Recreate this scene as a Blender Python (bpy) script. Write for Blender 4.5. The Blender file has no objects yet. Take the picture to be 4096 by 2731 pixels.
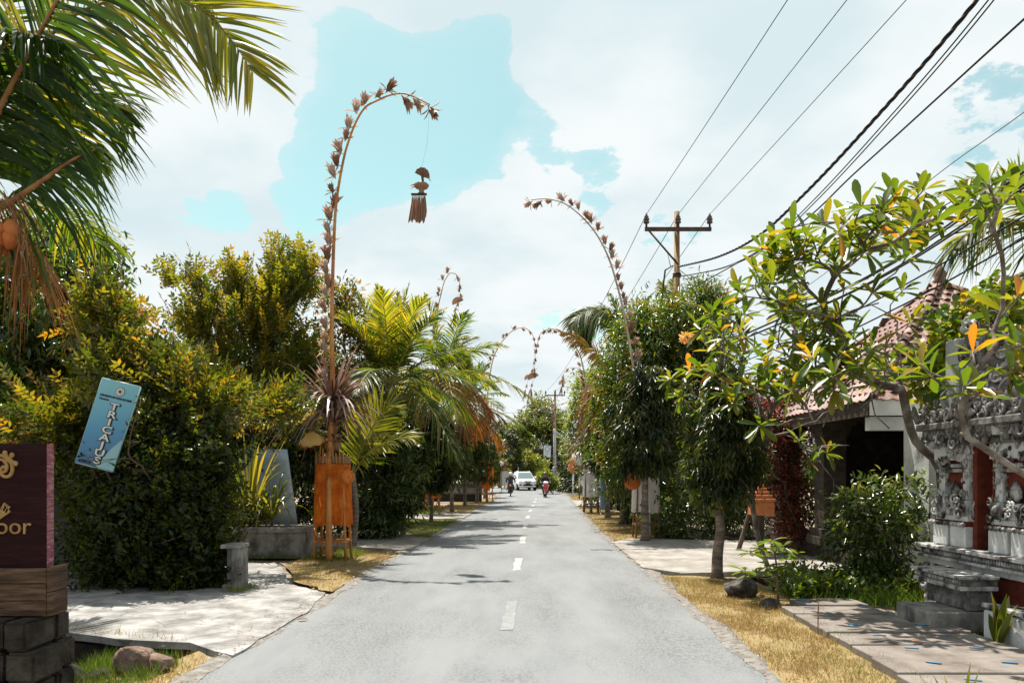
import bpy, bmesh, math, random
import numpy as np
from mathutils import Vector, Matrix, Euler, Quaternion

S = bpy.context.scene
COL = S.collection
R = math.radians
PI = math.pi

# ------------------------------------------------------------------ camera
F = 739.6          # focal length in pixels of the 1024 px wide picture (26 mm on 36 mm)
HZ = 472.5         # eye level, in pixels
CH = 1.65          # eye height, metres
cam_d = bpy.data.cameras.new('camera')
cam_d.sensor_width = 36.0
cam_d.lens = 36.0 * F / 1024.0
cam_d.shift_y = (HZ - 341.0) / 1024.0
cam_d.clip_start = 0.05
cam_d.clip_end = 3000
cam = bpy.data.objects.new('camera', cam_d)
COL.objects.link(cam)
cam.location = (0, 0, CH)
cam.rotation_euler = (R(90), 0, 0)
S.camera = cam

# ------------------------------------------------------------------ sun and sky
SUN_TO = Vector((-1.45, 3.25, 8.9)).normalized()
sun_d = bpy.data.lights.new('sun', 'SUN')
sun_d.energy = 5.0
sun_d.angle = R(0.55)
sun_d.color = (1.0, 0.93, 0.82)
sun = bpy.data.objects.new('sun', sun_d)
COL.objects.link(sun)
sun.rotation_euler = (-SUN_TO).to_track_quat('-Z', 'Y').to_euler()
sun.location = (-10, 20, 40)

S.view_settings.view_transform = 'Standard'
S.view_settings.look = 'None'
S.view_settings.gamma = 1.0
S.view_settings.exposure = 1.0
S.view_settings.use_curve_mapping = False

W = bpy.data.worlds.new('World')
S.world = W
W.use_nodes = True
wt = W.node_tree
wt.nodes.clear()


def wn(t, **k):
    n = wt.nodes.new(t)
    for a, b in k.items():
        setattr(n, a, b)
    return n


def wmath(op, a, b=None, clamp=False):
    n = wn('ShaderNodeMath', operation=op, use_clamp=clamp)
    for i, q in enumerate((a, b)):
        if q is None:
            continue
        if isinstance(q, (int, float)):
            n.inputs[i].default_value = q
        else:
            wt.links.new(q, n.inputs[i])
    return n.outputs[0]


def wmap(v, a, b, c, d, smooth=True):
    n = wn('ShaderNodeMapRange')
    if smooth:
        n.interpolation_type = 'SMOOTHSTEP'
    wt.links.new(v, n.inputs[0])
    for i, q in zip((1, 2, 3, 4), (a, b, c, d)):
        n.inputs[i].default_value = q
    return n.outputs[0]


def wmix(fac, a, b):
    n = wn('ShaderNodeMix', data_type='RGBA')
    if isinstance(fac, float):
        n.inputs[0].default_value = fac
    else:
        wt.links.new(fac, n.inputs[0])
    for i, q in ((6, a), (7, b)):
        if isinstance(q, tuple):
            n.inputs[i].default_value = (*q, 1)
        else:
            wt.links.new(q, n.inputs[i])
    return n.outputs[2]


SKY_STRENGTH = 0.09
sky = wn('ShaderNodeTexSky', sky_type='NISHITA')
sky.sun_disc = False
sky.sun_elevation = math.asin(SUN_TO.z)
sky.sun_rotation = math.atan2(SUN_TO.x, SUN_TO.y)
sky.air_density = 1.0
sky.dust_density = 1.5
sky.ozone_density = 0.6
geo = wn('ShaderNodeTexCoord')
nrm = wn('ShaderNodeVectorMath', operation='NORMALIZE')
wt.links.new(geo.outputs['Generated'], nrm.inputs[0])
D = nrm.outputs[0]
sep = wn('ShaderNodeSeparateXYZ')
wt.links.new(D, sep.inputs[0])
zc = wmath('MAXIMUM', sep.outputs[2], 0.0)
den = wmath('ADD', zc, 0.22)
cx = wmath('DIVIDE', sep.outputs[0], den)
cy = wmath('DIVIDE', sep.outputs[1], den)
comb = wn('ShaderNodeCombineXYZ')
wt.links.new(cx, comb.inputs[0])
wt.links.new(cy, comb.inputs[1])


def wnoise(vec, scale, detail, rough, off):
    mp = wn('ShaderNodeMapping')
    mp.inputs['Location'].default_value = off
    wt.links.new(vec, mp.inputs[0])
    n = wn('ShaderNodeTexNoise')
    n.inputs['Scale'].default_value = scale
    n.inputs['Detail'].default_value = detail
    n.inputs['Roughness'].default_value = rough
    wt.links.new(mp.outputs[0], n.inputs['Vector'])
    return n.outputs[0]


n1 = wmath('ADD', wmath('MULTIPLY', wnoise(comb.outputs[0], 2.6, 8, 0.5, (3.1, 1.7, 0)), .55), wmath('MULTIPLY', wnoise(comb.outputs[0], 6.0, 12, 0.62, (5.1, 3.7, 1)), .52))
n2 = wnoise(comb.outputs[0], 0.9, 4, 0.5, (7.4, 2.2, 3))
dens = wmath('ADD', wmath('MULTIPLY', wmath('SUBTRACT', n1, .5), 4.6), wmath('MULTIPLY', wmath('SUBTRACT', n2, .5), 1.6))
dens = wmath('ADD', dens, .30)


def pdir(px, py):
    return Vector(((px - 512) / F, 1, (HZ - py) / F)).normalized()


# clearings in the cloud: direction, inner and outer radius in degrees, amount
for px, py, r0, r1, amt in ((350, 90, 3, 7.5, .85), (430, 125, 3, 7.5, .85), (500, 110, 2, 6.5, .75), (575, 155, 1, 5, .7),
                            (340, 165, 1, 6, .75), (465, 50, 1, 4, .6), (390, 60, 1, 5, .6),
                            (990, 135, 0, 5, .6), (200, 210, 0, 4, .4), (690, 245, 0, 5, .45),
                            (270, 225, 0, 5, .5), (520, 255, 0, 4, .35), (630, 225, 0, 4, .4)):
    dt = wn('ShaderNodeVectorMath', operation='DOT_PRODUCT')
    wt.links.new(D, dt.inputs[0])
    dt.inputs[1].default_value = pdir(px, py)
    m = wmap(dt.outputs['Value'], math.cos(R(r1)), math.cos(R(r0)), 0, amt)
    dens = wmath('SUBTRACT', dens, m)
# banks of cloud
for px, py, r0, r1, amt in ((440, 210, 1, 5, .55), (530, 185, 1, 4.5, .55), (490, 260, 2, 6, .4), (800, 100, 6, 22, .35), (130, 200, 4, 11, .4),
                            (270, 150, 1, 5, .5), (600, 40, 3, 8, .6), (380, 250, 1, 5, .4), (430, -25, 2, 6, .8), (300, 0, 2, 6, .6), (230, 60, 2, 6, .4), (540, 60, 1, 3, .5), (405, 30, .5, 3.5, .55), (300, 118, .5, 3, .5), (495, 78, .3, 2.2, .6), (575, 118, .5, 3, .45)):
    dt = wn('ShaderNodeVectorMath', operation='DOT_PRODUCT')
    wt.links.new(D, dt.inputs[0])
    dt.inputs[1].default_value = pdir(px, py)
    m = wmap(dt.outputs['Value'], math.cos(R(r1)), math.cos(R(r0)), 0, amt)
    dens = wmath('ADD', dens, m)
soft = wmap(dens, -.65, .30, 0, .30)
cover = wmath('MAXIMUM', wmap(dens, -.03, .17, 0, 1), soft)
n3 = wnoise(comb.outputs[0], 2.3, 6, 0.5, (1.2, 8.3, 5))
shade = wmap(wmath('ADD', wmath('MULTIPLY', n3, .7), wmath('MULTIPLY', n2, .4)), 0.40, 0.62, 0, 1)
K = 1.0 / SKY_STRENGTH
cloud = wmix(shade, (0.355 * K, 0.420 * K, 0.440 * K), (0.462 * K, 0.486 * K, 0.490 * K))
tint = wn('ShaderNodeMix', data_type='RGBA', blend_type='MULTIPLY')
tint.inputs[0].default_value = 1.0
wt.links.new(sky.outputs[0], tint.inputs[6])
tint.inputs[7].default_value = (.98, 1.20, .86, 1)
skyc = tint.outputs[2]
bg = wn('ShaderNodeBackground')
bg.inputs[1].default_value = SKY_STRENGTH
wt.links.new(wmix(cover, skyc, cloud), bg.inputs[0])
wo = wn('ShaderNodeOutputWorld')
wt.links.new(bg.outputs[0], wo.inputs[0])


# ------------------------------------------------------------------ helpers
def gp(px, py, z=0.0):
    Y = (CH - z) * F / (py - HZ)
    return Vector(((px - 512) / F * Y, Y, z))


def at(px, py, Y):
    return Vector(((px - 512) / F * Y, Y, CH - (py - HZ) / F * Y))


def vnorm(a):
    return a / np.maximum(np.linalg.norm(a, axis=-1, keepdims=True), 1e-9)


def setp(o, label=None, cat=None, group=None, kind=None):
    if label:
        o['label'] = label
    if cat:
        o['category'] = cat
    if group:
        o['group'] = group
    if kind:
        o['kind'] = kind
    return o


def thing(name, label, cat, loc=(0, 0, 0), group=None):
    o = bpy.data.objects.new(name, None)
    o.empty_display_size = 0.1
    COL.objects.link(o)
    o.location = loc
    return setp(o, label, cat, group)


def wloc(o):
    """world location of an unrotated chain"""
    v = Vector((0, 0, 0))
    while o is not None:
        if o.type == 'EMPTY':
            v = v + Vector(o.location)
        o = o.parent
    return v


def obj(name, me, mats=None, parent=None, kind=None):
    """mesh given in world coordinates; parented without moving"""
    o = bpy.data.objects.new(name, me)
    COL.objects.link(o)
    if mats is not None:
        if not isinstance(mats, (list, tuple)):
            mats = [mats]
        if len(me.materials) == 0:
            for m in mats:
                me.materials.append(m)
    if parent is not None:
        o.parent = parent
        if parent.type == 'EMPTY':
            o.matrix_parent_inverse = Matrix.Translation(-Vector(parent.location))
    if kind:
        o['kind'] = kind
    return o


def place(name, me, loc, rot, parent, scale=1.0, kind=None):
    """shared mesh placed by location / rotation (matrix 3x3 or euler) under an Empty or mesh at the origin"""
    o = bpy.data.objects.new(name, me)
    COL.objects.link(o)
    if isinstance(rot, Matrix):
        rot = rot.to_euler()
    if parent is not None:
        o.parent = parent
        if parent.type == 'EMPTY':
            o.matrix_parent_inverse = Matrix.Translation(-Vector(parent.location))
    o.location = loc
    o.rotation_euler = rot
    o.scale = (scale, scale, scale) if isinstance(scale, (int, float)) else scale
    if kind:
        o['kind'] = kind
    return o


class MB:
    def __init__(self):
        self.v, self.f, self.m, self.s = [], [], [], []

    def add(self, vs, fs, mi=0, smooth=False):
        o = len(self.v)
        self.v += [tuple(q) for q in vs]
        for f in fs:
            self.f.append(tuple(i + o for i in f))
            self.m.append(mi)
            self.s.append(smooth)
        return self

    def box(self, c, s, rot=None, mi=0):
        vs = []
        for k in range(8):
            p = Vector(((k & 1) - .5, ((k >> 1) & 1) - .5, ((k >> 2) & 1) - .5))
            p = Vector((p.x * s[0], p.y * s[1], p.z * s[2]))
            if rot is not None:
                p = rot @ p
            vs.append(p + Vector(c))
        return self.add(vs, [(0, 2, 3, 1), (4, 5, 7, 6), (0, 1, 5, 4), (2, 6, 7, 3), (0, 4, 6, 2), (1, 3, 7, 5)], mi)

    def bx(self, x0, x1, y0, y1, z0, z1, mi=0):
        return self.box(((x0 + x1) / 2, (y0 + y1) / 2, (z0 + z1) / 2), (abs(x1 - x0), abs(y1 - y0), abs(z1 - z0)), None, mi)

    def tube(self, pts, rad, n=6, mi=0, cap=True, smooth=True, flat=1.0):
        pts = [Vector(p) for p in pts]
        if isinstance(rad, (int, float)):
            rad = [rad] * len(pts)
        N = len(pts)
        t0 = (pts[1] - pts[0]).normalized()
        up = Vector((0, 0, 1)) if abs(t0.z) < .9 else Vector((0, 1, 0))
        u = t0.cross(up).normalized()
        vs = []
        tp = t0
        for i, p in enumerate(pts):
            if i == 0:
                t = t0
            elif i == N - 1:
                t = (pts[i] - pts[i - 1])
            else:
                t = (pts[i + 1] - pts[i - 1])
            t = t.normalized() if t.length > 1e-9 else tp
            q = tp.rotation_difference(t)
            u = (q @ u)
            u = (u - t * u.dot(t)).normalized()
            w = t.cross(u)
            tp = t
            for k in range(n):
                a = 2 * PI * k / n
                vs.append(p + (u * math.cos(a) + w * math.sin(a) * flat) * rad[i])
        fs = []
        for i in range(N - 1):
            for k in range(n):
                a, b = i * n + k, i * n + (k + 1) % n
                fs.append((a, b, b + n, a + n))
        if cap:
            fs.append(tuple(range(n - 1, -1, -1)))
            fs.append(tuple((N - 1) * n + k for k in range(n)))
        return self.add(vs, fs, mi, smooth)

    def cyl(self, p0, p1, r0, r1=None, n=10, mi=0, smooth=True):
        return self.tube([p0, p1], [r0, r0 if r1 is None else r1], n, mi, True, smooth)

    def lathe(self, prof, o, n=16, mi=0, rot=None, smooth=True, cap=True):
        vs = []
        for r, z in prof:
            for k in range(n):
                a = 2 * PI * k / n
                p = Vector((r * math.cos(a), r * math.sin(a), z))
                if rot is not None:
                    p = rot @ p
                vs.append(p + Vector(o))
        fs = []
        for i in range(len(prof) - 1):
            for k in range(n):
                a, b = i * n + k, i * n + (k + 1) % n
                fs.append((a, b, b + n, a + n))
        if cap:
            fs.append(tuple(range(n - 1, -1, -1)))
            fs.append(tuple((len(prof) - 1) * n + k for k in range(n)))
        return self.add(vs, fs, mi, smooth)

    def ell(self, c, r, n=10, m=6, rot=None, mi=0, smooth=True):
        prof = [(math.sin(PI * i / m), -math.cos(PI * i / m)) for i in range(m + 1)]
        prof[0] = (.01, -1)
        prof[-1] = (.01, 1)
        o = len(self.v)
        self.lathe(prof, (0, 0, 0), n, mi, None, smooth)
        for i in range(o, len(self.v)):
            p = Vector(self.v[i])
            p = Vector((p.x * r[0], p.y * r[1], p.z * r[2]))
            if rot is not None:
                p = rot @ p
            self.v[i] = tuple(p + Vector(c))
        return self

    def quad(self, a, b, c, d, mi=0):
        return self.add([a, b, c, d], [(0, 1, 2, 3)], mi)

    def mesh(self, name, bevel=0.0, seg=1):
        me = bpy.data.meshes.new(name)
        me.from_pydata(self.v, [], self.f)
        me.polygons.foreach_set('material_index', self.m)
        me.polygons.foreach_set('use_smooth', self.s)
        if bevel > 0:
            bm = bmesh.new()
            bm.from_mesh(me)
            bmesh.ops.recalc_face_normals(bm, faces=bm.faces)
            es = [e for e in bm.edges if len(e.link_faces) == 2 and e.calc_face_angle(0) > .6]
            bmesh.ops.bevel(bm, geom=es, offset=bevel, segments=seg, affect='EDGES', clamp_overlap=True)
            bm.to_mesh(me)
            bm.free()
        me.update()
        return me

    def build(self, name, mats, parent=None, kind=None, bevel=0.0, seg=1):
        return obj(name, self.mesh(name, bevel, seg), mats, parent, kind)


def npmesh(name, V, faces, rnd=None, mi=None, smooth=False):
    """faces: list of int arrays (n,k)"""
    me = bpy.data.meshes.new(name)
    V = np.asarray(V, dtype=np.float32)
    me.vertices.add(len(V))
    me.vertices.foreach_set('co', V.ravel())
    loops = np.concatenate([f.ravel() for f in faces]).astype(np.int32)
    tot = np.concatenate([np.full(len(f), f.shape[1]) for f in faces])
    st = np.concatenate([[0], np.cumsum(tot)[:-1]]).astype(np.int32)
    me.loops.add(len(loops))
    me.loops.foreach_set('vertex_index', loops)
    me.polygons.add(len(tot))
    me.polygons.foreach_set('loop_start', st)
    if mi is not None:
        me.polygons.foreach_set('material_index', np.asarray(mi, dtype=np.int32))
    if smooth:
        me.polygons.foreach_set('use_smooth', np.ones(len(tot), dtype=bool))
    me.update(calc_edges=True)
    if rnd is not None:
        a = me.attributes.new('rnd', 'FLOAT', 'POINT')
        a.data.foreach_set('value', np.asarray(rnd, dtype=np.float32))
    return me


TPL = {
    # along, across, lift
    'kite': (np.array([(0, 0, 0), (.45, -.5, .05), (1, 0, -.10), (.45, .5, .05)], float),
             [np.array([(0, 1, 2), (0, 2, 3)])]),
    'leaf': (np.array([(0, 0, 0), (.3, -.46, .05), (.68, -.36, .03), (1, 0, -.12), (.68, .36, .03), (.3, .46, .05), (.5, 0, -.03)], float),
             [np.array([(0, 1, 2, 6), (6, 2, 3, 3), (0, 6, 4, 5), (6, 3, 4, 4)])[[0, 2]], np.array([(6, 2, 3), (6, 3, 4)])]),
    'blade': (np.array([(0, -.5, 0), (0, .5, 0), (1, 0, 0)], float), [np.array([(0, 1, 2)])]),
    'plum': (np.array([(0, -.05, 0), (.3, -.30, .05), (.65, -.5, .05), (.9, -.32, -.02), (1, 0, -.07), (.9, .32, -.02), (.65, .5, .05), (.3, .30, .05), (0, .05, 0),
                       (.3, 0, -.01), (.65, 0, -.03)], float),
             [np.array([(0, 1, 9, 8), (8, 9, 7, 7)])[[0]], np.array([(8, 9, 7)]), np.array([(1, 2, 10, 9), (9, 10, 6, 7), (2, 3, 4, 10), (10, 4, 5, 6)])]),
}


class LV:
    """collector of many leaf faces for one mesh"""

    def __init__(self):
        self.V, self.Fs, self.r, self.n = [], {}, [], 0
        self.mi = {}

    def add(self, P, Dr, N, L, Wd, tpl='kite', rnd=None, mi=0):
        P = np.asarray(P, float).reshape(-1, 3)
        n = len(P)
        if n == 0:
            return
        Dr = vnorm(np.broadcast_to(np.asarray(Dr, float), (n, 3)))
        N = np.broadcast_to(np.asarray(N, float), (n, 3))
        Sd = vnorm(np.cross(Dr, N))
        Nn = np.cross(Sd, Dr)
        L = np.broadcast_to(np.asarray(L, float), (n,))[:, None, None]
        Wd = np.broadcast_to(np.asarray(Wd, float), (n,))[:, None, None]
        T, fs = TPL[tpl]
        k = len(T)
        V = P[:, None, :] + Dr[:, None, :] * L * T[None, :, 0:1] + Sd[:, None, :] * Wd * T[None, :, 1:2] + Nn[:, None, :] * L * T[None, :, 2:3]
        if rnd is None:
            rnd = RNG.random(n)
        self.push(V.reshape(-1, 3), fs, n, k, np.repeat(rnd, k), mi)

    def push(self, V, fs, n, k, r, mi=0):
        for f in fs:
            g = (f[None, :, :] + (np.arange(n) * k)[:, None, None] + self.n).reshape(-1, f.shape[1])
            self.Fs.setdefault((f.shape[1], mi), []).append(g)
        self.V.append(V)
        self.r.append(r)
        self.n += len(V)

    def mesh(self, name, smooth=False):
        ks = list(self.Fs)
        faces = [np.concatenate(self.Fs[q]) for q in ks]
        mi = np.concatenate([np.full(len(f), q[1]) for f, q in zip(faces, ks)])
        return npmesh(name, np.concatenate(self.V), faces, np.concatenate(self.r), mi, smooth)

    def build(self, name, mats, parent=None, kind='stuff'):
        return obj(name, self.mesh(name), mats, parent, kind)


RNG = np.random.default_rng(11)
random.seed(5)


def rdir(n, rng=RNG):
    return vnorm(rng.normal(size=(n, 3)))


def spline(pts, n=8):
    """Catmull-Rom through the points"""
    P = [Vector(p) for p in pts]
    P = [P[0] * 2 - P[1]] + P + [P[-1] * 2 - P[-2]]
    out = []
    for i in range(1, len(P) - 2):
        for k in range(n):
            t = k / n
            a, b, c, d = P[i - 1], P[i], P[i + 1], P[i + 2]
            out.append(.5 * ((2 * b) + (c - a) * t + (2 * a - 5 * b + 4 * c - d) * t * t + (3 * b - a - 3 * c + d) * t ** 3))
    out.append(P[-2])
    return out


def copy_tree(o, delta, label=None):
    c = o.copy()
    COL.objects.link(c)
    c.location = Vector(o.location) + Vector(delta)
    if label:
        c['label'] = label
    for ch in list(o.children):
        d = ch.copy()
        COL.objects.link(d)
        d.parent = c
        for g in list(ch.children):
            e = g.copy()
            COL.objects.link(e)
            e.parent = d
    return c


def text_mesh(txt, size, extrude=0.002, shear=0.0, bold=0.0):
    cu = bpy.data.curves.new('txt', 'FONT')
    cu.body = txt
    cu.size = size
    cu.extrude = extrude
    cu.shear = shear
    cu.offset = bold
    cu.align_x = 'CENTER'
    cu.align_y = 'CENTER'
    cu.resolution_u = 3
    o = bpy.data.objects.new('txt', cu)
    COL.objects.link(o)
    dg = bpy.context.evaluated_depsgraph_get()
    me = bpy.data.meshes.new_from_object(o.evaluated_get(dg))
    bpy.data.objects.remove(o)
    return me


# ------------------------------------------------------------------ materials
def new_mat(name):
    m = bpy.data.materials.new(name)
    m.use_nodes = True
    nt = m.node_tree
    b = nt.nodes['Principled BSDF']
    return m, nt, b


def nd(nt, t, **k):
    n = nt.nodes.new(t)
    for a, b in k.items():
        setattr(n, a, b)
    return n


def ramp(nt, src, cols):
    r = nd(nt, 'ShaderNodeValToRGB')
    el = r.color_ramp.elements
    pos = [i / (len(cols) - 1) if len(c) == 3 else c[3] for i, c in enumerate(cols)]
    while len(el) < len(cols):
        el.new(0.5)
    for e, c, p in zip(el, cols, pos):
        e.position = p
    for e, c, p in zip(el, cols, pos):
        e.color = (*c[:3], 1)
    nt.links.new(src, r.inputs[0])
    return r.outputs[0]


def leaf_mat(name, cols, trans=(1.5, 1.45, .6), tf=.35, rough=.38, spec=.5, by_object=False, dk=.68):
    m, nt, b = new_mat(name)
    if by_object:
        src = nd(nt, 'ShaderNodeObjectInfo').outputs['Random']
    else:
        src = nd(nt, 'ShaderNodeAttribute', attribute_name='rnd').outputs['Fac']
    c = ramp(nt, src, cols)
    b.inputs['Roughness'].default_value = rough
    b.inputs['Specular IOR Level'].default_value = spec
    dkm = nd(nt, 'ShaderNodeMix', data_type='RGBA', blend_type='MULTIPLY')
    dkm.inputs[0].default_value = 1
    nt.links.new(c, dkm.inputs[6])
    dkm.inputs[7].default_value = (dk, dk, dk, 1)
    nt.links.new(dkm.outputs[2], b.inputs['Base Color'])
    mx = nd(nt, 'ShaderNodeMix', data_type='RGBA', blend_type='MULTIPLY')
    mx.inputs[0].default_value = 1
    nt.links.new(c, mx.inputs[6])
    mx.inputs[7].default_value = (*trans, 1)
    tr = nd(nt, 'ShaderNodeBsdfTranslucent')
    nt.links.new(mx.outputs[2], tr.inputs[0])
    ms = nd(nt, 'ShaderNodeMixShader')
    ms.inputs[0].default_value = tf
    nt.links.new(b.outputs[0], ms.inputs[1])
    nt.links.new(tr.outputs[0], ms.inputs[2])
    nt.links.new(ms.outputs[0], nt.nodes['Material Output'].inputs[0])
    return m


def noise_mat(name, cols, scale=6.0, rough=.8, bump=.2, bscale=None, detail=6, spec=.3, stretch=(1, 1, 1), metal=0.0, dist=0.02, dirt=None, lo=.35, hi=.65):
    m, nt, b = new_mat(name)
    tc = nd(nt, 'ShaderNodeTexCoord')
    mp = nd(nt, 'ShaderNodeMapping')
    mp.inputs['Scale'].default_value = stretch
    nt.links.new(tc.outputs['Object'], mp.inputs[0])
    n = nd(nt, 'ShaderNodeTexNoise')
    n.inputs['Scale'].default_value = scale
    n.inputs['Detail'].default_value = detail
    n.inputs['Roughness'].default_value = .6
    nt.links.new(mp.outputs[0], n.inputs['Vector'])
    mr = nd(nt, 'ShaderNodeMapRange')
    nt.links.new(n.outputs[0], mr.inputs[0])
    mr.inputs[1].default_value = lo
    mr.inputs[2].default_value = hi
    c = ramp(nt, mr.outputs[0], cols)
    if dirt:
        # stains with their own shape: colour, scale, amount
        dc, ds, lo2, hi2 = dirt
        n2 = nd(nt, 'ShaderNodeTexNoise')
        n2.inputs['Scale'].default_value = ds
        n2.inputs['Detail'].default_value = 8
        n2.inputs['Roughness'].default_value = .65
        mp2 = nd(nt, 'ShaderNodeMapping')
        mp2.inputs['Scale'].default_value = (1, 1, .45)
        nt.links.new(tc.outputs['Object'], mp2.inputs[0])
        nt.links.new(mp2.outputs[0], n2.inputs['Vector'])
        mr2 = nd(nt, 'ShaderNodeMapRange')
        nt.links.new(n2.outputs[0], mr2.inputs[0])
        mr2.inputs[1].default_value = lo2
        mr2.inputs[2].default_value = hi2
        mx = nd(nt, 'ShaderNodeMix', data_type='RGBA')
        nt.links.new(mr2.outputs[0], mx.inputs[0])
        nt.links.new(c, mx.inputs[6])
        mx.inputs[7].default_value = (*dc, 1)
        c = mx.outputs[2]
    nt.links.new(c, b.inputs['Base Color'])
    b.inputs['Roughness'].default_value = rough
    b.inputs['Specular IOR Level'].default_value = spec
    b.inputs['Metallic'].default_value = metal
    if bump > 0:
        nb = nd(nt, 'ShaderNodeTexNoise')
        nb.inputs['Scale'].default_value = bscale or scale * 5
        nb.inputs['Detail'].default_value = 5
        nt.links.new(mp.outputs[0], nb.inputs['Vector'])
        bp = nd(nt, 'ShaderNodeBump')
        bp.inputs['Strength'].default_value = bump
        bp.inputs['Distance'].default_value = dist
        nt.links.new(nb.outputs[0], bp.inputs['Height'])
        nt.links.new(bp.outputs[0], b.inputs['Normal'])
    return m


def flat_mat(name, c, rough=.5, spec=.5, metal=0.0, coat=0.0, emit=0.0):
    m, nt, b = new_mat(name)
    b.inputs['Base Color'].default_value = (*c, 1)
    b.inputs['Roughness'].default_value = rough
    b.inputs['Specular IOR Level'].default_value = spec
    b.inputs['Metallic'].default_value = metal
    b.inputs['Coat Weight'].default_value = coat
    return m


def crack_mat(name, cols, scale, crack_scale, crack_w, crack_col, rough=.9, bump=.3, spec=.2, stain=None):
    """concrete: mottled colour with a net of fine cracks"""
    m, nt, b = new_mat(name)
    tc = nd(nt, 'ShaderNodeTexCoord')
    n = nd(nt, 'ShaderNodeTexNoise')
    n.inputs['Scale'].default_value = scale
    n.inputs['Detail'].default_value = 9
    n.inputs['Roughness'].default_value = .65
    nt.links.new(tc.outputs['Object'], n.inputs['Vector'])
    mr = nd(nt, 'ShaderNodeMapRange')
    mr.inputs[1].default_value = .33
    mr.inputs[2].default_value = .67
    nt.links.new(n.outputs[0], mr.inputs[0])
    c = ramp(nt, mr.outputs[0], cols)
    # warped cell edges
    nw = nd(nt, 'ShaderNodeTexNoise')
    nw.inputs['Scale'].default_value = crack_scale * 2.2
    nw.inputs['Detail'].default_value = 5
    nt.links.new(tc.outputs['Object'], nw.inputs['Vector'])
    mxv = nd(nt, 'ShaderNodeMix', data_type='VECTOR')
    mxv.inputs[0].default_value = .22 / max(crack_scale, .5)
    nt.links.new(tc.outputs['Object'], mxv.inputs[4])
    nt.links.new(nw.outputs['Color'], mxv.inputs[5])
    vo = nd(nt, 'ShaderNodeTexVoronoi', feature='DISTANCE_TO_EDGE')
    vo.inputs['Scale'].default_value = crack_scale
    nt.links.new(mxv.outputs[1], vo.inputs['Vector'])
    mr2 = nd(nt, 'ShaderNodeMapRange')
    mr2.inputs[1].default_value = 0
    mr2.inputs[2].default_value = crack_w
    mr2.inputs[3].default_value = 1
    mr2.inputs[4].default_value = 0
    nt.links.new(vo.outputs['Distance'], mr2.inputs[0])
    ng = nd(nt, 'ShaderNodeTexNoise')
    ng.inputs['Scale'].default_value = crack_scale * .6
    nt.links.new(tc.outputs['Object'], ng.inputs['Vector'])
    mr3 = nd(nt, 'ShaderNodeMapRange')
    mr3.inputs[1].default_value = .42
    mr3.inputs[2].default_value = .6
    nt.links.new(ng.outputs[0], mr3.inputs[0])
    mu = nd(nt, 'ShaderNodeMath', operation='MULTIPLY')
    nt.links.new(mr2.outputs[0], mu.inputs[0])
    nt.links.new(mr3.outputs[0], mu.inputs[1])
    mx = nd(nt, 'ShaderNodeMix', data_type='RGBA')
    nt.links.new(mu.outputs[0], mx.inputs[0])
    nt.links.new(c, mx.inputs[6])
    mx.inputs[7].default_value = (*crack_col, 1)
    nt.links.new(mx.outputs[2], b.inputs['Base Color'])
    b.inputs['Roughness'].default_value = rough
    b.inputs['Specular IOR Level'].default_value = spec
    nb = nd(nt, 'ShaderNodeTexNoise')
    nb.inputs['Scale'].default_value = 60
    nb.inputs['Detail'].default_value = 6
    nt.links.new(tc.outputs['Object'], nb.inputs['Vector'])
    sb = nd(nt, 'ShaderNodeMath', operation='SUBTRACT')
    nt.links.new(nb.outputs[0], sb.inputs[0])
    nt.links.new(mu.outputs[0], sb.inputs[1])
    bp = nd(nt, 'ShaderNodeBump')
    bp.inputs['Strength'].default_value = bump
    bp.inputs['Distance'].default_value = .01
    nt.links.new(sb.outputs[0], bp.inputs['Height'])
    nt.links.new(bp.outputs[0], b.inputs['Normal'])
    return m


M = {}
M['paint'] = noise_mat('road_paint', [(.18, .185, .19), (.30, .305, .31), (.40, .405, .405)], 14, .7, .1, lo=.34, hi=.66)
M['dirt'] = noise_mat('dry_soil', [(.13, .095, .065), (.22, .175, .13), (.30, .255, .20)], 1.7, .95, .5, 14, dist=.03)
M['grit'] = noise_mat('gritty_verge', [(.11, .10, .09), (.17, .16, .148), (.225, .215, .20)], 9, .95, .6, 60, dist=.02)
M['dryturf'] = noise_mat('dry_turf', [(.16, .11, .055), (.25, .185, .09), (.19, .16, .065)], 3, .95, .6, 40, dist=.03)
M['lawn'] = noise_mat('lawn_turf', [(.07, .14, .02), (.12, .20, .03), (.16, .22, .05)], 3, .95, .5, 40, dist=.03)
M['apron'] = crack_mat('cracked_concrete', [(.11, .105, .10), (.22, .215, .21), (.34, .336, .33)], 2.6, 2.4, .018, (.09, .08, .07))
M['apron2'] = crack_mat('worn_concrete', [(.15, .135, .118), (.24, .225, .205), (.32, .31, .29)], 2.2, 1.1, .010, (.13, .11, .09))
M['slab'] = crack_mat('path_slab_concrete', [(.10, .084, .074), (.17, .148, .133), (.23, .207, .192)], 2.4, 1.2, .004, (.15, .12, .10))
M['concrete'] = noise_mat('stained_concrete', [(.13, .12, .11), (.22, .21, .195), (.30, .29, .27)], 5, .9, .35, 40, dirt=((.035, .03, .028), 3.2, .5, .72))
M['whitewall'] = noise_mat('whitewashed_stone', [(.42, .42, .41), (.55, .56, .56), (.60, .61, .61)], 3, .85, .25, 30, dirt=((.05, .042, .036), 2.6, .55, .75))
M['carved'] = noise_mat('weathered_carved_stone', [(.22, .21, .20), (.40, .395, .39), (.52, .52, .515)], 7, .9, .35, 40, dirt=((.035, .03, .027), 5.0, .44, .58))
M['darkstone'] = noise_mat('dark_carved_stone', [(.05, .045, .042), (.12, .115, .11), (.22, .215, .21)], 9, .9, .4, 50)
M['redpaint'] = noise_mat('red_brick_paint', [(.10, .018, .010), (.15, .028, .014), (.085, .016, .011)], 6, .8, .2, 40)
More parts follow.
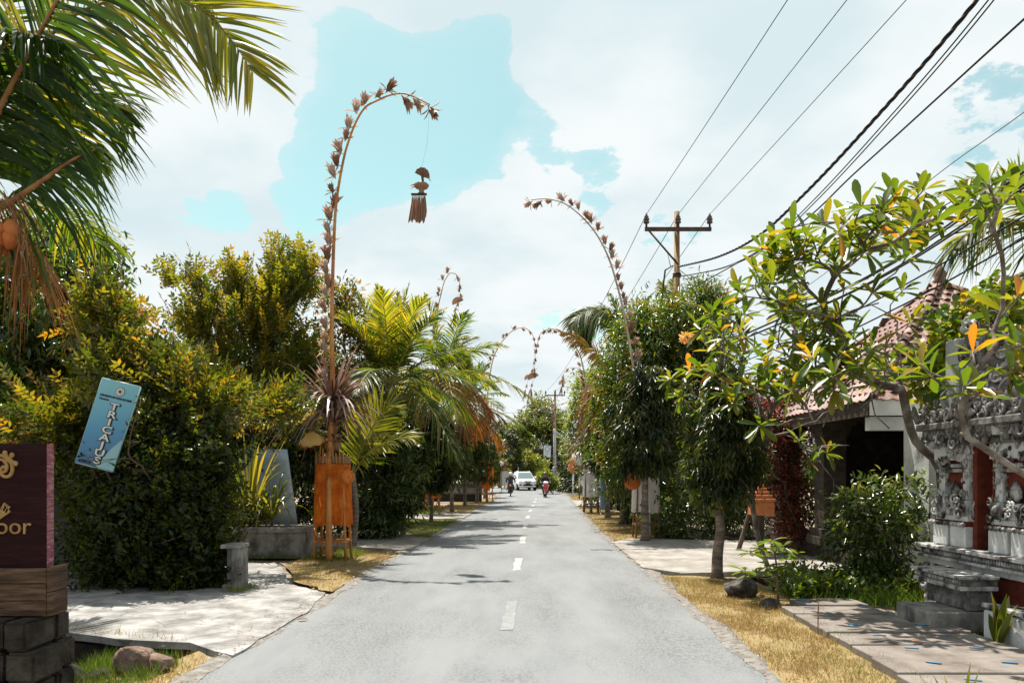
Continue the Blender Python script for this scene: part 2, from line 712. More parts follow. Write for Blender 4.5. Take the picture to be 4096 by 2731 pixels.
M['gold'] = noise_mat('worn_gold_paint', [(.20, .11, .035), (.30, .18, .065), (.34, .22, .09)], 8, .6, .15, 40, metal=.1, spec=.2)
M['maroon'] = noise_mat('maroon_painted_board', [(.014, .0035, .0042), (.020, .0046, .0058), (.03, .008, .009)], 5, .75, .35, 90, stretch=(1, 1, 12), spec=.12)
M['plank'] = noise_mat('weathered_plank', [(.030, .017, .010), (.075, .042, .024), (.15, .09, .055)], 3, .85, .6, 16, stretch=(1, 1, 9), dist=.02)
M['stone'] = noise_mat('mossy_rubble_stone', [(.016, .013, .010), (.036, .028, .022), (.065, .053, .043)], 5, .95, .7, 22, dist=.04)
M['rock'] = noise_mat('brown_lava_rock', [(.09, .055, .042), (.17, .11, .085), (.25, .18, .145)], 7, .95, .8, 30, dist=.03)
M['stump'] = noise_mat('charred_stump', [(.02, .018, .016), (.06, .052, .045), (.11, .10, .09)], 8, .95, .9, 25, dist=.04)
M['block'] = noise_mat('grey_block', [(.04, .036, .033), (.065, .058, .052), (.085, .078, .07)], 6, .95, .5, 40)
M['tile'] = noise_mat('clay_roof_tile', [(.13, .065, .052), (.20, .105, .085), (.26, .155, .13)], 3, .7, .2, 30)
M['fascia'] = noise_mat('white_fascia', [(.62, .63, .64), (.70, .71, .72), (.74, .75, .76)], 4, .6, .05, 30)
M['darkwood'] = noise_mat('dark_brown_timber', [(.03, .02, .014), (.055, .036, .025), (.08, .055, .04)], 4, .7, .3, 20, stretch=(1, 1, 6))
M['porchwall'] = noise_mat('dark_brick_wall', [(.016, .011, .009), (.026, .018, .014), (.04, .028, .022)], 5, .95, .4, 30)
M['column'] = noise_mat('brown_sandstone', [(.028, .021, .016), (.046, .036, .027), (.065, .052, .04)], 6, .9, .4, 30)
M['steel'] = noise_mat('galvanised_sheet', [(.24, .29, .32), (.32, .38, .42), (.40, .46, .50)], 3, .5, .1, 20, stretch=(1, 1, .3), metal=.2)
M['bamboo'] = noise_mat('orange_bamboo', [(.30, .115, .03), (.45, .19, .055), (.52, .25, .08)], 6, .55, .2, 30, stretch=(1, 1, .3))
M['oldbamboo'] = noise_mat('grey_bamboo', [(.28, .22, .17), (.38, .31, .25), (.46, .40, .34)], 6, .6, .2, 30, stretch=(1, 1, .3))
M['darkbamboo'] = noise_mat('brown_bamboo', [(.10, .055, .03), (.20, .11, .055), (.27, .16, .08)], 6, .7, .2, 30, stretch=(1, 1, .3))


def cloth_mat(name, c1, c2, tf=.35):
    m = noise_mat(name, [c1, c2], 7, .85, .25, 90, lo=.4, hi=.6)
    nt = m.node_tree
    b = nt.nodes['Principled BSDF']
    tr = nd(nt, 'ShaderNodeBsdfTranslucent')
    tr.inputs[0].default_value = (*c2, 1)
    ms = nd(nt, 'ShaderNodeMixShader')
    ms.inputs[0].default_value = tf
    nt.links.new(b.outputs[0], ms.inputs[1])
    nt.links.new(tr.outputs[0], ms.inputs[2])
    nt.links.new(ms.outputs[0], nt.nodes['Material Output'].inputs[0])
    return m


M['orange'] = cloth_mat('orange_cloth', (.46, .10, .010), (.72, .22, .02), .4)
M['white'] = cloth_mat('white_cloth', (.66, .64, .63), (.76, .74, .73), .45)
M['cream'] = cloth_mat('cream_parasol_cloth', (.80, .52, .18), (.84, .62, .28), .5)
M['darkcloth'] = cloth_mat('dark_cloth', (.03, .03, .04), (.05, .05, .065), .1)
M['bluecloth'] = cloth_mat('blue_cloth', (.10, .20, .42), (.16, .28, .5), .2)
M['purplecloth'] = cloth_mat('maroon_cloth', (.05, .02, .03), (.08, .03, .05), .2)
M['basket'] = noise_mat('orange_woven_leaf', [(.45, .10, .02), (.60, .17, .03), (.5, .2, .05)], 30, .8, .4, 80)
M['rust'] = noise_mat('rusty_steel_pole', [(.10, .055, .03), (.22, .14, .07), (.30, .22, .12)], 5, .75, .3, 30, stretch=(1, 1, .25), metal=.3)
M['iron'] = noise_mat('brown_iron', [(.035, .022, .018), (.06, .04, .03), (.09, .06, .045)], 6, .6, .2, 30, metal=.3)
M['porcelain'] = flat_mat('brown_porcelain', (.06, .04, .035), .25, .5)
M['greypole'] = noise_mat('concrete_pole', [(.24, .25, .26), (.32, .33, .34), (.38, .39, .40)], 4, .8, .1, 30)
M['cable'] = flat_mat('black_cable', (.02, .017, .015), .6, .3)
M['wire'] = flat_mat('grey_wire', (.07, .075, .085), .5, .4)
M['coconut'] = noise_mat('orange_coconut', [(.34, .09, .02), (.45, .14, .03), (.42, .16, .05)], 5, .5, .15, 30)
M['signblue'] = None
M['black'] = flat_mat('black_plastic', (.015, .015, .016), .5, .4)
M['rubber'] = flat_mat('tyre_rubber', (.02, .02, .02), .85, .2)
M['chrome'] = flat_mat('chrome', (.7, .7, .7), .2, .5, 1.0)
M['carwhite'] = flat_mat('white_car_paint', (.72, .74, .75), .3, .5, 0, .6)
M['glass'] = flat_mat('dark_window_glass', (.10, .16, .17), .06, .8)
M['lamp'] = flat_mat('headlamp_lens', (.7, .72, .74), .12, .6)
M['redplastic'] = flat_mat('red_fairing', (.45, .03, .03), .3, .5, 0, .4)
M['skin'] = flat_mat('skin', (.30, .16, .10), .6, .4)
M['jacket'] = noise_mat('dark_grey_jacket', [(.03, .032, .034), (.05, .052, .055)], 10, .85, .1)
M['shirt'] = noise_mat('black_shirt', [(.018, .018, .02), (.03, .03, .033)], 10, .85, .1)
M['jeans'] = noise_mat('dark_trousers', [(.03, .02, .02), (.045, .03, .03)], 10, .85, .1)
M['helmetwhite'] = flat_mat('white_helmet_shell', (.62, .64, .65), .25, .5, 0, .4)
M['helmetdark'] = flat_mat('dark_helmet_shell', (.06, .05, .045), .3, .5, 0, .4)
M['signwhite'] = flat_mat('white_sign_face', (.6, .63, .66), .4, .4)
M['signgrey'] = flat_mat('grey_sign_print', (.18, .22, .26), .5, .4)
M['signframe'] = flat_mat('green_sign_frame', (.05, .16, .17), .5, .4)
M['letter'] = flat_mat('white_letter', (.58, .60, .58), .5, .4)
M['letterdark'] = flat_mat('black_letter', (.012, .013, .018), .5, .4)
M['bluedash'] = flat_mat('blue_painted_iron', (.02, .15, .30), .5, .4)
M['terracotta'] = noise_mat('terracotta', [(.40, .12, .04), (.52, .19, .07), (.45, .16, .06)], 8, .8, .3, 40)
M['bark'] = noise_mat('brown_bark', [(.06, .042, .03), (.12, .088, .065), (.19, .15, .12)], 7, .95, .7, 22, stretch=(1, 1, .5), dist=.02)
M['palebark'] = noise_mat('ringed_pale_bark', [(.075, .052, .038), (.15, .115, .088), (.24, .20, .165)], 5, .9, .7, 18, stretch=(.6, .6, 3), dist=.02)
M['frangibark'] = noise_mat('grey_frangipani_bark', [(.07, .052, .042), (.13, .105, .088), (.24, .215, .195)], 6, .85, .5, 22, dist=.015)
M['twig'] = noise_mat('brown_twig', [(.07, .042, .028), (.13, .085, .06)], 9, .9, .3)
M['palmbark'] = noise_mat('grey_palm_trunk', [(.10, .085, .07), (.18, .155, .13), (.25, .22, .19)], 5, .95, .7, 14, stretch=(.5, .5, 5), dist=.03)
M['rachis'] = noise_mat('brown_palm_rib', [(.16, .07, .03), (.26, .12, .05), (.30, .17, .07)], 6, .6, .2, 30)
M['greenrachis'] = noise_mat('yellow_green_palm_rib', [(.22, .20, .05), (.30, .27, .08)], 6, .6, .2, 30)

G = (2.25, 1.9, .45)
M['golden'] = leaf_mat('golden_green_leaf', [(.03, .060, .010, 0), (.075, .105, .015, .4), (.15, .15, .022, .75), (.25, .175, .03, .95), (.32, .15, .03, 1)], G, .40, .32, .55)
M['green'] = leaf_mat('green_tree_leaf', [(.02, .055, .010), (.04, .09, .014), (.085, .13, .018), (.16, .15, .022)], G, .44, .3, .55)
M['yellowgreen'] = leaf_mat('yellow_green_leaf', [(.045, .078, .011, 0), (.10, .13, .016, .4), (.17, .17, .022, .75), (.26, .18, .028, 1)], G, .42, .33, .5)
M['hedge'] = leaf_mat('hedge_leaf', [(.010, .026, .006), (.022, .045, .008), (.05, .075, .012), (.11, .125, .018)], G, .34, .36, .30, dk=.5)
M['dark'] = leaf_mat('dark_drooping_leaf', [(.010, .025, .006), (.019, .040, .008), (.04, .068, .012), (.09, .10, .018)], G, .30, .32, .38)
M['mango'] = leaf_mat('mango_leaf', [(.020, .058, .010, 0), (.045, .10, .014, .4), (.10, .155, .018, .75), (.17, .17, .022, .95), (.22, .12, .03, 1)], G, .38, .3, .55)
M['farleaf'] = leaf_mat('far_tree_leaf', [(.035, .075, .018), (.065, .11, .022), (.11, .145, .03), (.15, .15, .05)], G, .38, .4, .5)
M['fargreen'] = leaf_mat('far_bright_leaf', [(.06, .12, .02), (.10, .17, .03), (.16, .20, .04), (.22, .20, .07)], G, .42, .38, .5)
M['plumeria'] = leaf_mat('frangipani_leaf', [(.04, .085, .012, 0), (.07, .12, .016, .4), (.11, .15, .02, .75), (.17, .17, .022, .92), (.34, .20, .03, 1)], G, .42, .3, .5)
M['plumeria_o'] = leaf_mat('frangipani_leaf_single', [(.045, .095, .012, 0), (.08, .14, .016, .35), (.13, .18, .02, .7), (.18, .185, .022, .88), (.28, .20, .03, .95), (.42, .17, .03, 1)], G, .42, .3, .5, by_object=True)
M['palm'] = leaf_mat('palm_leaflet', [(.018, .05, .008), (.04, .09, .012), (.085, .13, .016), (.20, .18, .025)], G, .48, .42, .35)
M['palmlight'] = leaf_mat('pale_palm_leaflet', [(.05, .095, .012), (.10, .145, .018), (.19, .21, .03), (.30, .25, .04)], G, .50, .40, .4)
M['palmdry'] = leaf_mat('dry_palm_leaflet', [(.16, .075, .025), (.28, .13, .035), (.36, .19, .06)], (1.5, 1.1, .6), .4, .6, .3)
M['palmyellow'] = leaf_mat('yellow_palm_leaflet', [(.22, .17, .03), (.36, .22, .04), (.42, .27, .06)], (1.5, 1.2, .6), .4, .5, .3)
M['driedleaf'] = leaf_mat('brown_dried_leaf', [(.10, .055, .035), (.20, .11, .07), (.32, .20, .14), (.40, .28, .21)], (1.2, .9, .7), .3, .4, .5, dk=1.0)
M['driedgrey'] = leaf_mat('greyish_dried_fern', [(.075, .035, .024), (.14, .075, .05), (.25, .16, .12), (.34, .25, .21)], (1.1, .9, .75), .22, .38, .6, dk=1.0)
M['ornament'] = leaf_mat('tan_dried_ornament', [(.17, .095, .06), (.28, .165, .105), (.38, .27, .20), (.42, .36, .32)], (1.3, 1.0, .8), .35, .55, .4, by_object=True, dk=1.0)
M['strap'] = leaf_mat('strap_leaf', [(.06, .10, .018), (.11, .15, .025), (.20, .21, .05), (.28, .24, .06)], G, .38, .3, .55)
M['croton'] = leaf_mat('red_croton_leaf', [(.05, .012, .010), (.12, .022, .012), (.24, .045, .015), (.05, .05, .012)], (1.6, 1.0, .5), .35, .35, .5)
M['heart'] = leaf_mat('heart_leaf', [(.05, .12, .012), (.10, .19, .02), (.16, .22, .025), (.26, .20, .03)], G, .45, .32, .5)
M['shrub'] = leaf_mat('shrub_leaf', [(.02, .05, .010), (.04, .085, .014), (.08, .13, .02), (.17, .19, .10)], G, .32, .28, .6)
M['cover'] = leaf_mat('ground_cover_leaf', [(.035, .08, .012), (.07, .13, .02), (.11, .17, .028), (.17, .2, .05)], G, .36, .32, .55)
M['drygrass'] = leaf_mat('dry_grass_blade', [(.30, .19, .07), (.39, .28, .11), (.45, .35, .16), (.27, .26, .08), (.14, .20, .045)], (1.2, 1.1, .7), .35, .6, .3)
M['greengrass'] = leaf_mat('green_grass_blade', [(.07, .15, .02), (.12, .21, .03), (.20, .27, .05), (.36, .30, .09)], (1.4, 1.3, .6), .4, .5, .3)
M['flower'] = leaf_mat('peach_flower', [(.70, .36, .10), (.75, .46, .18), (.72, .52, .26)], (1.2, 1.0, .8), .45, .5, .3, dk=1.0)


def asphalt_mat():
    """old bleached asphalt: fine aggregate, open-textured darker patches, faint seams"""
    m, nt, b = new_mat('bleached_asphalt')
    tc = nd(nt, 'ShaderNodeTexCoord')

    def noise(scale, detail=6, rough=.6, st=None):
        n = nd(nt, 'ShaderNodeTexNoise')
        n.inputs['Scale'].default_value = scale
        n.inputs['Detail'].default_value = detail
        n.inputs['Roughness'].default_value = rough
        v = tc.outputs['Object']
        if st:
            mp = nd(nt, 'ShaderNodeMapping')
            mp.inputs['Scale'].default_value = st
            nt.links.new(v, mp.inputs[0])
            v = mp.outputs[0]
        nt.links.new(v, n.inputs['Vector'])
        return n.outputs[0]

    def mrange(v, a, c):
        r = nd(nt, 'ShaderNodeMapRange')
        r.inputs[1].default_value = a
        r.inputs[2].default_value = c
        nt.links.new(v, r.inputs[0])
        return r.outputs[0]
    base = ramp(nt, mrange(noise(1.1, 8, .65, (1.6, .35, 1)), .3, .7), [(.155, .166, .176), (.180, .190, .199), (.200, .209, .217)])
    # stones showing through, only in worn patches
    vo = nd(nt, 'ShaderNodeTexVoronoi')
    vo.inputs['Scale'].default_value = 62
    nt.links.new(tc.outputs['Object'], vo.inputs['Vector'])
    pit = mrange(noise(40, 5, .75), .50, .60)
    mask = mrange(noise(.55, 5, .6, (1.5, .6, 1)), .40, .68)
    mul = nd(nt, 'ShaderNodeMath', operation='MULTIPLY')
    nt.links.new(pit, mul.inputs[0])
    nt.links.new(mask, mul.inputs[1])
    mx = nd(nt, 'ShaderNodeMix', data_type='RGBA')
    nt.links.new(mul.outputs[0], mx.inputs[0])
    nt.links.new(base, mx.inputs[6])
    mx.inputs[7].default_value = (.075, .073, .07, 1)
    # dusty pale stones
    vr = mrange(vo.outputs['Distance'], .0, .35)
    mx2 = nd(nt, 'ShaderNodeMix', data_type='RGBA', blend_type='MULTIPLY')
    mx2.inputs[0].default_value = .2
    nt.links.new(mx.outputs[2], mx2.inputs[6])
    nt.links.new(ramp(nt, vr, [(1.12, 1.12, 1.12), (.92, .92, .92)]), mx2.inputs[7])
    # dark thin cracks
    nt.links.new(mx2.outputs[2], b.inputs['Base Color'])
    b.inputs['Roughness'].default_value = .9
    b.inputs['Specular IOR Level'].default_value = .25
    hb = nd(nt, 'ShaderNodeMath', operation='SUBTRACT')
    nt.links.new(noise(120, 4, .7), hb.inputs[0])
    nt.links.new(mul.outputs[0], hb.inputs[1])
    bp = nd(nt, 'ShaderNodeBump')
    bp.inputs['Strength'].default_value = .55
    bp.inputs['Distance'].default_value = .008
    nt.links.new(hb.outputs[0], bp.inputs['Height'])
    nt.links.new(bp.outputs[0], b.inputs['Normal'])
    return m


M['asphalt'] = asphalt_mat()
M['drainshade'] = noise_mat('drain_shade', [(.012, .010, .008), (.025, .02, .016), (.04, .033, .026)], 6, .9, .5, 20)  # near-black drain lining: the shade down there put into the colour
M['paintworn'] = noise_mat('worn_road_paint', [(.165, .172, .18), (.20, .207, .214), (.26, .266, .272)], 14, .75, .1, lo=.40, hi=.75)
# ================================================================== ground, road, verges
def in_poly(pts, poly):
    x, y = pts[:, 0], pts[:, 1]
    ins = np.zeros(len(pts), bool)
    n = len(poly)
    for i in range(n):
        x0, y0 = poly[i][0], poly[i][1]
        x1, y1 = poly[(i + 1) % n][0], poly[(i + 1) % n][1]
        c = ((y0 > y) != (y1 > y)) & (x < (x1 - x0) * (y - y0) / (y1 - y0 + 1e-12) + x0)
        ins ^= c
    return ins


PITS = [(-5.3, -3.62, 5.70, 7.65, .62), (-3.75, -2.95, 6.55, 7.45, .5), (3.75, 5.6, 11.15, 12.35, .5), (-4.55, -3.95, 14.6, 16.4, .35)]


def gz(x, y):
    z = -0.045 + .012 * np.sin(x * 1.3 + y * .7) * np.cos(y * .9 - x * .4)
    for x0, x1, y0, y1, d in PITS:
        e = .12
        mx = np.clip((x - x0) / e, 0, 1) * np.clip((x1 - x) / e, 0, 1)
        my = np.clip((y - y0) / e, 0, 1) * np.clip((y1 - y) / e, 0, 1)
        z = z - d * mx * my
    return z


xs = np.concatenate([[-900, -300, -120, -60, -35, -22, -15, -11, -9], np.arange(-7.5, 7.6, .12), [9, 11, 15, 22, 35, 60, 120, 300, 900]])
ys = np.concatenate([[-60, -20, -8, -3, 0, 2, 4], np.arange(5, 17.1, .12), [18, 19, 20, 22, 25, 30, 36, 44, 55, 70, 90, 120, 170, 260, 500, 1200]])
gx, gy = np.meshgrid(xs, ys)
gv = np.stack([gx, gy, gz(gx, gy)], -1).reshape(-1, 3)
nx, ny = len(xs), len(ys)
ii = (np.arange(ny - 1)[:, None] * nx + np.arange(nx - 1)[None, :]).ravel()
ground = obj('ground', npmesh('ground', gv, [np.stack([ii, ii + 1, ii + nx + 1, ii + nx], -1)]), M['dirt'])
setp(ground, 'dry brown earth under the street and gardens', None, None, 'structure')

# left and right edge of the asphalt by distance
RE = np.array([(-12, -2.75, 1.85), (-3, -2.66, 1.95), (5.8, -2.56, 2.06), (9.4, -2.40, 2.18), (13, -2.32, 2.27), (17.3, -2.08, 2.33), (22, -1.93, 2.45),
               (27, -1.78, 2.68), (32, -1.60, 2.95), (40, -1.12, 3.3), (50, -.75, 3.85), (60, -1.1, 4.15), (70, -2.6, 3.9), (80, -5.8, 1.8), (92, -12.5, -3.4), (110, -26, -15), (130, -46, -34)])


def edge(y):
    return np.interp(y, RE[:, 0], RE[:, 1]), np.interp(y, RE[:, 0], RE[:, 2])


yy = np.concatenate([np.arange(-12, 30, .2), np.arange(30, 130.1, 1.0)])
lft, rgt = edge(yy)
wob = RNG.normal(0, .018, (2, len(yy)))
kx = 12
road_v = []
for i, y in enumerate(yy):
    for k in range(kx + 1):
        t = k / kx
        x = lft[i] + wob[0, i] * (y < 40) + (rgt[i] + wob[1, i] * (y < 40) - lft[i] - wob[0, i] * (y < 40)) * t
        road_v.append((x, y, 0.0 + .035 * (1 - (2 * t - 1) ** 2)))
ii = (np.arange(len(yy) - 1)[:, None] * (kx + 1) + np.arange(kx)[None, :]).ravel()
road = obj('road', npmesh('road', np.array(road_v), [np.stack([ii, ii + 1, ii + kx + 2, ii + kx + 1], -1)], smooth=True), M['asphalt'])
setp(road, 'grey asphalt street bending left in the distance', None, None, 'structure')


def mid_x(y):
    a, b = edge(y)
    return (a + b) / 2 + .12


for k in range(9):
    y0 = 7.60 + 4.68 * k
    L = 1.75
    hw = .065
    mb = MB()
    vs, fs = [], []
    for j in range(9):
        y = y0 + L * j / 8
        x = mid_x(y)
        for sgn in (-1, 1):
            jit = random.uniform(-.012, .012)
            vs.append((x + sgn * hw + jit, y + (jit if 0 < j < 8 else jit * 3), .0395))
    for j in range(8):
        fs.append((2 * j, 2 * j + 1, 2 * j + 3, 2 * j + 2))
    mb.add(vs, fs)
    d = mb.build('lane_dash', M['paint' if k else 'paintworn'], road)




def sheet(name, poly, z, mat, label, thick=0.0, rough=0.0, parent=None, sub=0, kind='structure'):
    """flat sheet or slab from an outline of ground points"""
    bm = bmesh.new()
    P = []
    n = len(poly)
    for i in range(n):
        a, b = Vector((poly[i][0], poly[i][1], 0)), Vector((poly[(i + 1) % n][0], poly[(i + 1) % n][1], 0))
        m = max(1, int((b - a).length / .22)) if rough > 0 else 1
        for k in range(m):
            q = a.lerp(b, k / m)
            if rough > 0 and k:
                q += Vector((random.gauss(0, rough), random.gauss(0, rough), 0))
            P.append(q)
    vs = [bm.verts.new((p.x, p.y, z)) for p in P]
    f = bm.faces.new(vs)
    bm.normal_update()
    if f.normal.z < 0:
        bmesh.ops.reverse_faces(bm, faces=[f])
    if thick > 0:
        r = bmesh.ops.extrude_face_region(bm, geom=[f])
        nv = [q for q in r['geom'] if isinstance(q, bmesh.types.BMVert)]
        for v in vs:
            v.co.z = z - thick
        for q in bm.faces:
            pass
        bmesh.ops.recalc_face_normals(bm, faces=bm.faces)
    bmesh.ops.triangulate(bm, faces=[q for q in bm.faces if len(q.verts) > 4])
    me = bpy.data.meshes.new(name)
    bm.to_mesh(me)
    bm.free()
    o = obj(name, me, mat, parent)
    setp(o, label, None, None, kind)
    return o


def epx(*pp):
    return [gp(a, b) for a, b in pp]


def redge(y0, y1, n, side, off=0.0):
    out = []
    for y in np.linspace(y0, y1, n):
        a, b = edge(y)
        out.append(Vector(((a - off) if side < 0 else (b + off), y, 0)))
    return out


# gritty shoulders along the asphalt
def strip(name, y0, y1, side, w0, w1, z, mat, label, n=60):
    vs, fs = [], []
    Y = np.linspace(y0, y1, n)
    for i, y in enumerate(Y):
        a, b = edge(y)
        e = a if side < 0 else b
        w = np.interp(y, [y0, y1], [w0, w1]) * (1 + .35 * math.sin(y * 1.7 + side) + .2 * math.sin(y * 4.1) + .12 * math.sin(y * 9.7) + random.gauss(0, .05))
        ji = .05 + .03 * math.sin(y * 3.7 + side) + .02 * math.sin(y * 9.1) + random.gauss(0, .008)
        vs += [(e - side * max(ji, .01), y, .0045), (e + side * max(w, .05) * .45, y, z + .006), (e + side * max(w, .08), y, -.012)]
    for i in range(n - 1):
        for j in (0, 1):
            a_ = 3 * i + j
            fs.append((a_, a_ + 1, a_ + 4, a_ + 3))
    mb = MB()
    mb.add(vs, fs, 0, True)
    o = mb.build(name, mat)
    return setp(o, label, None, None, 'structure')


strip('shoulder', 1, 66, 1, .16, .38, .010, M['grit'], 'gritty dirt edge along the right of the asphalt', 420)
strip('shoulder', 1, 66, -1, .16, .38, .010, M['grit'], 'gritty dirt edge along the left of the asphalt', 420)

# left concrete driveway in the foreground (bridges the ditch)
drive_l = [Vector((-2.50, 6.62, 0)), Vector((-2.42, 8.9, 0)), Vector((-2.55, 10.1, 0)), Vector((-3.3, 10.9, 0)), Vector((-3.9, 12.6, 0)), Vector((-4.3, 13.4, 0)), Vector((-6.6, 13.5, 0)), Vector((-9, 12, 0)), Vector((-9, 8.2, 0)), Vector((-4.95, 7.72, 0)), Vector((-3.9, 7.28, 0)), Vector((-3.1, 7.12, 0))]
drv = sheet('driveway', drive_l, .022, M['apron'], 'pale cracked concrete driveway beside the maroon sign', .07, .018)
apron_l = [Vector((-2.2, 15.6, 0)), Vector((-2.02, 18.4, 0)), Vector((-2.6, 19.2, 0)), Vector((-4.6, 19.8, 0)), Vector((-9, 20.2, 0)), Vector((-9, 16.2, 0)), Vector((-5.2, 16.6, 0)), Vector((-3.5, 16.3, 0))]
sheet('driveway', apron_l, .03, M['apron2'], 'dusty concrete driveway behind the orange penjor stand', .09, .02)
apron_r = [Vector((2.26, 12.7, 0)), Vector((2.33, 17.4, 0)), Vector((2.9, 18.4, 0)), Vector((4.6, 18.0, 0)), Vector((9, 17.6, 0)), Vector((9, 12.7, 0)), Vector((4.4, 12.3, 0)), Vector((3.4, 12.1, 0)), Vector((2.75, 12.0, 0))]
sheet('driveway', apron_r, .03, M['apron2'], 'pale concrete driveway on the right behind the leaning trunk', .10, .02)
sheet('driveway', [Vector((-1.75, 26.6, 0)), Vector((-1.6, 31.0, 0)), Vector((-2.4, 30.5, 0)), Vector((-4.2, 28.8, 0)), Vector((-8, 28.2, 0)), Vector((-8, 26.6, 0)), Vector((-3.0, 26.2, 0))], .028, M['apron2'], 'small pale driveway by the second orange stand on the left', .08, .02)
sheet('driveway', [Vector((3.2, 37, 0)), Vector((3.6, 44, 0)), Vector((5, 44, 0)), Vector((8, 42, 0)), Vector((8, 38, 0)), Vector((4.6, 36.6, 0))], .028, M['apron2'], 'far pale driveway on the right past the white cloth stand', .08, .02)
sheet('driveway', [Vector((4.15, 57, 0)), Vector((4.1, 64, 0)), Vector((5, 66, 0)), Vector((12, 64, 0)), Vector((12, 56, 0))], .026, M['apron2'], 'concrete forecourt at the foot of the far grey pole', .06, .02)

VERGES = []


def verge(poly, mat, label, z=0.0, name='verge'):
    o = sheet(name, poly, z, mat, label, 0, .03)
    VERGES.append(poly)
    return o


vr1 = redge(2.0, 11.9, 14, 1, .05) + [Vector((2.9, 11.95, 0)), Vector((3.55, 11.6, 0)), Vector((3.7, 10.9, 0)), Vector((3.7, 9.6, 0)), Vector((3.7, 8.2, 0)), Vector((3.3, 7.0, 0)), Vector((3.1, 5.9, 0)), Vector((3.0, 2.0, 0))]
verge(vr1, M['dryturf'], 'dry yellow grass verge right of the street', -.002)
vr2 = redge(17.9, 37, 16, 1, .06) + [Vector((4.2, 37, 0)), Vector((4.6, 30, 0)), Vector((4.2, 24, 0)), Vector((3.9, 18.6, 0))]
verge(vr2, M['dryturf'], 'yellowed grass verge under the right hand trees', -.001)
vr3 = redge(44.5, 57, 8, 1, .06) + [Vector((6, 57, 0)), Vector((6, 45, 0))]
verge(vr3, M['dryturf'], 'far dry grass verge before the grey pole', -.001)
vl0 = [Vector((-2.72, 3.2, 0)), Vector((-2.68, 6.5, 0)), Vector((-2.92, 6.9, 0)), Vector((-2.98, 6.58, 0)), Vector((-3.62, 6.52, 0)), Vector((-3.66, 5.72, 0)), Vector((-5.2, 5.68, 0)), Vector((-5.2, 3.2, 0))]
verge(vl0, M['dryturf'], 'grassy corner with rocks by the maroon sign', -.006)
vl1 = [Vector((-2.50, 10.3, 0)), Vector((-2.42, 13.0, 0)), Vector((-2.36, 15.4, 0)), Vector((-3.5, 16.1, 0)), Vector((-3.95, 14.6, 0)), Vector((-4.1, 13.4, 0)), Vector((-3.75, 12.5, 0)), Vector((-3.2, 11.1, 0))]
verge(vl1, M['dryturf'], 'grass island under the front orange penjor stand', .004)
vl2 = redge(18.7, 26.4, 8, -1, .06)[::-1] + [Vector((-2.5, 19.4, 0)), Vector((-4.2, 20.0, 0)), Vector((-4.4, 26.0, 0)), Vector((-2.8, 26.1, 0))]
verge(vl2, M['dryturf'], 'shaded grass verge under the left hand trees', -.001)
vl3 = redge(31.3, 48, 10, -1, .06) + [Vector((-3.2, 47, 0)), Vector((-3.4, 36, 0)), Vector((-2.7, 31.0, 0))]
verge(vl3, M['dryturf'], 'sunny far grass verge on the left', -.001)
lawn = [Vector((-3.1, 29.2, 0)), Vector((-3.3, 36.5, 0)), Vector((-10, 37, 0)), Vector((-10, 29.2, 0))]
verge(lawn, M['lawn'], 'bright green lawn behind the second orange stand', .006, 'lawn')


def scatter(poly, n, rng=RNG):
    P = np.array([(p[0], p[1]) for p in poly])
    lo, hi = P.min(0), P.max(0)
    q = rng.uniform(lo, hi, (n * 4, 2))
    return q[in_poly(q, P)][:n]


def grass(poly, n, h, mat, label, dense_noise=True, wd=.006, z=0.0, dryness=None):
    q = scatter(poly, n)
    if dense_noise:
        d = np.sin(q[:, 0] * 5.1 + 1.3 * np.sin(q[:, 1] * 3.3)) + np.sin(q[:, 1] * 4.3 + 2 * np.sin(q[:, 0] * 2.1))
        q = q[RNG.random(len(q)) < np.clip(.60 + .26 * d + .22 * np.sin(q[:, 0] * 13 + 5 * np.sin(q[:, 1] * 7)), .12, 1)]
    m = len(q)
    P = np.column_stack([q, np.full(m, z - .01)])
    Dv = np.column_stack([RNG.normal(0, .55, (m, 2)), np.ones(m)])
    N = np.column_stack([RNG.normal(0, 1, (m, 2)), np.zeros(m)])
    lv = LV()
    pat = np.sin(q[:, 0] * 2.3 + q[:, 1] * 1.1) * np.sin(q[:, 1] * 1.7 - q[:, 0] * .8)
    r = np.clip(RNG.random(m) * .62 + .22 * (pat > .35) + .1 * pat, 0, 1)
    lv.add(P, Dv, N, h * RNG.uniform(.3, 1.5, m), wd * RNG.uniform(.7, 1.5, m), 'blade', r)
    o = lv.build('grass', mat, None, 'stuff')
    o['label'] = label
    return o


grass([Vector((x, y, 0)) for x, y in ((2.12, 3.5), (2.30, 11.8), (3.6, 11.5), (3.7, 9.6), (3.66, 8.3), (3.16, 6.6), (3.05, 3.5))], 46000, .055, M['drygrass'], 'short dry yellow grass on the right verge')
grass(vr2, 26000, .06, M['drygrass'], 'dry grass under the right hand trees', wd=.010)
grass(vl0, 13000, .085, M['drygrass'], 'dry grass among the rocks by the maroon sign')
grass([Vector((x, y, 0)) for x, y in ((-2.9, 5.6), (-2.85, 6.5), (-3.6, 6.5), (-3.62, 5.6), (-3.3, 5.2))], 5000, .14, M['greengrass'], 'green grass tufts around the two brown rocks')
grass(vl1, 22000, .06, M['drygrass'], 'yellow green grass at the front orange stand')
grass([Vector((x, y, 0)) for x, y in ((-3.9, 13.9), (-3.0, 13.9), (-3.0, 15.2), (-4.0, 15.2))], 2500, .16, M['greengrass'], 'long green grass at the foot of the front orange stand')
grass(vl2, 20000, .07, M['greengrass'], 'green grass under the left hand trees', wd=.010)
grass(vl3, 9000, .07, M['drygrass'], 'yellow grass on the far left verge', wd=.014)
grass(lawn, 20000, .10, M['greengrass'], 'bright grass blades of the lawn', False, wd=.014)
grass(vr3, 5000, .08, M['drygrass'], 'dry grass before the far grey pole', wd=.018)
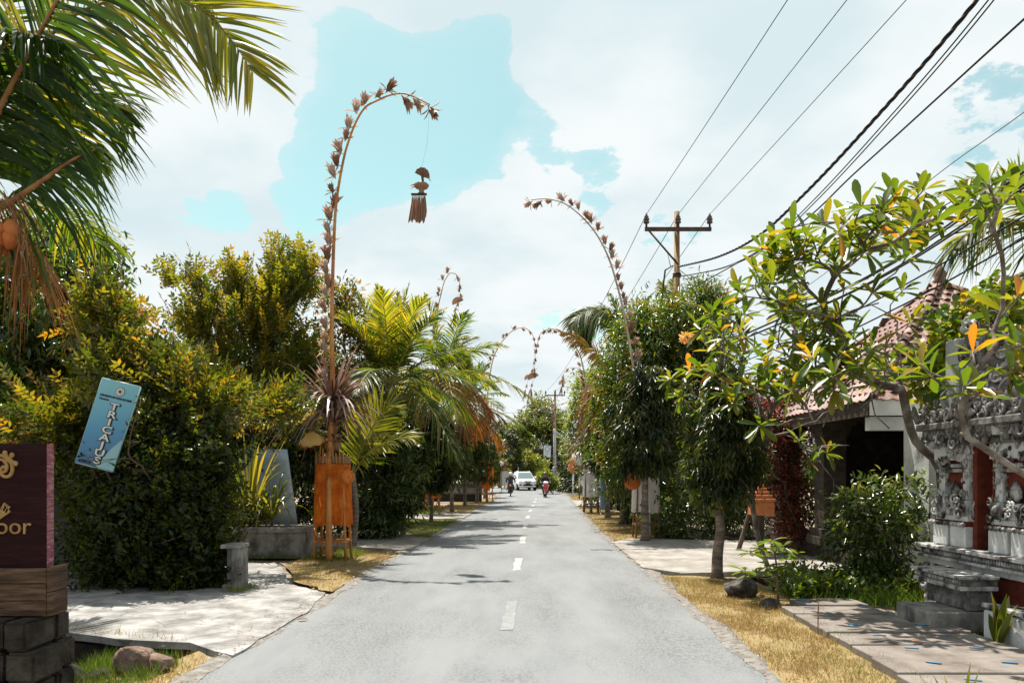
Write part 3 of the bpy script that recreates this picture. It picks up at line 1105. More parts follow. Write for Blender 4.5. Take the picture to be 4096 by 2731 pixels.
gcov = [Vector((x, y, 0)) for x, y in ((3.75, 9.35), (3.6, 10.2), (3.9, 10.9), (5.0, 11.0), (6.0, 10.9), (5.6, 9.6), (4.9, 9.1))]
grass(gcov, 9000, .20, M['greengrass'], 'long lush grass behind the slab path', wd=.009)
grass([Vector((x, y, 0)) for x, y in ((4.62, 6.0), (4.62, 7.9), (5.0, 7.6), (5.0, 6.0))], 700, .10, M['greengrass'], 'weeds along the right edge of the slab path')

# the two open drains
for (x0, x1, y0, y1, d), lb in zip(PITS, ('dark open drain under the left driveway edge', 'end of the dark drain by the two rocks', 'dark open drain under the right driveway edge', 'shallow dark hole behind the front stand')):
    q = MB()
    q.bx(x0 + .13, x1 - .13, y0 + .13, y1 - .13, -d - .09, -d - .03)
    q.bx(x0 + .04, x1 - .04, y1 - .16, y1 - .02, -d - .08, -.085)
    q.bx(x0 + .04, x0 + .16, y0 + .03, y1 - .17, -d - .08, -.085)
    q.bx(x1 - .16, x1 - .04, y0 + .03, y1 - .17, -d - .08, -.085)
    setp(q.build('drain', M['drainshade']), lb, None, None, 'structure')

# slab path, lower right: each slab lies across the drain
path = obj('path', MB().bx(3.12, 4.62, 4.2, 9.42, -.20, -.03).mesh('path'), M['dirt'])
setp(path, 'sand bed under the concrete slab path', None, None, 'structure')
y = 4.32
k = 0
while y < 9.2:
    dp = random.uniform(.44, .52)
    x0 = 3.06 + .055 * (y - 5.5) + random.uniform(-.03, .03) + (.25 if y > 8.6 else 0)
    x1 = 4.60 + random.uniform(-.02, .02)
    if y + dp > 7.95:
        x1 = 4.28
    mb = MB()
    rz = Matrix.Rotation(random.uniform(-.022, .022), 3, 'Z') @ Matrix.Rotation(random.uniform(-.015, .015), 3, 'X')
    mb.box(((x0 + x1) / 2, y + dp / 2, .02 + random.uniform(-.014, .014)), (x1 - x0, dp - .034, .10), rz)
    sl = mb.build('paving_slab', M['slab'], path, bevel=.008)
    for xx in (x0 + .42 * (x1 - x0) - .22, x0 + .42 * (x1 - x0) + .45):
        if xx < x1 - .1:
            q = MB()
            a = random.uniform(-.15, .2) - .5
            c = Vector((xx + random.uniform(-.06, .06), y + dp * .55, .085))
            dv = Vector((math.cos(a), math.sin(a), 0)) * .05
            q.tube([c - dv * 1.2, c - dv, c + dv, c + dv * 1.2], [.003, .007, .007, .003], 6)
            q.build('lifting_loop', M['bluedash'], sl)
    y += dp + .012
    k += 1

# ================================================================== maroon sign in its plank box, stone base
YB = 5.2
xr = (50 - 512) / F * YB
base = thing('stone_plinth', 'rough dark stone block plinth under the plank planter box', 'plinth', (-3.9, 5.6, 0))
mb = MB()
yy0 = 5.02
zt = .64
rows = [(0, .0, .21), (1, .21, .43), (2, .43, .64)]
for r, z0, z1 in rows:
    x = -3.30 + (.05 if r == 1 else 0)
    y = yy0
    # front stones
    while x > -5.2:
        w = random.uniform(.16, .34)
        q = MB()
        q.box((x - w / 2, yy0 + .17 + random.uniform(-.02, .02), (z0 + z1) / 2), (w - .015, .34, z1 - z0 - .012), Matrix.Rotation(random.uniform(-.03, .03), 3, 'Y'))
        q.build('stone', M['stone'], base, bevel=.02, seg=2)
        x -= w
    yb = yy0 + .36
    while yb < 5.48:
        w = random.uniform(.15, .24)
        q = MB()
        q.box((-3.46 + random.uniform(-.02, .02), yb + w / 2, (z0 + z1) / 2), (.32, w - .015, z1 - z0 - .012), Matrix.Rotation(random.uniform(-.03, .03), 3, 'X'))
        q.build('stone', M['stone'], base, bevel=.02, seg=2)
        yb += w
mb.bx(-5.2, -3.55, 5.36, 5.52, 0, .62)
mb.build('core', M['stone'], base)

box = thing('planter_box', 'weathered wooden plank box holding the maroon sign', 'planter', (-3.7, 5.6, .645))
bx0, bx1, by0, by1 = -5.0, xr, YB, YB + .21
zb, zc_, ztp = .645, .645 + .165, .645 + .335
# front faces the camera, the side faces the street
zs = [(zb, zb + .155), (zb + .158, zb + .335 + .01)]
for z0, z1 in ((zb, zb + .105), (zb + .109, zb + .225), (zb + .229, zb + .335)):
    MB().bx(bx0, bx1 - .028, by0, by0 + .026, z0, z1).build('plank', M['plank'], box, bevel=.004)
for z0, z1 in ((zb, zb + .165), (zb + .170, zb + .345)):
    MB().bx(bx1 - .026, bx1, by0, by1, z0, z1).build('plank', M['plank'], box, bevel=.005)
MB().bx(bx0, bx1 - .028, by1 - .026, by1, zb, zb + .33).build('plank', M['plank'], box, bevel=.004)
MB().bx(bx0, bx1 - .03, by0 + .03, by1 - .03, zb, zb + .24).build('soil', M['dirt'], box)

sg = thing('maroon_sign', 'tall maroon board sign with gold lettering standing in the plank box', 'sign', (-3.8, 5.4, .89))
sx1 = (46.5 - 512) / F * 5.26
zt_ = 1.65 - (443 - HZ) / F * 5.26
MB().bx(-4.95, sx1, 5.26, 5.335, .88, zt_).build('board', M['maroon'], sg, bevel=.003)
MB().bx(sx1 + .001, sx1 + .007, 5.262, 5.333, .88, zt_).build('lit_edge', noise_mat('lit_edge_pink', [(.16, .035, .05), (.24, .07, .09), (.34, .2, .21)], 14, .6, .4, 60, stretch=(1, 1, 5)), sg)  # lighter than the board: light on this side put into the colour


def on_sign(px, py):
    return at(px, py, 5.26 - .004)


tm = text_mesh('oor', .170, .006)
tm.transform(Matrix.Rotation(R(90), 4, 'X'))
c = on_sign(13.5, 526)
tm.transform(Matrix.Translation(c))
obj('lettering', tm, M['gold'], sg)
# scroll of the gold key
mb = MB()


def pxpath(pp, Y=5.254):
    return spline([at(a, b, Y) for a, b in pp], 6)


mb.tube(pxpath([(-6, 461), (2, 459), (7, 464), (6, 470), (1, 472), (-3, 468)]), .012, 6)
mb.tube(pxpath([(-4, 456), (2, 455), (8, 459), (12, 464), (12, 472), (8, 476), (3, 475), (1, 470), (4, 466), (7, 468)]), .013, 6)
mb.tube(pxpath([(5, 453), (9, 458), (15, 463)]), .014, 6)
mb.tube(pxpath([(4, 462), (9, 459), (12, 455)]), .012, 6)
for a, b in ((5, 452.5), (12, 454.5), (15.5, 463)):
    mb.ell(at(a, b, 5.252), (.02, .012, .02), 8, 6)
mb.build('scroll_emblem', M['gold'], sg)
mb = MB()
rk = Matrix.Rotation(R(35), 3, 'Y')
mb.box(at(1.5, 513, 5.254), (.12, .014, .055), Matrix.Rotation(R(-35), 3, 'Y'))
for i in range(3):
    mb.box(at(3.5 + i * 2.2, 505.5 + i * 1.6, 5.254), (.013, .014, .05), Matrix.Rotation(R(28), 3, 'Y'))
mb.build('key_bit', M['gold'], sg)

# ================================================================== rocks
def rock(name, c, r, seed, mat, label, cat='rock', flat=.75):
    bm = bmesh.new()
    bmesh.ops.create_icosphere(bm, subdivisions=4, radius=1)
    rr = random.Random(seed)
    pl = [(Vector((rr.gauss(0, 1), rr.gauss(0, 1), rr.gauss(0, 1))).normalized(), rr.uniform(.55, .85)) for _ in range(9)]
    ph = [rr.uniform(0, 6) for _ in range(6)]
    for v in bm.verts:
        p = v.co.copy()
        for n_, d_ in pl:
            k = p.dot(n_)
            if k > d_:
                p -= n_ * (k - d_) * .85
        p *= 1 + .05 * math.sin(7 * p.x + ph[0]) * math.sin(6 * p.y + ph[1]) + .03 * math.sin(15 * p.z + ph[2] + 9 * p.x)
        v.co = Vector((p.x * r[0], p.y * r[1], p.z * r[2])) + Vector(c)
    me = bpy.data.meshes.new(name)
    bm.to_mesh(me)
    bm.free()
    me.polygons.foreach_set('use_smooth', [True] * len(me.polygons))
    o = obj(name, me, mat)
    return setp(o, label, cat)


rock('rock', at(134, 663, 6.15) * 1.0, (.17, .16, .17), 3, M['rock'], 'larger of the two brown rocks in the near left grass')
rock('rock', at(159, 663, 6.2), (.13, .12, .11), 8, M['rock'], 'smaller brown rock leaning on the larger one near the ditch')
rock('rock', at(100, 677, 6.0), (.12, .12, .10), 5, M['stone'], 'low dark rock left of the brown rocks')
rock('rock', at(62, 682, 5.85), (.24, .2, .17), 12, M['stone'], 'big dark rock at the foot of the stone plinth')
stp = rock('stump', gp(740, 596) + Vector((0, .05, .09)), (.245, .22, .19), 21, M['stump'], 'charred black stump in the dry right verge', 'stump')
rock('rock', gp(770, 607) + Vector((0, 0, .03)), (.13, .12, .09), 33, M['stump'], 'small dark stone at the foot of the sapling')

# ================================================================== blue sign
bs = thing('blue_sign', 'tilted sky blue sign board with white stacked letters caught in the shrubs', 'sign', at(104, 480, 10.0))
Ysg = 10.08
PTL, PTR, PBL, PBR = (102, 377.5), (140, 386.5), (75, 461.5), (112, 471)
A_, B_, C_, D_ = [at(a, b, Ysg) for a, b in (PTL, PTR, PBR, PBL)]
th = Vector((0, .05, 0))
mb = MB()
mb.add([A_, B_, C_, D_, A_ + th, B_ + th, C_ + th, D_ + th], [(0, 1, 2, 3), (7, 6, 5, 4), (0, 4, 5, 1), (1, 5, 6, 2), (2, 6, 7, 3), (3, 7, 4, 0)])
m, nt, b = new_mat('blue_sign_face')
tc = nd(nt, 'ShaderNodeTexCoord')
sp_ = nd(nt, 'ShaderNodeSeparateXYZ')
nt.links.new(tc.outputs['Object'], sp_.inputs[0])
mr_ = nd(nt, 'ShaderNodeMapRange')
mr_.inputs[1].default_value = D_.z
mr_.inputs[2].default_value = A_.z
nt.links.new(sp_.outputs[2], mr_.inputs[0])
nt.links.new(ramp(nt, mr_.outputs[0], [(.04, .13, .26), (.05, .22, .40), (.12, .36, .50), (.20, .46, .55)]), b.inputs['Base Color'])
b.inputs['Roughness'].default_value = .35
M['signblue'] = m
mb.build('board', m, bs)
ux = (B_ - A_).normalized()
uz = (A_ - D_).normalized()
uy = ux.cross(uz).normalized() * -1
if uy.y > 0:
    uy = -uy


def sign_pt(u, v, d=.006):
    """u across 0..1, v down 0..1"""
    return A_ + (B_ - A_) * u + (D_ - A_) * v + uy * d


def sign_text(txt, size, u, v, mat, d=.006, bold=0.0, sx=1.0, rot=0.0, name='lettering'):
    tm = text_mesh(txt, size, .001, 0, bold)
    q = Matrix((ux, uz, -uy)).transposed().to_4x4()
    tm.transform(Matrix.Diagonal((sx, 1, 1, 1)))
    tm.transform(Matrix.Rotation(rot, 4, 'Z'))
    tm.transform(q)
    tm.transform(Matrix.Translation(sign_pt(u, v, d)))
    return obj(name, tm, mat, bs)


for i, ch in enumerate('TRICAJUS'):
    v = .295 + i * .0905
    sign_text(ch, .135, .545, v, M['letterdark'], .005, .012, 1.55)
    sign_text(ch, .135, .535, v - .003, M['letter'], .009, .003, 1.5)
sign_text('NGN SEPATU NET MUDA DAN BERSI', .034, .50, .185, M['letterdark'], .006, .002, .78)
sign_text('Sekretariat', .038, .22, .225, M['letterdark'], .006, .001, .8)
sign_text('LIBIDS', .060, .24, .965, M['letterdark'], .006, .002, 1.0)
mb = MB()
qm = Matrix((ux, uz, -uy)).transposed()
for rr, mt, dd in ((.062, 'letterdark', .004), (.056, 'letter', .006), (.040, 'letterdark', .008), (.036, 'letter', .010), (.02, 'letterdark', .012)):
    q = MB()
    q.lathe([(rr, 0), (rr, .002)], sign_pt(.56, .105, dd), 24, 0, qm, False)
    q.build('round_emblem', M[mt], bs)
q = MB()
q.add([sign_pt(1.0, .62, .004), sign_pt(1.0, 1.0, .004), sign_pt(.52, 1.0, .004), sign_pt(.78, .76, .004)], [(0, 1, 2, 3)])
q.build('pale_corner', flat_mat('pale_sign_corner', (.22, .42, .48), .4), bs)
q = MB()
for k_ in (.35, .75):
    e_ = D_.lerp(C_, k_) + th
    q.tube([A_.lerp(B_, k_) + th * 1.4, e_ + th * .4, Vector((e_.x - .02, Ysg + .55, e_.z - .5)), Vector((e_.x - .02, Ysg + .6, 0))], .018, 8)
q.build('post', M['iron'], bs)
q = MB()
for a_, b_ in ((A_, B_), (B_, C_), (C_, D_), (D_, A_)):
    q.cyl(a_ + th * .3, b_ + th * .3, .012, None, 6)
q.build('rim', flat_mat('pale_sign_rim', (.35, .5, .5), .4), bs)

# ================================================================== block wall behind the hedge
bw = thing('block_wall', 'shaded grey concrete block wall behind the hedge', 'wall', (-7, 12.2, 0))
MB().bx(-12, -5.6, 12.26, 12.40, 0, 2.35).build('mortar', M['stone'], bw)
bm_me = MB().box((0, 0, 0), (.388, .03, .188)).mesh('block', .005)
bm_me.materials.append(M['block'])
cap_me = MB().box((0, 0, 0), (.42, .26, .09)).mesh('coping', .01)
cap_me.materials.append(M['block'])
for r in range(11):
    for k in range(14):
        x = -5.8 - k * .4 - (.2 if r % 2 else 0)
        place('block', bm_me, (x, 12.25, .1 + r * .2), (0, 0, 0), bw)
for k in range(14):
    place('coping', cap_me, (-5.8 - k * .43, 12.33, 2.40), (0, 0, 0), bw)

# ================================================================== concrete planters on the left
pl = thing('concrete_planter', 'long stained concrete planter trough with plants', 'planter', (-4.7, 14.6, 0))
X0, X1 = (225 - 512) / F * 14.35, (305 - 512) / F * 14.35
Y0, Y1 = 14.3, 15.1
zt = .60
mb = MB()
mb.bx(X0, X1, Y0 + .02, Y0 + .14, 0, zt - .10)
mb.build('front_wall', M['concrete'], pl, bevel=.006)
MB().bx(X0 - .03, X1 + .02, Y0 - .02, Y0 + .16, zt - .10, zt).build('rim', M['concrete'], pl, bevel=.008)
MB().bx(X1 - .10, X1 + .012, Y0 + .015, Y0 + .02 + .0, .0, zt - .10).build('pilaster', M['concrete'], pl)
MB().bx(X1 - .12, X1 + .01, Y0 + .165, Y1, 0, zt).build('end_wall', M['concrete'], pl, bevel=.006)
MB().bx(X0 - .02, X1 - .13, Y1 - .12, Y1, 0, zt).build('back_wall', M['concrete'], pl, bevel=.006)
MB().bx(X0 - .02, X1 - .125, Y0 + .165, Y1 - .125, 0, zt - .08).build('soil', M['dirt'], pl)
MB().bx(X0, X1 - .1, Y0 - .012, Y0 + .015, 0, .22).build('plinth', M['concrete'], pl, bevel=.005)

pp = thing('planter_end', 'short concrete planter end with open box at the hedge corner', 'planter', (-4.0, 10.5, 0))
px0, px1 = (231 - 512) / F * 10.35, (241.5 - 512) / F * 10.35
MB().bx(px0 + .02, px1, 10.3, 10.62, 0, .60).build('end_post', M['concrete'], pp, bevel=.01)
MB().bx(px0 - .13, px1 + .01, 10.29, 10.64, .60, .655).build('cap', M['concrete'], pp, bevel=.008)
MB().bx(px0 - .12, px0 + .018, 10.34, 10.60, 0, .09).build('floor_slab', M['concrete'], pp, bevel=.006)
MB().bx(px0 - .12, px0 + .018, 10.52, 10.60, .09, .598).build('back_panel', M['concrete'], pp)

sh = thing('metal_sheet', 'bent grey metal sheet leaning behind the planter plants', 'sheet', (-5.6, 16.4, 0))
c4 = [at(233, 447, 16.5), at(288, 449, 16.5), at(298, 524, 16.1), at(246, 527, 16.1), ]
c4[3].z = max(c4[3].z, .05)
mb = MB()
vs, fs = [], []
nu, nv = 12, 6
for j in range(nv + 1):
    for i in range(nu + 1):
        u, v = i / nu, j / nv
        p = c4[0].lerp(c4[1], u).lerp(c4[3].lerp(c4[2], u), v)
        p.y += .05 * math.sin(u * 5 + v) - .10 * max(0, .35 - u)
        vs.append(p)
for j in range(nv):
    for i in range(nu):
        a = j * (nu + 1) + i
        fs.append((a, a + 1, a + nu + 2, a + nu + 1))
mb.add(vs, fs, 0, True)
o = mb.build('sheet', M['steel'], sh)
sm = o.modifiers.new('thick', 'SOLIDIFY')
sm.thickness = .012
q = MB()
q.cyl((-5.6, 16.62, 0), (-5.55, 16.5, 1.9), .03, None, 6)
q.build('prop', M['darkwood'], sh)

# low garden wall on the left, far
lw = thing('garden_wall', 'low dark garden wall with cream panels behind the left trees', 'wall', (-3.3, 42, 0))
MB().bx(-12, -1.75, 42.6, 42.85, 0, .42).build('footing', M['stone'], lw)
MB().bx(-12, -1.78, 42.64, 42.8, .42, 1.02).build('wall_body', M['darkstone'], lw)
MB().bx(-12, -1.7, 42.55, 42.9, 1.02, 1.10).build('coping', M['apron2'], lw, bevel=.01)
for k in range(6):
    x = -1.9 - 1.65 * k
    MB().bx(x - 1.5, x, 42.61, 42.64, .50, .80).build('panel', M['apron2'], lw)

# warung / shed far right behind the sign
shd = thing('open_shed', 'dark open shed with brown roof behind the far white sign', 'shed', (7, 84, 0))
mb = MB()
ra, rb = at(532, 452, 82), at(600, 447, 82)
mb.add([(2.0, 80.5, 4.3), (14, 80.5, 4.3), (14, 88, 3.2), (2.0, 88, 3.2), (2.0, 80.5, 4.1), (14, 80.5, 4.1), (14, 88, 3.0), (2.0, 88, 3.0)],
       [(0, 1, 2, 3), (7, 6, 5, 4), (0, 4, 5, 1), (1, 5, 6, 2), (2, 6, 7, 3), (3, 7, 4, 0)])
mb.build('roof', M['darkwood'], shd)
for k in range(12):
    x = 2.3 + k
    MB().add([(x, 80.55, 4.08), (x + .12, 80.55, 4.08), (x + .12, 87.7, 2.99), (x, 87.7, 2.99)], [(0, 1, 2, 3)]).build('roof_batten', M['iron'], shd)
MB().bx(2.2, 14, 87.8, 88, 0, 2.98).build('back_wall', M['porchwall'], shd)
for x in (2.4, 6.2, 10, 13.6):
    MB().bx(x - .12, x + .12, 80.8, 81.05, 0, 4.0).build('post', M['darkwood'], shd)

# ================================================================== pavilion with tiled roof on the right
EX0, EX1, EY0, EY1, EZ, AZ = 5.55, 10.65, 11.45, 16.55, 2.78, 5.22
AP = Vector(((EX0 + EX1) / 2, (EY0 + EY1) / 2, AZ))
pv = thing('pavilion', 'open pavilion with hipped brown tile roof and white fascia', 'building', (8.1, 14, 0))
c00, c10, c11, c01 = Vector((EX0, EY0, EZ)), Vector((EX1, EY0, EZ)), Vector((EX1, EY1, EZ)), Vector((EX0, EY1, EZ))
mb = MB()
mb.add([c00, c10, c11, c01, AP], [(0, 1, 4), (1, 2, 4), (2, 3, 4), (3, 0, 4), (3, 2, 1, 0)])
roof = mb.build('roof', M['tile'], pv)
# S-profile tile
tw, tl = .205, .25
vs, fs = [], []
prof = [(-.5, .0), (-.36, .020), (-.2, .026), (-.05, .014), (.12, .0), (.32, -.004), (.5, .004)]
for j, (yv, lift) in enumerate(((0, .034), (1, .008))):
    for u, z in prof:
        vs.append((u * tw, yv * tl, z + lift))
for u, z in prof:
    vs.append((u * tw, .004, z + .034 - .022))
n7 = len(prof)
for i in range(n7 - 1):
    fs.append((i, i + 1, n7 + i + 1, n7 + i))
    fs.append((2 * n7 + i, 2 * n7 + i + 1, i + 1, i))
tile_me = MB().add(vs, fs, 0, False).mesh('tile')
tile_me.materials.append(M['tile'])
m, nt, b = new_mat('clay_tile_single')
oi = nd(nt, 'ShaderNodeObjectInfo')
tc = nd(nt, 'ShaderNodeTexCoord')
nz = nd(nt, 'ShaderNodeTexNoise')
nz.inputs['Scale'].default_value = 9
nz.inputs['Detail'].default_value = 6
nt.links.new(tc.outputs['Object'], nz.inputs['Vector'])
ad = nd(nt, 'ShaderNodeMath', operation='MULTIPLY_ADD')
nt.links.new(oi.outputs['Random'], ad.inputs[0])
ad.inputs[1].default_value = .55
nt.links.new(nz.outputs[0], ad.inputs[2])
sb = nd(nt, 'ShaderNodeMath', operation='SUBTRACT')
nt.links.new(ad.outputs[0], sb.inputs[0])
sb.inputs[1].default_value = .25
nt.links.new(ramp(nt, sb.outputs[0], [(.09, .042, .034), (.15, .075, .06), (.22, .12, .098), (.30, .20, .175)]), b.inputs['Base Color'])
b.inputs['Roughness'].default_value = .65
tile_me.materials[0] = m
cnt = 0
rest = MB()
for face in (0, 1, 2, 3):
    # eave axis e, inward axis
    e = [Vector((1, 0, 0)), Vector((0, -1, 0)), Vector((-1, 0, 0)), Vector((0, 1, 0))][face]
    mid = [(c00 + c10) / 2, (c00 + c01) / 2, (c11 + c01) / 2, (c10 + c11) / 2][face]
    half = (EX1 - EX0) / 2 if face in (0, 2) else (EY1 - EY0) / 2
    sl = (AP - mid)
    slen = sl.length
    sl.normalize()
    nrm_ = e.cross(sl).normalized()
    rm = Matrix((e, sl, nrm_)).transposed()
    step = .197
    nrow = int(slen / step)
    for r in range(nrow + 1):
        s_ = r * step - .05
        hw = half * (1 - max(s_, 0) / slen)
        ncol = int(2 * hw / .2)
        for cidx in range(-ncol, ncol + 1):
            u = cidx * .2 + (.1 if r % 2 else 0)
            if abs(u) > hw - .03:
                continue
            p = mid + e * u + sl * s_ + nrm_ * .012
            if face < 2 and cnt < 300 and (face == 0 or u > -1.6):
                place('tile', tile_me, p, rm, roof)
                cnt += 1
            else:
                rest.add([p + rm @ v.co for v in tile_me.vertices], fs)
rest.build('more_tiles', M['tile'], roof, 'stuff')
# hip ridge tiles
rg = MB()
vs, fs = [], []
for j, yv in enumerate((0, .30)):
    for k in range(7):
        a = PI * k / 6
        rr = .095 if j == 0 else .075
        vs.append((rr * math.cos(a), yv, rr * .8 * math.sin(a) + (.02 if j == 0 else 0)))
for k in range(6):
    fs.append((k, k + 1, 7 + k + 1, 7 + k))
ridge_me = MB().add(vs, fs, 0, True).mesh('ridge_tile')
ridge_me.materials.append(m)
for cc in (c00, c10, c01, c11):
    d = (AP - cc)
    n_ = int(d.length / .26)
    d.normalize()
    sx_ = d.cross(Vector((0, 0, 1))).normalized()
    rm = Matrix((sx_, d, sx_.cross(d))).transposed()
    for k in range(n_):
        place('ridge_tile', ridge_me, cc + d * (k * .26) + Vector((0, 0, .035)), rm, roof)
q = MB()
q.lathe([(.12, 0), (.16, .06), (.09, .12), (.13, .2), (.05, .32), (.015, .5)], AP + Vector((0, 0, -.02)), 10)
q.build('finial', M['tile'], roof)
# fascia, ceiling, columns, floor, walls
fa = MB()
fa.bx(EX0 - .02, EX1 + .02, EY0 - .04, EY0 - .005, EZ - .24, EZ + .01)
fa.build('fascia_board', M['fascia'], pv)
MB().bx(EX0 - .04, EX0 - .005, EY0 + .0, EY1, EZ - .24, EZ + .01).build('eave_board', M['darkwood'], pv)
MB().bx(EX0 + .05, EX1 - .05, EY0 + .10, EY0 + .28, EZ - .46, EZ - .25).build('beam', M['fascia'], pv)
MB().bx(EX0 + .42, EX1 - .05, EY0 + .3, EY1 - .05, EZ - .06, EZ - .02).build('ceiling', M['darkwood'], pv)
MB().bx(EX0 + .3, EX1, EY0 + .35, EY1 + .2, 0, .32).build('floor_plinth', M['column'], pv, bevel=.02)
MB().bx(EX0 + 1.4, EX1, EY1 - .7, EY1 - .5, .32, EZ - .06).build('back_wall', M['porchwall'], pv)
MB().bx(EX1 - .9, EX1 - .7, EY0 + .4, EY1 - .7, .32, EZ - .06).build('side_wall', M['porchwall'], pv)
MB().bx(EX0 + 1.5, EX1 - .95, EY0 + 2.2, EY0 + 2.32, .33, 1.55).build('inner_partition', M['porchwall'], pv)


def column(cx_, cy_, z0, z1, w, mat):
    c = MB()
    c.bx(cx_ - w * .78, cx_ + w * .78, cy_ - w * .78, cy_ + w * .78, z0, z0 + .16)
    c.bx(cx_ - w * .66, cx_ + w * .66, cy_ - w * .66, cy_ + w * .66, z0 + .16, z0 + .30)
    c.bx(cx_ - w * .5, cx_ + w * .5, cy_ - w * .5, cy_ + w * .5, z0 + .30, z1 - .40)
    for k, ww in enumerate((.58, .68, .80, .92)):
        c.bx(cx_ - w * ww, cx_ + w * ww, cy_ - w * ww, cy_ + w * ww, z1 - .40 + k * .10, z1 - .30 + k * .10)
    return c.build('column', mat, pv, bevel=.008)


column(5.98, 13.9, .32, EZ - .05, .42, M['column'])
column(5.98, 16.1, .32, EZ - .05, .42, M['column'])
column(9.9, 11.9, .32, EZ - .24, .42, M['column'])

# white pillar and wall with niche next to the shrine
wp = thing('white_wall', 'white plastered pillar and moulded wall between pavilion and shrine', 'wall', (6.3, 10.9, 0))
MB().bx(5.98, 6.10, 10.6, 11.3, 0, 2.52).build('pillar', M['whitewall'], wp, bevel=.01)
MB().bx(6.105, 8.5, 10.85, 11.1, 0, 2.2).build('wall_panel', M['whitewall'], wp)
for k, (z0, z1, pr) in enumerate(((1.16, 1.24, .02), (1.24, 1.30, .06), (1.30, 1.36, .10), (1.36, 1.46, .14))):
    MB().bx(6.103, 8.5, 10.85 - pr, 10.848, z0, z1).build('cornice', M['whitewall'], wp, bevel=.006)
MB().bx(6.35, 6.75, 10.83, 10.848, .25, 1.0).build('niche_panel', M['redpaint'], wp)

# ================================================================== carved shrine gate along the right edge
sr = thing('carved_shrine', 'white and red carved stone shrine gate on a tall plinth', 'shrine', (5.6, 8.0, 0))
XS = 5.08


def curl(mb, c, nrm_, up_, r, turns=1.3, th=.3, sgn=1):
    nrm_ = Vector(nrm_).normalized()
    up_ = Vector(up_)
    sd = nrm_.cross(up_).normalized() * sgn
    pts, rad = [], []
    n = 12
    for i in range(n + 1):
        t = i / n
        a = t * turns * 2 * PI
        rr = r * (1 - .78 * t)
        pts.append(Vector(c) + (up_ * math.cos(a) + sd * math.sin(a)) * rr + nrm_ * r * .25 * math.sin(t * PI))
        rad.append(r * th * (1 - .55 * t))
    mb.tube(pts, rad, 5, 0, True, True)


def carve(name, x, y0, y1, z0, z1, n, size, mat, seed, side=True, xw=.0):
    """relief of scrolls, lobes and leaves on the street face (and near side) of a block"""
    rr = random.Random(seed)
    mb = MB()
    for k in range(n):
        onside = side and rr.random() < .42
        if onside:
            p = Vector((x + rr.uniform(0, xw), y0 - .005, rr.uniform(z0, z1)))
            nn = Vector((0, -1, 0))
        else:
            p = Vector((x - .005, rr.uniform(y0, y1), rr.uniform(z0, z1)))
            nn = Vector((-1, 0, 0))
        s_ = size * rr.uniform(.6, 1.35)
        t = rr.random()
        if t < .45:
            a = rr.uniform(-1.2, 1.2)
            sd = nn.cross(Vector((0, 0, 1)))
            upv = (Vector((0, 0, 1)) * math.cos(a) + sd * math.sin(a)).normalized()
            curl(mb, p + nn * s_ * .2, nn, upv, s_, 1.2, .30, rr.choice((-1, 1)))
        elif t < .8:
            mb.ell(p + nn * s_ * .1, (s_ * .55, s_ * .55, s_ * .75), 7, 5, Matrix.Rotation(rr.uniform(-.6, .6), 3, nn))
        else:
            e = p + nn * s_ * .5 + Vector((0, 0, s_ * 1.3))
            mb.tube([p, p + nn * s_ * .55 + Vector((0, 0, s_ * .5)), e], [s_ * .35, s_ * .3, s_ * .04], 5)
    return mb.build(name, mat, sr, 'stuff')


def lobes(name, x, y0, y1, z, h, step, mat, down=False):
    """row of leaf lobes along the street face"""
    mb = MB()
    y = y0
    while y < y1:
        mb.ell((x - .01, y + step / 2, z + h / 2), (.03, step * .46, h * .55), 7, 5, Matrix.Rotation(.4 if down else -.4, 3, 'Y'))
        y += step
    return mb.build(name, mat, sr)


YA, YE = 5.2, 9.02          # near (out of frame) and far end
# stepped plinth
MB().bx(XS - .02, 8.0, YA, YE + .06, 0, .12).build('plinth_step', M['whitewall'], sr, bevel=.01)
MB().bx(XS + .10, 7.9, YA, YE, .12, .56).build('plinth_core', M['redpaint'], sr)
MB().bx(XS + .02, 8.0, YA, YE + .04, .56, .64).build('moulding', M['whitewall'], sr, bevel=.008)
MB().bx(XS - .08, 8.0, YA, YE + .12, .642, .675).build('ledge_lower', M['carved'], sr, bevel=.006)
MB().bx(XS - .04, 8.0, YA, YE + .08, .677, .755).build('ledge_frieze', M['darkstone'], sr)
MB().bx(XS - .10, 8.0, YA, YE + .14, .757, .80).build('ledge_slab', M['carved'], sr, bevel=.008)
mb = MB()
rr = random.Random(4)
y = YA
while y < YE + .08:
    mb.ell((XS - .045, y, .716), (.014, .016, .030), 6, 4, Matrix.Rotation(rr.uniform(-.5, .5), 3, 'X'))
    y += .042
x = XS - .02
while x < 5.8:
    mb.ell((x, YE + .08, .716), (.016, .014, .030), 6, 4)
    x += .042
mb.build('frieze_beads', M['carved'], sr)
lobes('leaf_fringe', XS + .085, 7.9, YE, .46, .10, .075, M['carved'], True)
lobes('leaf_fringe', XS + .085, 5.5, 7.2, .46, .10, .075, M['carved'], True)
carve('plinth_carving', XS + .09, 8.5, 8.95, .14, .5, 26, .075, M['carved'], 1, False)
carve('plinth_carving', XS + .09, 6.9, 7.35, .14, .5, 30, .075, M['carved'], 2, False)
carve('corner_carving', XS + .0, 8.88, 9.06, .13, .56, 18, .075, M['carved'], 3, True, .2)


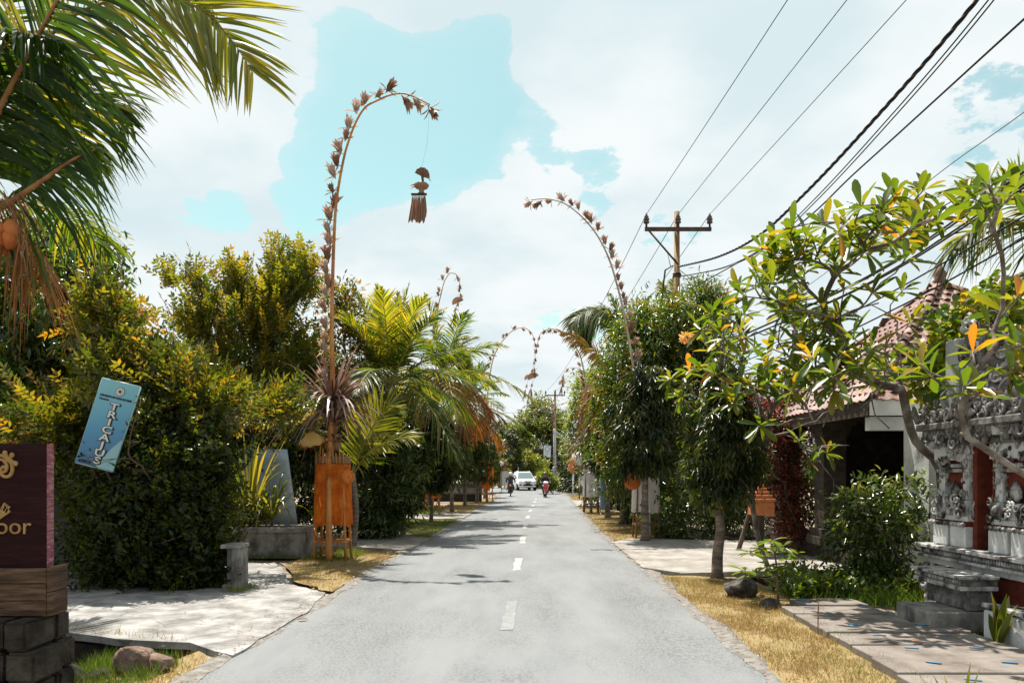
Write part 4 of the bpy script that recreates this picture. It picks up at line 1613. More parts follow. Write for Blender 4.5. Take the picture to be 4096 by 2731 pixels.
def pilaster(y0, y1, seed, mats=('whitewall', 'carved')):
    x0 = XS + .06
    d = .46
    ym = (y0 + y1) / 2
    # twin pedestals
    for a, b in ((y0, ym - .03), (ym + .03, y1)):
        MB().bx(x0 - .02, x0 + d, a, b, .80, 1.04).build('pedestal', M['whitewall'], sr, bevel=.01)
        lobes('leaf_moulding', x0 - .01, a, b, 1.04, .05, .07, M['carved'])
    MB().bx(x0 + .03, x0 + d - .03, y0 + .02, y1 - .02, 1.04, 1.10).build('red_band', M['redpaint'], sr)
    MB().bx(x0 + .01, x0 + d - .01, y0 + .01, y1 - .01, 1.10, 1.16).build('moulding', M['whitewall'], sr, bevel=.006)
    MB().bx(x0 + .0, x0 + d, y0 + .0, y1, 1.16, 1.34).build('capital_block', M['carved'], sr, bevel=.01)
    carve('capital_carving', x0, y0, y1, 1.15, 1.35, 46, .05, M['carved'], seed, True, d)
    # shaft: white jambs and recessed red panel
    MB().bx(x0 + .09, x0 + d - .06, y0 + .05, y1 - .05, 1.34, 1.86).build('shaft', M['redpaint'], sr)
    for a, b in ((y0 + .03, y0 + .14), (y1 - .14, y1 - .03)):
        MB().bx(x0 + .04, x0 + d - .03, a, b, 1.34, 1.80).build('jamb', M['whitewall'], sr, bevel=.006)
        carve('jamb_ribbon', x0 + .04, a, b, 1.36, 1.80, 26, .038, M['carved'], seed + 5, True, .12)
    mb = MB()
    rr = random.Random(seed + 2)
    cpt = Vector((x0 + .085, ym, 1.36))
    for k in range(16):
        a = (k - 7.5) / 7.5 * 1.35
        L = .17 * (1.1 - .35 * abs(a))
        e = cpt + Vector((-.03, math.sin(a) * L, math.cos(a) * L + .02))
        mb.tube([cpt + Vector((0, math.sin(a) * .05, 0)), (cpt + e) / 2 + Vector((-.035, 0, 0)), e], [.022, .03, .004], 5)
    mb.build('flame_relief', M['carved'], sr)
    MB().bx(x0 + .02, x0 + d - .02, y0 + .01, y1 - .01, 1.66, 1.70).build('moulding', M['carved'], sr, bevel=.005)
    mb = MB()
    yb = y0 + .06
    while yb < y1 - .05:
        mb.ell((x0 + .02, yb, 1.735), (.02, .017, .026), 6, 4)
        yb += .042
    mb.build('bead_row', M['carved'], sr)
    MB().bx(x0 + .0, x0 + d, y0 - .01, y1 + .01, 1.80, 1.97).build('cornice_block', M['whitewall'], sr, bevel=.008)
    carve('cornice_carving', x0, y0, y1, 1.76, 1.98, 40, .048, M['carved'], seed + 9, True, d)
    # stepped crown with horned scrolls
    for k, (z0, z1, e) in enumerate(((1.97, 2.05, .05), (2.05, 2.16, .10), (2.16, 2.24, .15), (2.24, 2.32, .08), (2.32, 2.42, .02))):
        MB().bx(x0 - e, x0 + d + e * .5, y0 - e, y1 + e, z0, z1).build('crown_course', M['carved' if k % 2 else 'darkstone'], sr, bevel=.012)
    carve('crown_carving', x0 - .08, y0 - .05, y1 + .08, 1.98, 2.46, 80, .065, M['darkstone'], seed + 13, True, d)
    carve('crown_carving', x0 - .05, y0 - .02, y1 + .05, 1.98, 2.30, 40, .055, M['carved'], seed + 17, True, d)
    mb = MB()
    for yy_, xx_, h in ((y1 + .14, x0 - .10, .22), (y0 - .05, x0 - .12, .26), (ym, x0 - .05, .34), (y1 + .05, x0 + d, .25), (y0 - .1, x0 + d * .8, .24)):
        c = Vector((xx_, yy_, 2.28))
        sgn = 1 if yy_ > ym else -1
        mb = MB()
        mb.tube(spline([c, c + Vector((-.03, .05 * sgn, h * .4)), c + Vector((-.06, .02 * sgn, h * .75)), c + Vector((-.04, .10 * sgn, h))], 4),
                [.055 - .0038 * k for k in range(13)], 6)
        mb.build('horn', M['darkstone'], sr)


pilaster(8.36, 9.0, 31)
pilaster(7.30, 7.96, 57)
pilaster(5.9, 6.6, 77)
# doorway between the pilasters
MB().bx(XS + .30, XS + .42, 7.985, 8.34, .80, 2.2).build('door_jamb', M['redpaint'], sr)
MB().bx(XS + .12, XS + .30, 8.27, 8.345, .80, 2.35).build('door_jamb', M['redpaint'], sr)
MB().bx(XS + .12, XS + .30, 7.975, 8.0, .80, 2.35).build('door_jamb', M['redpaint'], sr)
carve('door_carving', XS + .30, 8.02, 8.25, .85, 2.1, 46, .035, M['gold'], 91, False)
MB().bx(XS + .05, XS + .7, 7.96, 8.36, 2.2, 2.34).build('lintel', M['redpaint'], sr)
carve('lintel_carving', XS + .03, 7.9, 8.4, 2.18, 2.5, 40, .06, M['carved'], 93, False)
MB().bx(XS + .15, 8.0, 6.62, 7.28, .8, 2.0).build('body_wall', M['redpaint'], sr)
carve('body_carving', XS + .14, 6.64, 7.26, 1.2, 2.3, 70, .065, M['carved'], 95, False)
MB().bx(XS + .75, 7.8, 6.0, 9.0, .80, 2.2).build('core', M['redpaint'], sr)
# upper stele pillars behind the crowns
st = MB()
c = at(964, 318, 8.7)
st.bx(c.x - .14, c.x + .14, 8.6, 8.85, 2.1, 3.22)
st.build('stele', M['greypole'], sr, bevel=.02)
c = at(992, 300, 8.3)
MB().bx(c.x - .20, c.x + .12, 8.2, 8.5, 2.1, 3.30).build('stele', M['darkstone'], sr, bevel=.02)
carve('stele_carving', c.x - .20, 8.2, 8.5, 2.5, 3.4, 70, .06, M['carved'], 99, True, .3)
# steps
stp1 = thing('stone_step', 'low pale concrete step block before the shrine', 'step', (4.6, 8.2, 0))
MB().bx(4.30, 5.04, 7.62, 8.28, 0, .215).build('block', M['concrete'], stp1, bevel=.012)
stp2 = thing('stone_step', 'upper dark offering step with carved edge against the shrine', 'step', (4.8, 8.2, 0))
MB().bx(4.72, 4.985, 7.65, 8.42, .22, .44).build('block', M['darkstone'], stp2, bevel=.01)
MB().bx(4.60, 4.99, 7.58, 8.48, .44, .485).build('moulding', M['carved'], stp2, bevel=.006)
MB().bx(4.62, 4.99, 7.60, 8.46, .487, .555).build('frieze', M['darkstone'], stp2)
MB().bx(4.58, 4.99, 7.56, 8.50, .557, .59).build('top_slab', M['carved'], stp2, bevel=.006)
mb = MB()
y = 7.62
while y < 8.46:
    mb.ell((4.618, y, .521), (.013, .014, .024), 6, 4)
    y += .04
mb.build('bead_row', M['carved'], stp2)
kb = thing('kerb_block', 'mossy white kerb block at the lower right edge', 'kerb', (5, 6.8, 0))
MB().bx(4.68, 5.04, 5.0, 7.35, 0, .30).build('block', M['whitewall'], kb, bevel=.015)
for k in range(9):
    MB().box((4.86, 7.25 - k * .25, .325), (.40, .225, .05), Matrix.Rotation(.12, 3, 'Y')).build('cap_stone', M['carved'], kb, bevel=.012)

# terracotta spirit house by the frangipani
th_ = thing('terracotta_shrine', 'small stepped terracotta spirit house by the frangipani trunk', 'shrine', gp(761, 541))
o_ = Vector(th_.location)
Yt = 14.5
cc = at(761, 500, Yt)
th_.location = (cc.x, Yt, 0)
q = MB()
q.bx(cc.x - .05, cc.x + .05, Yt - .05, Yt + .05, 0, cc.z - .28)
q.build('post', M['column'], th_)
q = MB()
zb_ = cc.z - .28
q.bx(cc.x - .20, cc.x + .20, Yt - .2, Yt + .2, zb_, zb_ + .26)
q.build('chamber', M['terracotta'], th_, bevel=.01)
for k, w in enumerate((.22, .17, .13, .09, .05)):
    MB().bx(cc.x - w, cc.x + w, Yt - w, Yt + w, zb_ + .262 + k * .07, zb_ + .325 + k * .07).build('roof_tier', M['terracotta'], th_, bevel=.008)
# ================================================================== vegetation
def grow(trunk, tips, r_tip=.012, e=2.35, rng=None, bend=.35, seg=.30, jit=.05, minr=None, maxr=.3):
    """branch skeleton: every tip joins the nearest suitable node of what has grown so far"""
    rng = rng or random.Random(1)
    P = [Vector(p) for p in trunk]
    par = [-1] + list(range(len(P) - 1))
    dirs = [(P[min(i + 1, len(P) - 1)] - P[max(i - 1, 0)]).normalized() for i in range(len(P))]
    first = max(1, len(P) // 3)
    usable = [i for i in range(first, len(P))]
    root = P[-1]
    order = sorted(range(len(tips)), key=lambda i: (Vector(tips[i]) - root).length)
    tipnode = []
    tdirs = []
    for ti in order:
        T = Vector(tips[ti])
        A = np.array([P[i][:] for i in usable])
        dv = np.array(T[:])[None] - A
        dl = np.linalg.norm(dv, axis=1)
        dd = np.array([dirs[i][:] for i in usable])
        cosv = (dv * dd).sum(1) / np.maximum(dl, 1e-6)
        cost = dl * (1 + .9 * np.clip(.35 - cosv, 0, 2)) + np.where(dl < .12, 5, 0)
        j = usable[int(np.argmin(cost))]
        a = P[j]
        L = (T - a).length
        n = max(2, int(L / seg))
        c = a + dirs[j] * L * bend + Vector((0, 0, 1)) * L * .04
        prev = j
        pd = dirs[j]
        for k in range(1, n + 1):
            t = k / n
            q = a * (1 - t) ** 2 + c * 2 * t * (1 - t) + T * t * t
            if k < n:
                q += Vector((rng.gauss(0, jit), rng.gauss(0, jit), rng.gauss(0, jit))) * min(1, L)
            P.append(q)
            par.append(prev)
            d_ = (q - P[prev])
            dirs.append(d_.normalized() if d_.length > 1e-6 else pd)
            prev = len(P) - 1
            if k < n:
                usable.append(prev)
        tipnode.append(prev)
        tdirs.append((ti, prev))
    N = len(P)
    ch = [[] for _ in range(N)]
    for i, p in enumerate(par):
        if p >= 0:
            ch[p].append(i)
    rad = [0.0] * N
    for i in range(N - 1, -1, -1):
        if not ch[i]:
            rad[i] = r_tip
    # children always have larger index than parents
    for i in range(N - 1, -1, -1):
        if ch[i]:
            rad[i] = min(maxr, sum(rad[c] ** e for c in ch[i]) ** (1 / e))
    mb = MB()
    done = set()
    ends = [i for i in range(N) if not ch[i]]
    # longest first
    def plen(i):
        l = 0
        while par[i] >= 0:
            l += (P[i] - P[par[i]]).length
            i = par[i]
        return l
    for i in sorted(ends, key=plen, reverse=True):
        chain = [i]
        while par[chain[-1]] >= 0:
            nx_ = par[chain[-1]]
            chain.append(nx_)
            if nx_ in done:
                break
        done.update(chain)
        chain = chain[::-1]
        if len(chain) < 2:
            continue
        rs = [rad[q] for q in chain]
        if chain[0] != 0:
            rs[0] = rs[1]
        mb.tube([P[q] for q in chain], rs, 7 if rs[0] > .02 else 5, 0, True, True)
    out = [None] * len(tips)
    for ti, nd_ in tdirs:
        out[ti] = dirs[nd_].copy()
    return mb, out


def ell_points(ells, n, rng, shell=.55):
    """points in the union of ellipsoids, denser to the outside; returns points and outward directions"""
    w = np.array([(e[1][0] * e[1][1] * e[1][2]) ** (2 / 3) for e in ells])
    idx = rng.choice(len(ells), n, p=w / w.sum())
    C = np.array([e[0][:] for e in ells], float)[idx]
    Rr = np.array([e[1] for e in ells], float)[idx]
    d = rdir(n, rng)
    r = np.clip(1 - np.abs(rng.normal(0, 1 - shell, n)), .1, 1.0) * (1 + rng.normal(0, .05, n))
    # lumpy outline
    bump = 1 + .20 * np.sin(d[:, 0] * 7 + C[:, 0] * 3) * np.sin(d[:, 2] * 6 + C[:, 2] * 2) + .08 * np.sin(d[:, 1] * 11 + d[:, 0] * 9)
    shoot = np.where(rng.random(n) < .10, rng.uniform(1.0, 1.28, n), 1.0)
    P = C + d * Rr * (r * bump * shoot)[:, None]
    O = vnorm(d / Rr)
    # clumps and gaps
    k = 3.6 / np.cbrt(Rr.prod(1))
    x, y, z = P[:, 0] * k, P[:, 1] * k, P[:, 2] * k
    s = np.sin(x + 1.7 * np.sin(.8 * z)) + np.sin(y * 1.1 + 1.3 * np.sin(.9 * x + 2)) + np.sin(z * 1.3 + 1.5 * np.sin(.7 * y))
    keep = rng.random(n) < np.clip(.72 + .42 * s, .06, 1)
    return P[keep], O[keep]


def E(px, py, Y, rx, rz, ry):
    """ellipsoid given by its place in the view at distance Y: radii rx, rz in picture px, ry in metres"""
    return (at(px, py, Y), (rx / F * Y, ry, rz / F * Y))


def add_sprays(lv, P, O, rng, L=.45, pairs=6, ll=.10, lw=.036, up=.35, tpl='kite', hue=None, droop=0.0):
    """twigs carrying two ranks of leaves"""
    n = len(P)
    d = vnorm(O * .7 + rdir(n, rng) * .55 + np.array([0, 0, up]))
    side = vnorm(np.cross(d, rdir(n, rng) * .7 + np.array([0, 0, .6])))
    nn = np.cross(side, d)
    hue = rng.random(n) if hue is None else hue
    for k in range(pairs):
        t = (k + .6) / pairs
        b = P + d * (L * (t - .5)) + np.array([0, 0, -1.0]) * (droop * t * t)
        for s in (-1, 1):
            dr = vnorm(d * .55 + side * s * .85 + nn * .12 + rng.normal(0, .14, (n, 3)))
            nv = nn + rng.normal(0, .25, (n, 3))
            lv.add(b, dr, nv, ll * rng.uniform(.75, 1.2, n) * (1 - .25 * t), lw * rng.uniform(.8, 1.2, n), tpl, np.clip(hue * .92 + rng.normal(0.03, .10, n), 0, .999))
    lv.add(P + d * (L * .45), d, nn, ll, lw, tpl, hue)
    return d


def add_cluster(lv, P, O, rng, k=7, ll=.16, lw=.045, down=.5, out=.5, tpl='leaf', spread=.08, hue=None):
    n = len(P)
    hue = rng.random(n) if hue is None else hue
    for j in range(k):
        dr = vnorm(O * out + rdir(n, rng) * .8 + np.array([0, 0, -down]))
        nv = np.array([0, 0, 1.0]) + O * .4 + rng.normal(0, .4, (n, 3))
        lv.add(P + rng.normal(0, spread, (n, 3)), dr, nv, ll * rng.uniform(.7, 1.25, n), lw * rng.uniform(.8, 1.2, n), tpl, np.clip(hue + rng.normal(0, .16, n), 0, .999))


def add_small(lv, P, O, rng, ll=.05, lw=.028, tpl='kite'):
    n = len(P)
    dr = vnorm(rdir(n, rng) + O * .3 + np.array([0, 0, .25]))
    nv = O * .9 + np.array([0, 0, .5]) + rng.normal(0, .5, (n, 3))
    lv.add(P, dr, nv, ll * rng.uniform(.7, 1.3, n), lw * rng.uniform(.8, 1.2, n), tpl)


def tree(name, label, cat, base, ells, leafer, mat, ntw=14, r_tip=.012, barkm='bark', group=None, seed=1, trunk_top=None, n_limb=18, twig=True):
    t = thing(name, label, cat, (base[0], base[1], 0), group)
    rng = np.random.default_rng(seed)
    lv = LV()
    leafer(lv, ells, rng)
    b = Vector((base[0], base[1], -.06))
    top = trunk_top or (ells[0][0] - Vector((0, 0, ells[0][1][2] * .6)))
    top = Vector(top)
    rr = random.Random(seed)
    mid = (b + top) / 2 + Vector((rr.gauss(0, .06), rr.gauss(0, .06), 0))
    trunk = spline([b, mid, top], 4)
    tp, _ = ell_points(ells, n_limb * 2, rng, .55)
    mb, _d = grow(trunk, [Vector(q) for q in tp], r_tip, 2.3, rr, maxr=.16)
    mb.build('trunk', M[barkm], t)
    lv.build('crown', mat, t, 'stuff')
    return t


def sprays(n, **k):
    def f(lv, ells, rng):
        P, O = ell_points(ells, n, rng, .55)
        add_sprays(lv, P, O, rng, **k)
    return f


def clusters(n, shell=.55, **k):
    def f(lv, ells, rng):
        P, O = ell_points(ells, n, rng, shell)
        add_cluster(lv, P, O, rng, **k)
    return f


def smalls(n, shell=.7, **k):
    def f(lv, ells, rng):
        P, O = ell_points(ells, n, rng, shell)
        add_small(lv, P, O, rng, **k)
    return f


# ---- left garden trees and shrubs
tree('broadleaf_tree', 'tall dark green tree with hanging leaves at the left edge', 'tree', (-8.6, 13.6),
     [E(25, 320, 13.4, 62, 70, 1.3), E(85, 290, 13.2, 42, 60, 1.0), E(45, 250, 13.6, 50, 40, 1.1), E(110, 350, 13.0, 40, 60, 1.0), E(30, 410, 13.3, 70, 70, 1.2), E(-40, 330, 13.4, 60, 100, 1.3)],
     clusters(4600, k=7, ll=.19, lw=.06, down=.75, out=.45, spread=.10), M['green'], seed=3, barkm='bark', n_limb=34)
tree('golden_leaf_tree', 'yellowing feathery-leaved shrub tree above the blue sign', 'tree', (-5.6, 11.9),
     [E(112, 325, 11.4, 34, 48, .8), E(128, 380, 11.2, 48, 42, .9), E(178, 398, 11.2, 55, 40, .9), E(75, 420, 11.6, 52, 45, .9), E(215, 405, 11.6, 36, 34, .8), E(30, 450, 11.6, 50, 50, .9), E(100, 290, 11.4, 16, 22, .5), E(270, 405, 12.6, 40, 22, .7), E(300, 415, 15.4, 28, 24, .6), E(170, 360, 11.4, 22, 20, .6)],
     sprays(2500, L=.46, pairs=6, ll=.15, lw=.050, up=.45), M['golden'], seed=5, n_limb=44, r_tip=.009)
tree('feathery_tree', 'tall feathery green tree with upright shoots behind the planter', 'tree', (-7.4, 19.2),
     [E(258, 330, 18.1, 58, 48, 1.1), E(205, 330, 17.9, 36, 45, .9), E(285, 290, 18.2, 34, 34, .8), E(240, 390, 17.9, 75, 45, 1.1), E(300, 375, 18.3, 38, 50, .8), E(280, 262, 18.2, 16, 20, .4), E(305, 268, 18.2, 10, 22, .4), E(172, 275, 17.9, 15, 10, .3), E(195, 275, 17.9, 12, 16, .3), E(235, 280, 17.9, 26, 22, .5)],
     sprays(2300, L=.70, pairs=9, ll=.16, lw=.06, up=.85), M['yellowgreen'], seed=7, n_limb=50, r_tip=.009)
# fill shrubs behind the trough
tree('dark_shrub', 'dense dark shrub mass behind the metal sheet', 'shrub', (-6.0, 18.0),
     [E(270, 450, 17.6, 60, 60, 1.0), E(220, 480, 17.8, 60, 60, 1.0), E(320, 470, 18.2, 45, 60, 1.0), E(300, 410, 17.6, 40, 45, .8), E(300, 512, 17.9, 46, 24, .7), E(250, 512, 17.6, 40, 24, .7), E(340, 505, 20.5, 40, 26, .8)],
     clusters(3600, k=7, ll=.16, lw=.05, down=.4, out=.5, spread=.1), M['dark'], seed=9, n_limb=20)
def hedge_leaf(lv, ells, rng):
    P, O = ell_points(ells, 46000, rng, .66)
    add_small(lv, P, O, rng, .105, .055)
    # loose shoots standing out of the mass
    P, O = ell_points(ells, 1500, rng, .95)
    add_sprays(lv, P + O * .10, O, rng, L=.42, pairs=6, ll=.075, lw=.036, up=.5)


hedge_e = [E(152, 500, 10.9, 78, 60, .75), E(124, 555, 10.9, 50, 44, .65), E(190, 555, 10.8, 46, 44, .60), E(185, 455, 11.0, 48, 50, .65), E(205, 500, 10.9, 18, 50, .5), E(150, 440, 11.1, 40, 40, .6), E(100, 515, 11.2, 30, 60, .6), E(208, 548, 10.75, 14, 40, .40), E(200, 575, 10.7, 22, 20, .35), E(110, 505, 10.45, 24, 20, .3), E(165, 480, 10.35, 26, 20, .3), E(140, 545, 10.3, 24, 24, .28), E(185, 525, 10.3, 20, 22, .25), E(102, 560, 10.4, 20, 20, .28), E(200, 450, 10.5, 22, 18, .3), E(160, 570, 10.3, 20, 16, .25)]
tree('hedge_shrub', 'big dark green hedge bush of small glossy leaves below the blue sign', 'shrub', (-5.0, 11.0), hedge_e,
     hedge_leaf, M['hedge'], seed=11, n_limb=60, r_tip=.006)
# a branch of the hedge across the sign
lv = LV()
rngb = np.random.default_rng(5)
tip_ = []
bt = thing('shrub_shoot', 'leafy shoots of the hedge hanging over the blue sign face', 'branch', at(150, 470, 9.7))
for a in ((136, 418), (138, 408), (130, 428), (141, 398), (129, 443), (136, 438), (122, 456), (116, 465), (135, 455), (128, 466), (142, 420), (141, 440), (95, 464), (89, 456)):
    tip_.append(at(a[0], a[1], 9.96 + random.uniform(-.06, .04)))
mbb, dirs_ = grow([at(160, 560, 10.9), at(158, 520, 10.6), at(152, 480, 10.2)], tip_, .004, 2.2, random.Random(3))
mbb.build('twig', M['twig'], bt)
PT = np.array([p[:] for p in tip_])
for k in range(4):
    add_small(lv, PT + rngb.normal(0, .035, PT.shape), np.tile([0, -.6, .6], (len(PT), 1)), rngb, .075, .036, 'leaf')
lv.build('leaves', M['green'], bt, 'stuff')
tree('rubber_tree', 'silvery leaved tree just behind the front penjor pole', 'tree', (-4.8, 20.4),
     [E(345, 350, 20.0, 30, 48, .9), E(365, 400, 20.0, 40, 45, .9), E(340, 300, 20.2, 20, 24, .6), E(375, 350, 20.2, 22, 36, .7)],
     clusters(1300, k=7, ll=.17, lw=.06, down=.1, out=.7, spread=.1), M['golden'], seed=13, n_limb=24)
tree('understorey_shrub', 'shady long-leaved shrub right of the front orange stand', 'shrub', (-3.7, 18.6),
     [E(375, 500, 18.6, 40, 45, .8), E(350, 470, 18.8, 40, 60, .8), E(395, 470, 18.6, 30, 56, .7), E(372, 530, 18.4, 30, 15, .6), E(388, 435, 18.5, 26, 34, .6)],
     clusters(1500, k=7, ll=.20, lw=.05, down=.2, out=.6, spread=.1), M['shrub'], seed=15, n_limb=20)
tree('understorey_shrub', 'low dark bushes at the left edge of the shaded verge', 'shrub', (-3.9, 22.5),
     [E(386, 508, 22, 18, 26, .8), E(380, 470, 23, 28, 50, 1.0), E(396, 448, 24, 20, 34, 1.0), E(400, 536, 20.5, 8, 7, .4)],
     clusters(1100, k=7, ll=.2, lw=.05, down=.4, out=.6, spread=.1), M['dark'], seed=16, n_limb=16)
tree('background_tree', 'dark backdrop tree in the gardens behind the left palms', 'tree', (-9, 34),
     [E(400, 440, 34, 60, 50, 2.2), E(350, 430, 33, 60, 70, 2.2), E(290, 420, 30, 70, 70, 2.0), E(440, 450, 38, 34, 34, 2)],
     clusters(2600, k=7, ll=.34, lw=.12, down=.3, out=.6, spread=.2), M['dark'], seed=17, n_limb=18)
tree('background_tree', 'deep green backdrop tree behind the golden shrub on the left', 'tree', (-11, 17),
     [E(90, 420, 16, 90, 70, 1.6), E(180, 430, 16.5, 80, 60, 1.4), E(30, 440, 15.6, 80, 80, 1.4), E(150, 500, 15.2, 100, 60, 1.2), E(230, 470, 17.2, 60, 60, 1.2)],
     clusters(3600, k=7, ll=.22, lw=.075, down=.4, out=.5, spread=.12), M['dark'], seed=18, n_limb=20)


# ---- ashoka trees (drooping mast trees) along both verges
def mast_tree(px, pyb, tilt, z0, z1, wide, n, label, seed, ll=.19, group='drooping trees along the verges', X=None, Y=None, bark='palebark', mat=None, r0=.07):
    b = gp(px, pyb) if X is None else Vector((X, Y, 0))
    t = thing('drooping_tree', label, 'tree', b, group)
    rng = np.random.default_rng(seed)
    rr = random.Random(seed)
    top = b + Vector((tilt * z1, 0, z1))
    pts = [b + Vector((0, 0, -.05))]
    for k in range(1, 9):
        s = k / 8
        pts.append(b.lerp(top, s) + Vector((rr.gauss(0, .02), rr.gauss(0, .02), 0)))
    mb = MB()
    pts2 = spline(pts, 3)
    rads = [r0 * (1.25 - .95 * i / (len(pts2) - 1)) * (1.3 if i == 0 else 1) for i in range(len(pts2))]
    mb.tube(pts2, rads, 9)
    nb = 26
    for k in range(nb):
        z = rr.uniform(z0 + .2, z1)
        a = rr.uniform(0, 2 * PI)
        c = b.lerp(top, z / z1)
        w = wide * rr.uniform(.4, 1.0)
        e = c + Vector((math.cos(a) * w, math.sin(a) * w, rr.uniform(-.2, .15)))
        mb.tube([c, c.lerp(e, .5) + Vector((0, 0, .12)), e + Vector((0, 0, -.15))], [.018, .012, .005], 5)
    mb.build('trunk', M[bark], t)
    lv = LV()
    h = rng.random(n)
    h = np.where(np.sin(h * 17 + seed) + rng.normal(0, .6, n) > -.5, h, rng.random(n))
    zz = z0 + rng.normal(0, .10, n) + (z1 + .2 - z0) * h
    prof = wide * (.55 + .5 * np.sin(np.clip(h, 0, 1) * PI * .9 + .2)) * (1 - .35 * h ** 4)
    ang = rng.uniform(0, 2 * PI, n)
    lump = 1 + .34 * np.sin(2 * ang + 3.1 * zz + seed) + .20 * np.sin(5 * ang - 5.3 * zz + 2 * seed)
    r = prof * np.sqrt(rng.uniform(.12, 1.0, n)) * lump
    P = np.column_stack([b.x + tilt * zz + r * np.cos(ang), b.y + r * np.sin(ang), zz])
    O = np.column_stack([np.cos(ang), np.sin(ang), np.zeros(n)])
    add_cluster(lv, P, O, rng, 8, ll, ll * .21, .95, .45, 'leaf', .05)
    lv.build('crown', mat or M['dark'], t, 'stuff')
    return t


mast_tree(717, 577, .055, 1.25, 2.95, .50, 620, 'drooping dark tree on a ringed leaning trunk in the dry verge', 41, .17, r0=.075)
mast_tree(645, 541, .0, 1.62, 3.9, .78, 950, 'drooping tree whose trunk crosses the right white cloth stand', 42, .20, r0=.085)
mast_tree(622, 523, .0, 1.55, 4.0, .80, 760, 'drooping tree beside the square stone planter on the right', 43, .22, r0=.08)
mast_tree(608, 517, .0, 1.65, 3.6, .75, 640, 'drooping tree between the two white cloth stands', 44, .22, r0=.09)
mast_tree(403, 535, .0, .75, 2.7, .62, 700, 'nearest drooping tree on the left verge by the shady bushes', 45, .20, r0=.06)
mast_tree(431, 521, .0, 1.15, 3.3, .75, 760, 'drooping tree in front of the second orange stand on the left', 46, .22, r0=.06)
mast_tree(452, 511, .0, 1.55, 3.9, .80, 640, 'drooping tree at the lawn corner with a straight bare trunk', 47, .24, r0=.075)
mast_tree(465, 505, .0, 1.5, 4.0, .85, 560, 'drooping tree in front of the cream panelled garden wall', 48, .25, r0=.075)
mast_tree(477, 502, .0, 1.2, 4.4, 1.0, 560, 'drooping tree left of the far orange stand', 49, .27, r0=.09)
mast_tree(492, 497, .0, 1.5, 5.6, .8, 420, 'slim dark drooping tree behind the far orange stand', 50, .30, X=-1.85, Y=50)
mast_tree(513, 490, .0, 1.2, 5.9, 1.1, 600, 'dark column tree behind the white parasol stand', 51, .34, X=.05, Y=74, r0=.11)
mast_tree(503, 490, .0, 1.2, 7.2, 1.0, 500, 'tall thin dark tree behind the column tree at the bend', 52, .36, X=-1.4, Y=82, r0=.11)

# ---- mango and other trees on the right
tree('mango_tree', 'dense rounded mango tree behind the right hand drooping trees', 'tree', (5.2, 23.5),
     [E(655, 350, 22.5, 52, 50, 1.8), E(690, 330, 22.5, 40, 44, 1.5), E(625, 390, 22.5, 34, 50, 1.5), E(670, 420, 22.0, 62, 70, 1.8), E(640, 460, 21.8, 50, 50, 1.5), E(705, 300, 22.5, 26, 22, 1.0), E(640, 325, 22.5, 22, 22, .9), E(720, 400, 22, 36, 60, 1.4), E(728, 470, 21.6, 40, 60, 1.4)],
     clusters(9000, .60, k=8, ll=.19, lw=.05, down=.55, out=.55, spread=.11), M['mango'], seed=21, n_limb=40, r_tip=.012)
tree('street_tree', 'light green airy tree by the far grey pole', 'tree', (6.6, 58),
     [E(590, 398, 57, 22, 26, 2.6), E(602, 430, 56, 26, 36, 2.6), E(580, 436, 58, 18, 28, 2.2), E(614, 410, 56, 22, 50, 2.6), E(600, 378, 57, 16, 18, 1.8)],
     clusters(2600, k=7, ll=.40, lw=.12, down=.1, out=.6, spread=.22, tpl='kite'), M['fargreen'], seed=22, n_limb=22, r_tip=.02)
tree('street_tree', 'leafy tree crown over the bend behind the white car', 'tree', (3.0, 88),
     [E(530, 430, 88, 20, 18, 3), E(545, 420, 90, 18, 20, 3), E(515, 437, 92, 16, 16, 3), E(556, 432, 90, 14, 24, 3), E(537, 408, 92, 10, 14, 2)],
     clusters(1900, k=7, ll=.55, lw=.18, down=.2, out=.6, spread=.3, tpl='kite'), M['farleaf'], seed=23, n_limb=16, r_tip=.03)
tree('street_shrub', 'bright frangipani shrub right behind the white car', 'shrub', (3.2, 76),
     [E(526, 461, 76, 16, 9, 1.5), E(537, 466, 76, 10, 7, 1.2), E(520, 470, 76, 10, 7, 1.2)],
     clusters(520, k=8, ll=.42, lw=.13, down=-.1, out=.7, spread=.12, tpl='kite'), M['fargreen'], seed=24, n_limb=16, r_tip=.02)
tree('street_shrub', 'yellow green bush left of the bend', 'shrub', (-2.6, 62),
     [E(485, 457, 62, 14, 16, 1.6), E(495, 470, 62, 12, 14, 1.4), E(480, 476, 60, 12, 12, 1.4), E(492, 445, 64, 12, 12, 1.4)],
     clusters(900, k=7, ll=.36, lw=.12, down=.1, out=.6, spread=.2, tpl='kite'), M['yellowgreen'], seed=25, n_limb=14, r_tip=.02)
tree('background_tree', 'distant tree line crown left of the bend', 'tree', (-6, 105),
     [E(470, 445, 105, 30, 22, 4), E(500, 448, 110, 26, 20, 4), E(450, 440, 100, 30, 24, 4), E(520, 452, 115, 24, 14, 4)],
     clusters(1700, k=7, ll=.8, lw=.28, down=.2, out=.6, spread=.4, tpl='kite'), M['farleaf'], seed=26, n_limb=14, r_tip=.04)
tree('street_shrub', 'small bright bush at the base of the far grey pole', 'shrub', (3.3, 58),
     [E(545, 477, 58, 7, 6, .8), E(550, 482, 58, 6, 6, .7)],
     clusters(260, k=8, ll=.34, lw=.11, down=0, out=.7, spread=.1, tpl='kite'), M['fargreen'], seed=27, n_limb=10, r_tip=.015)
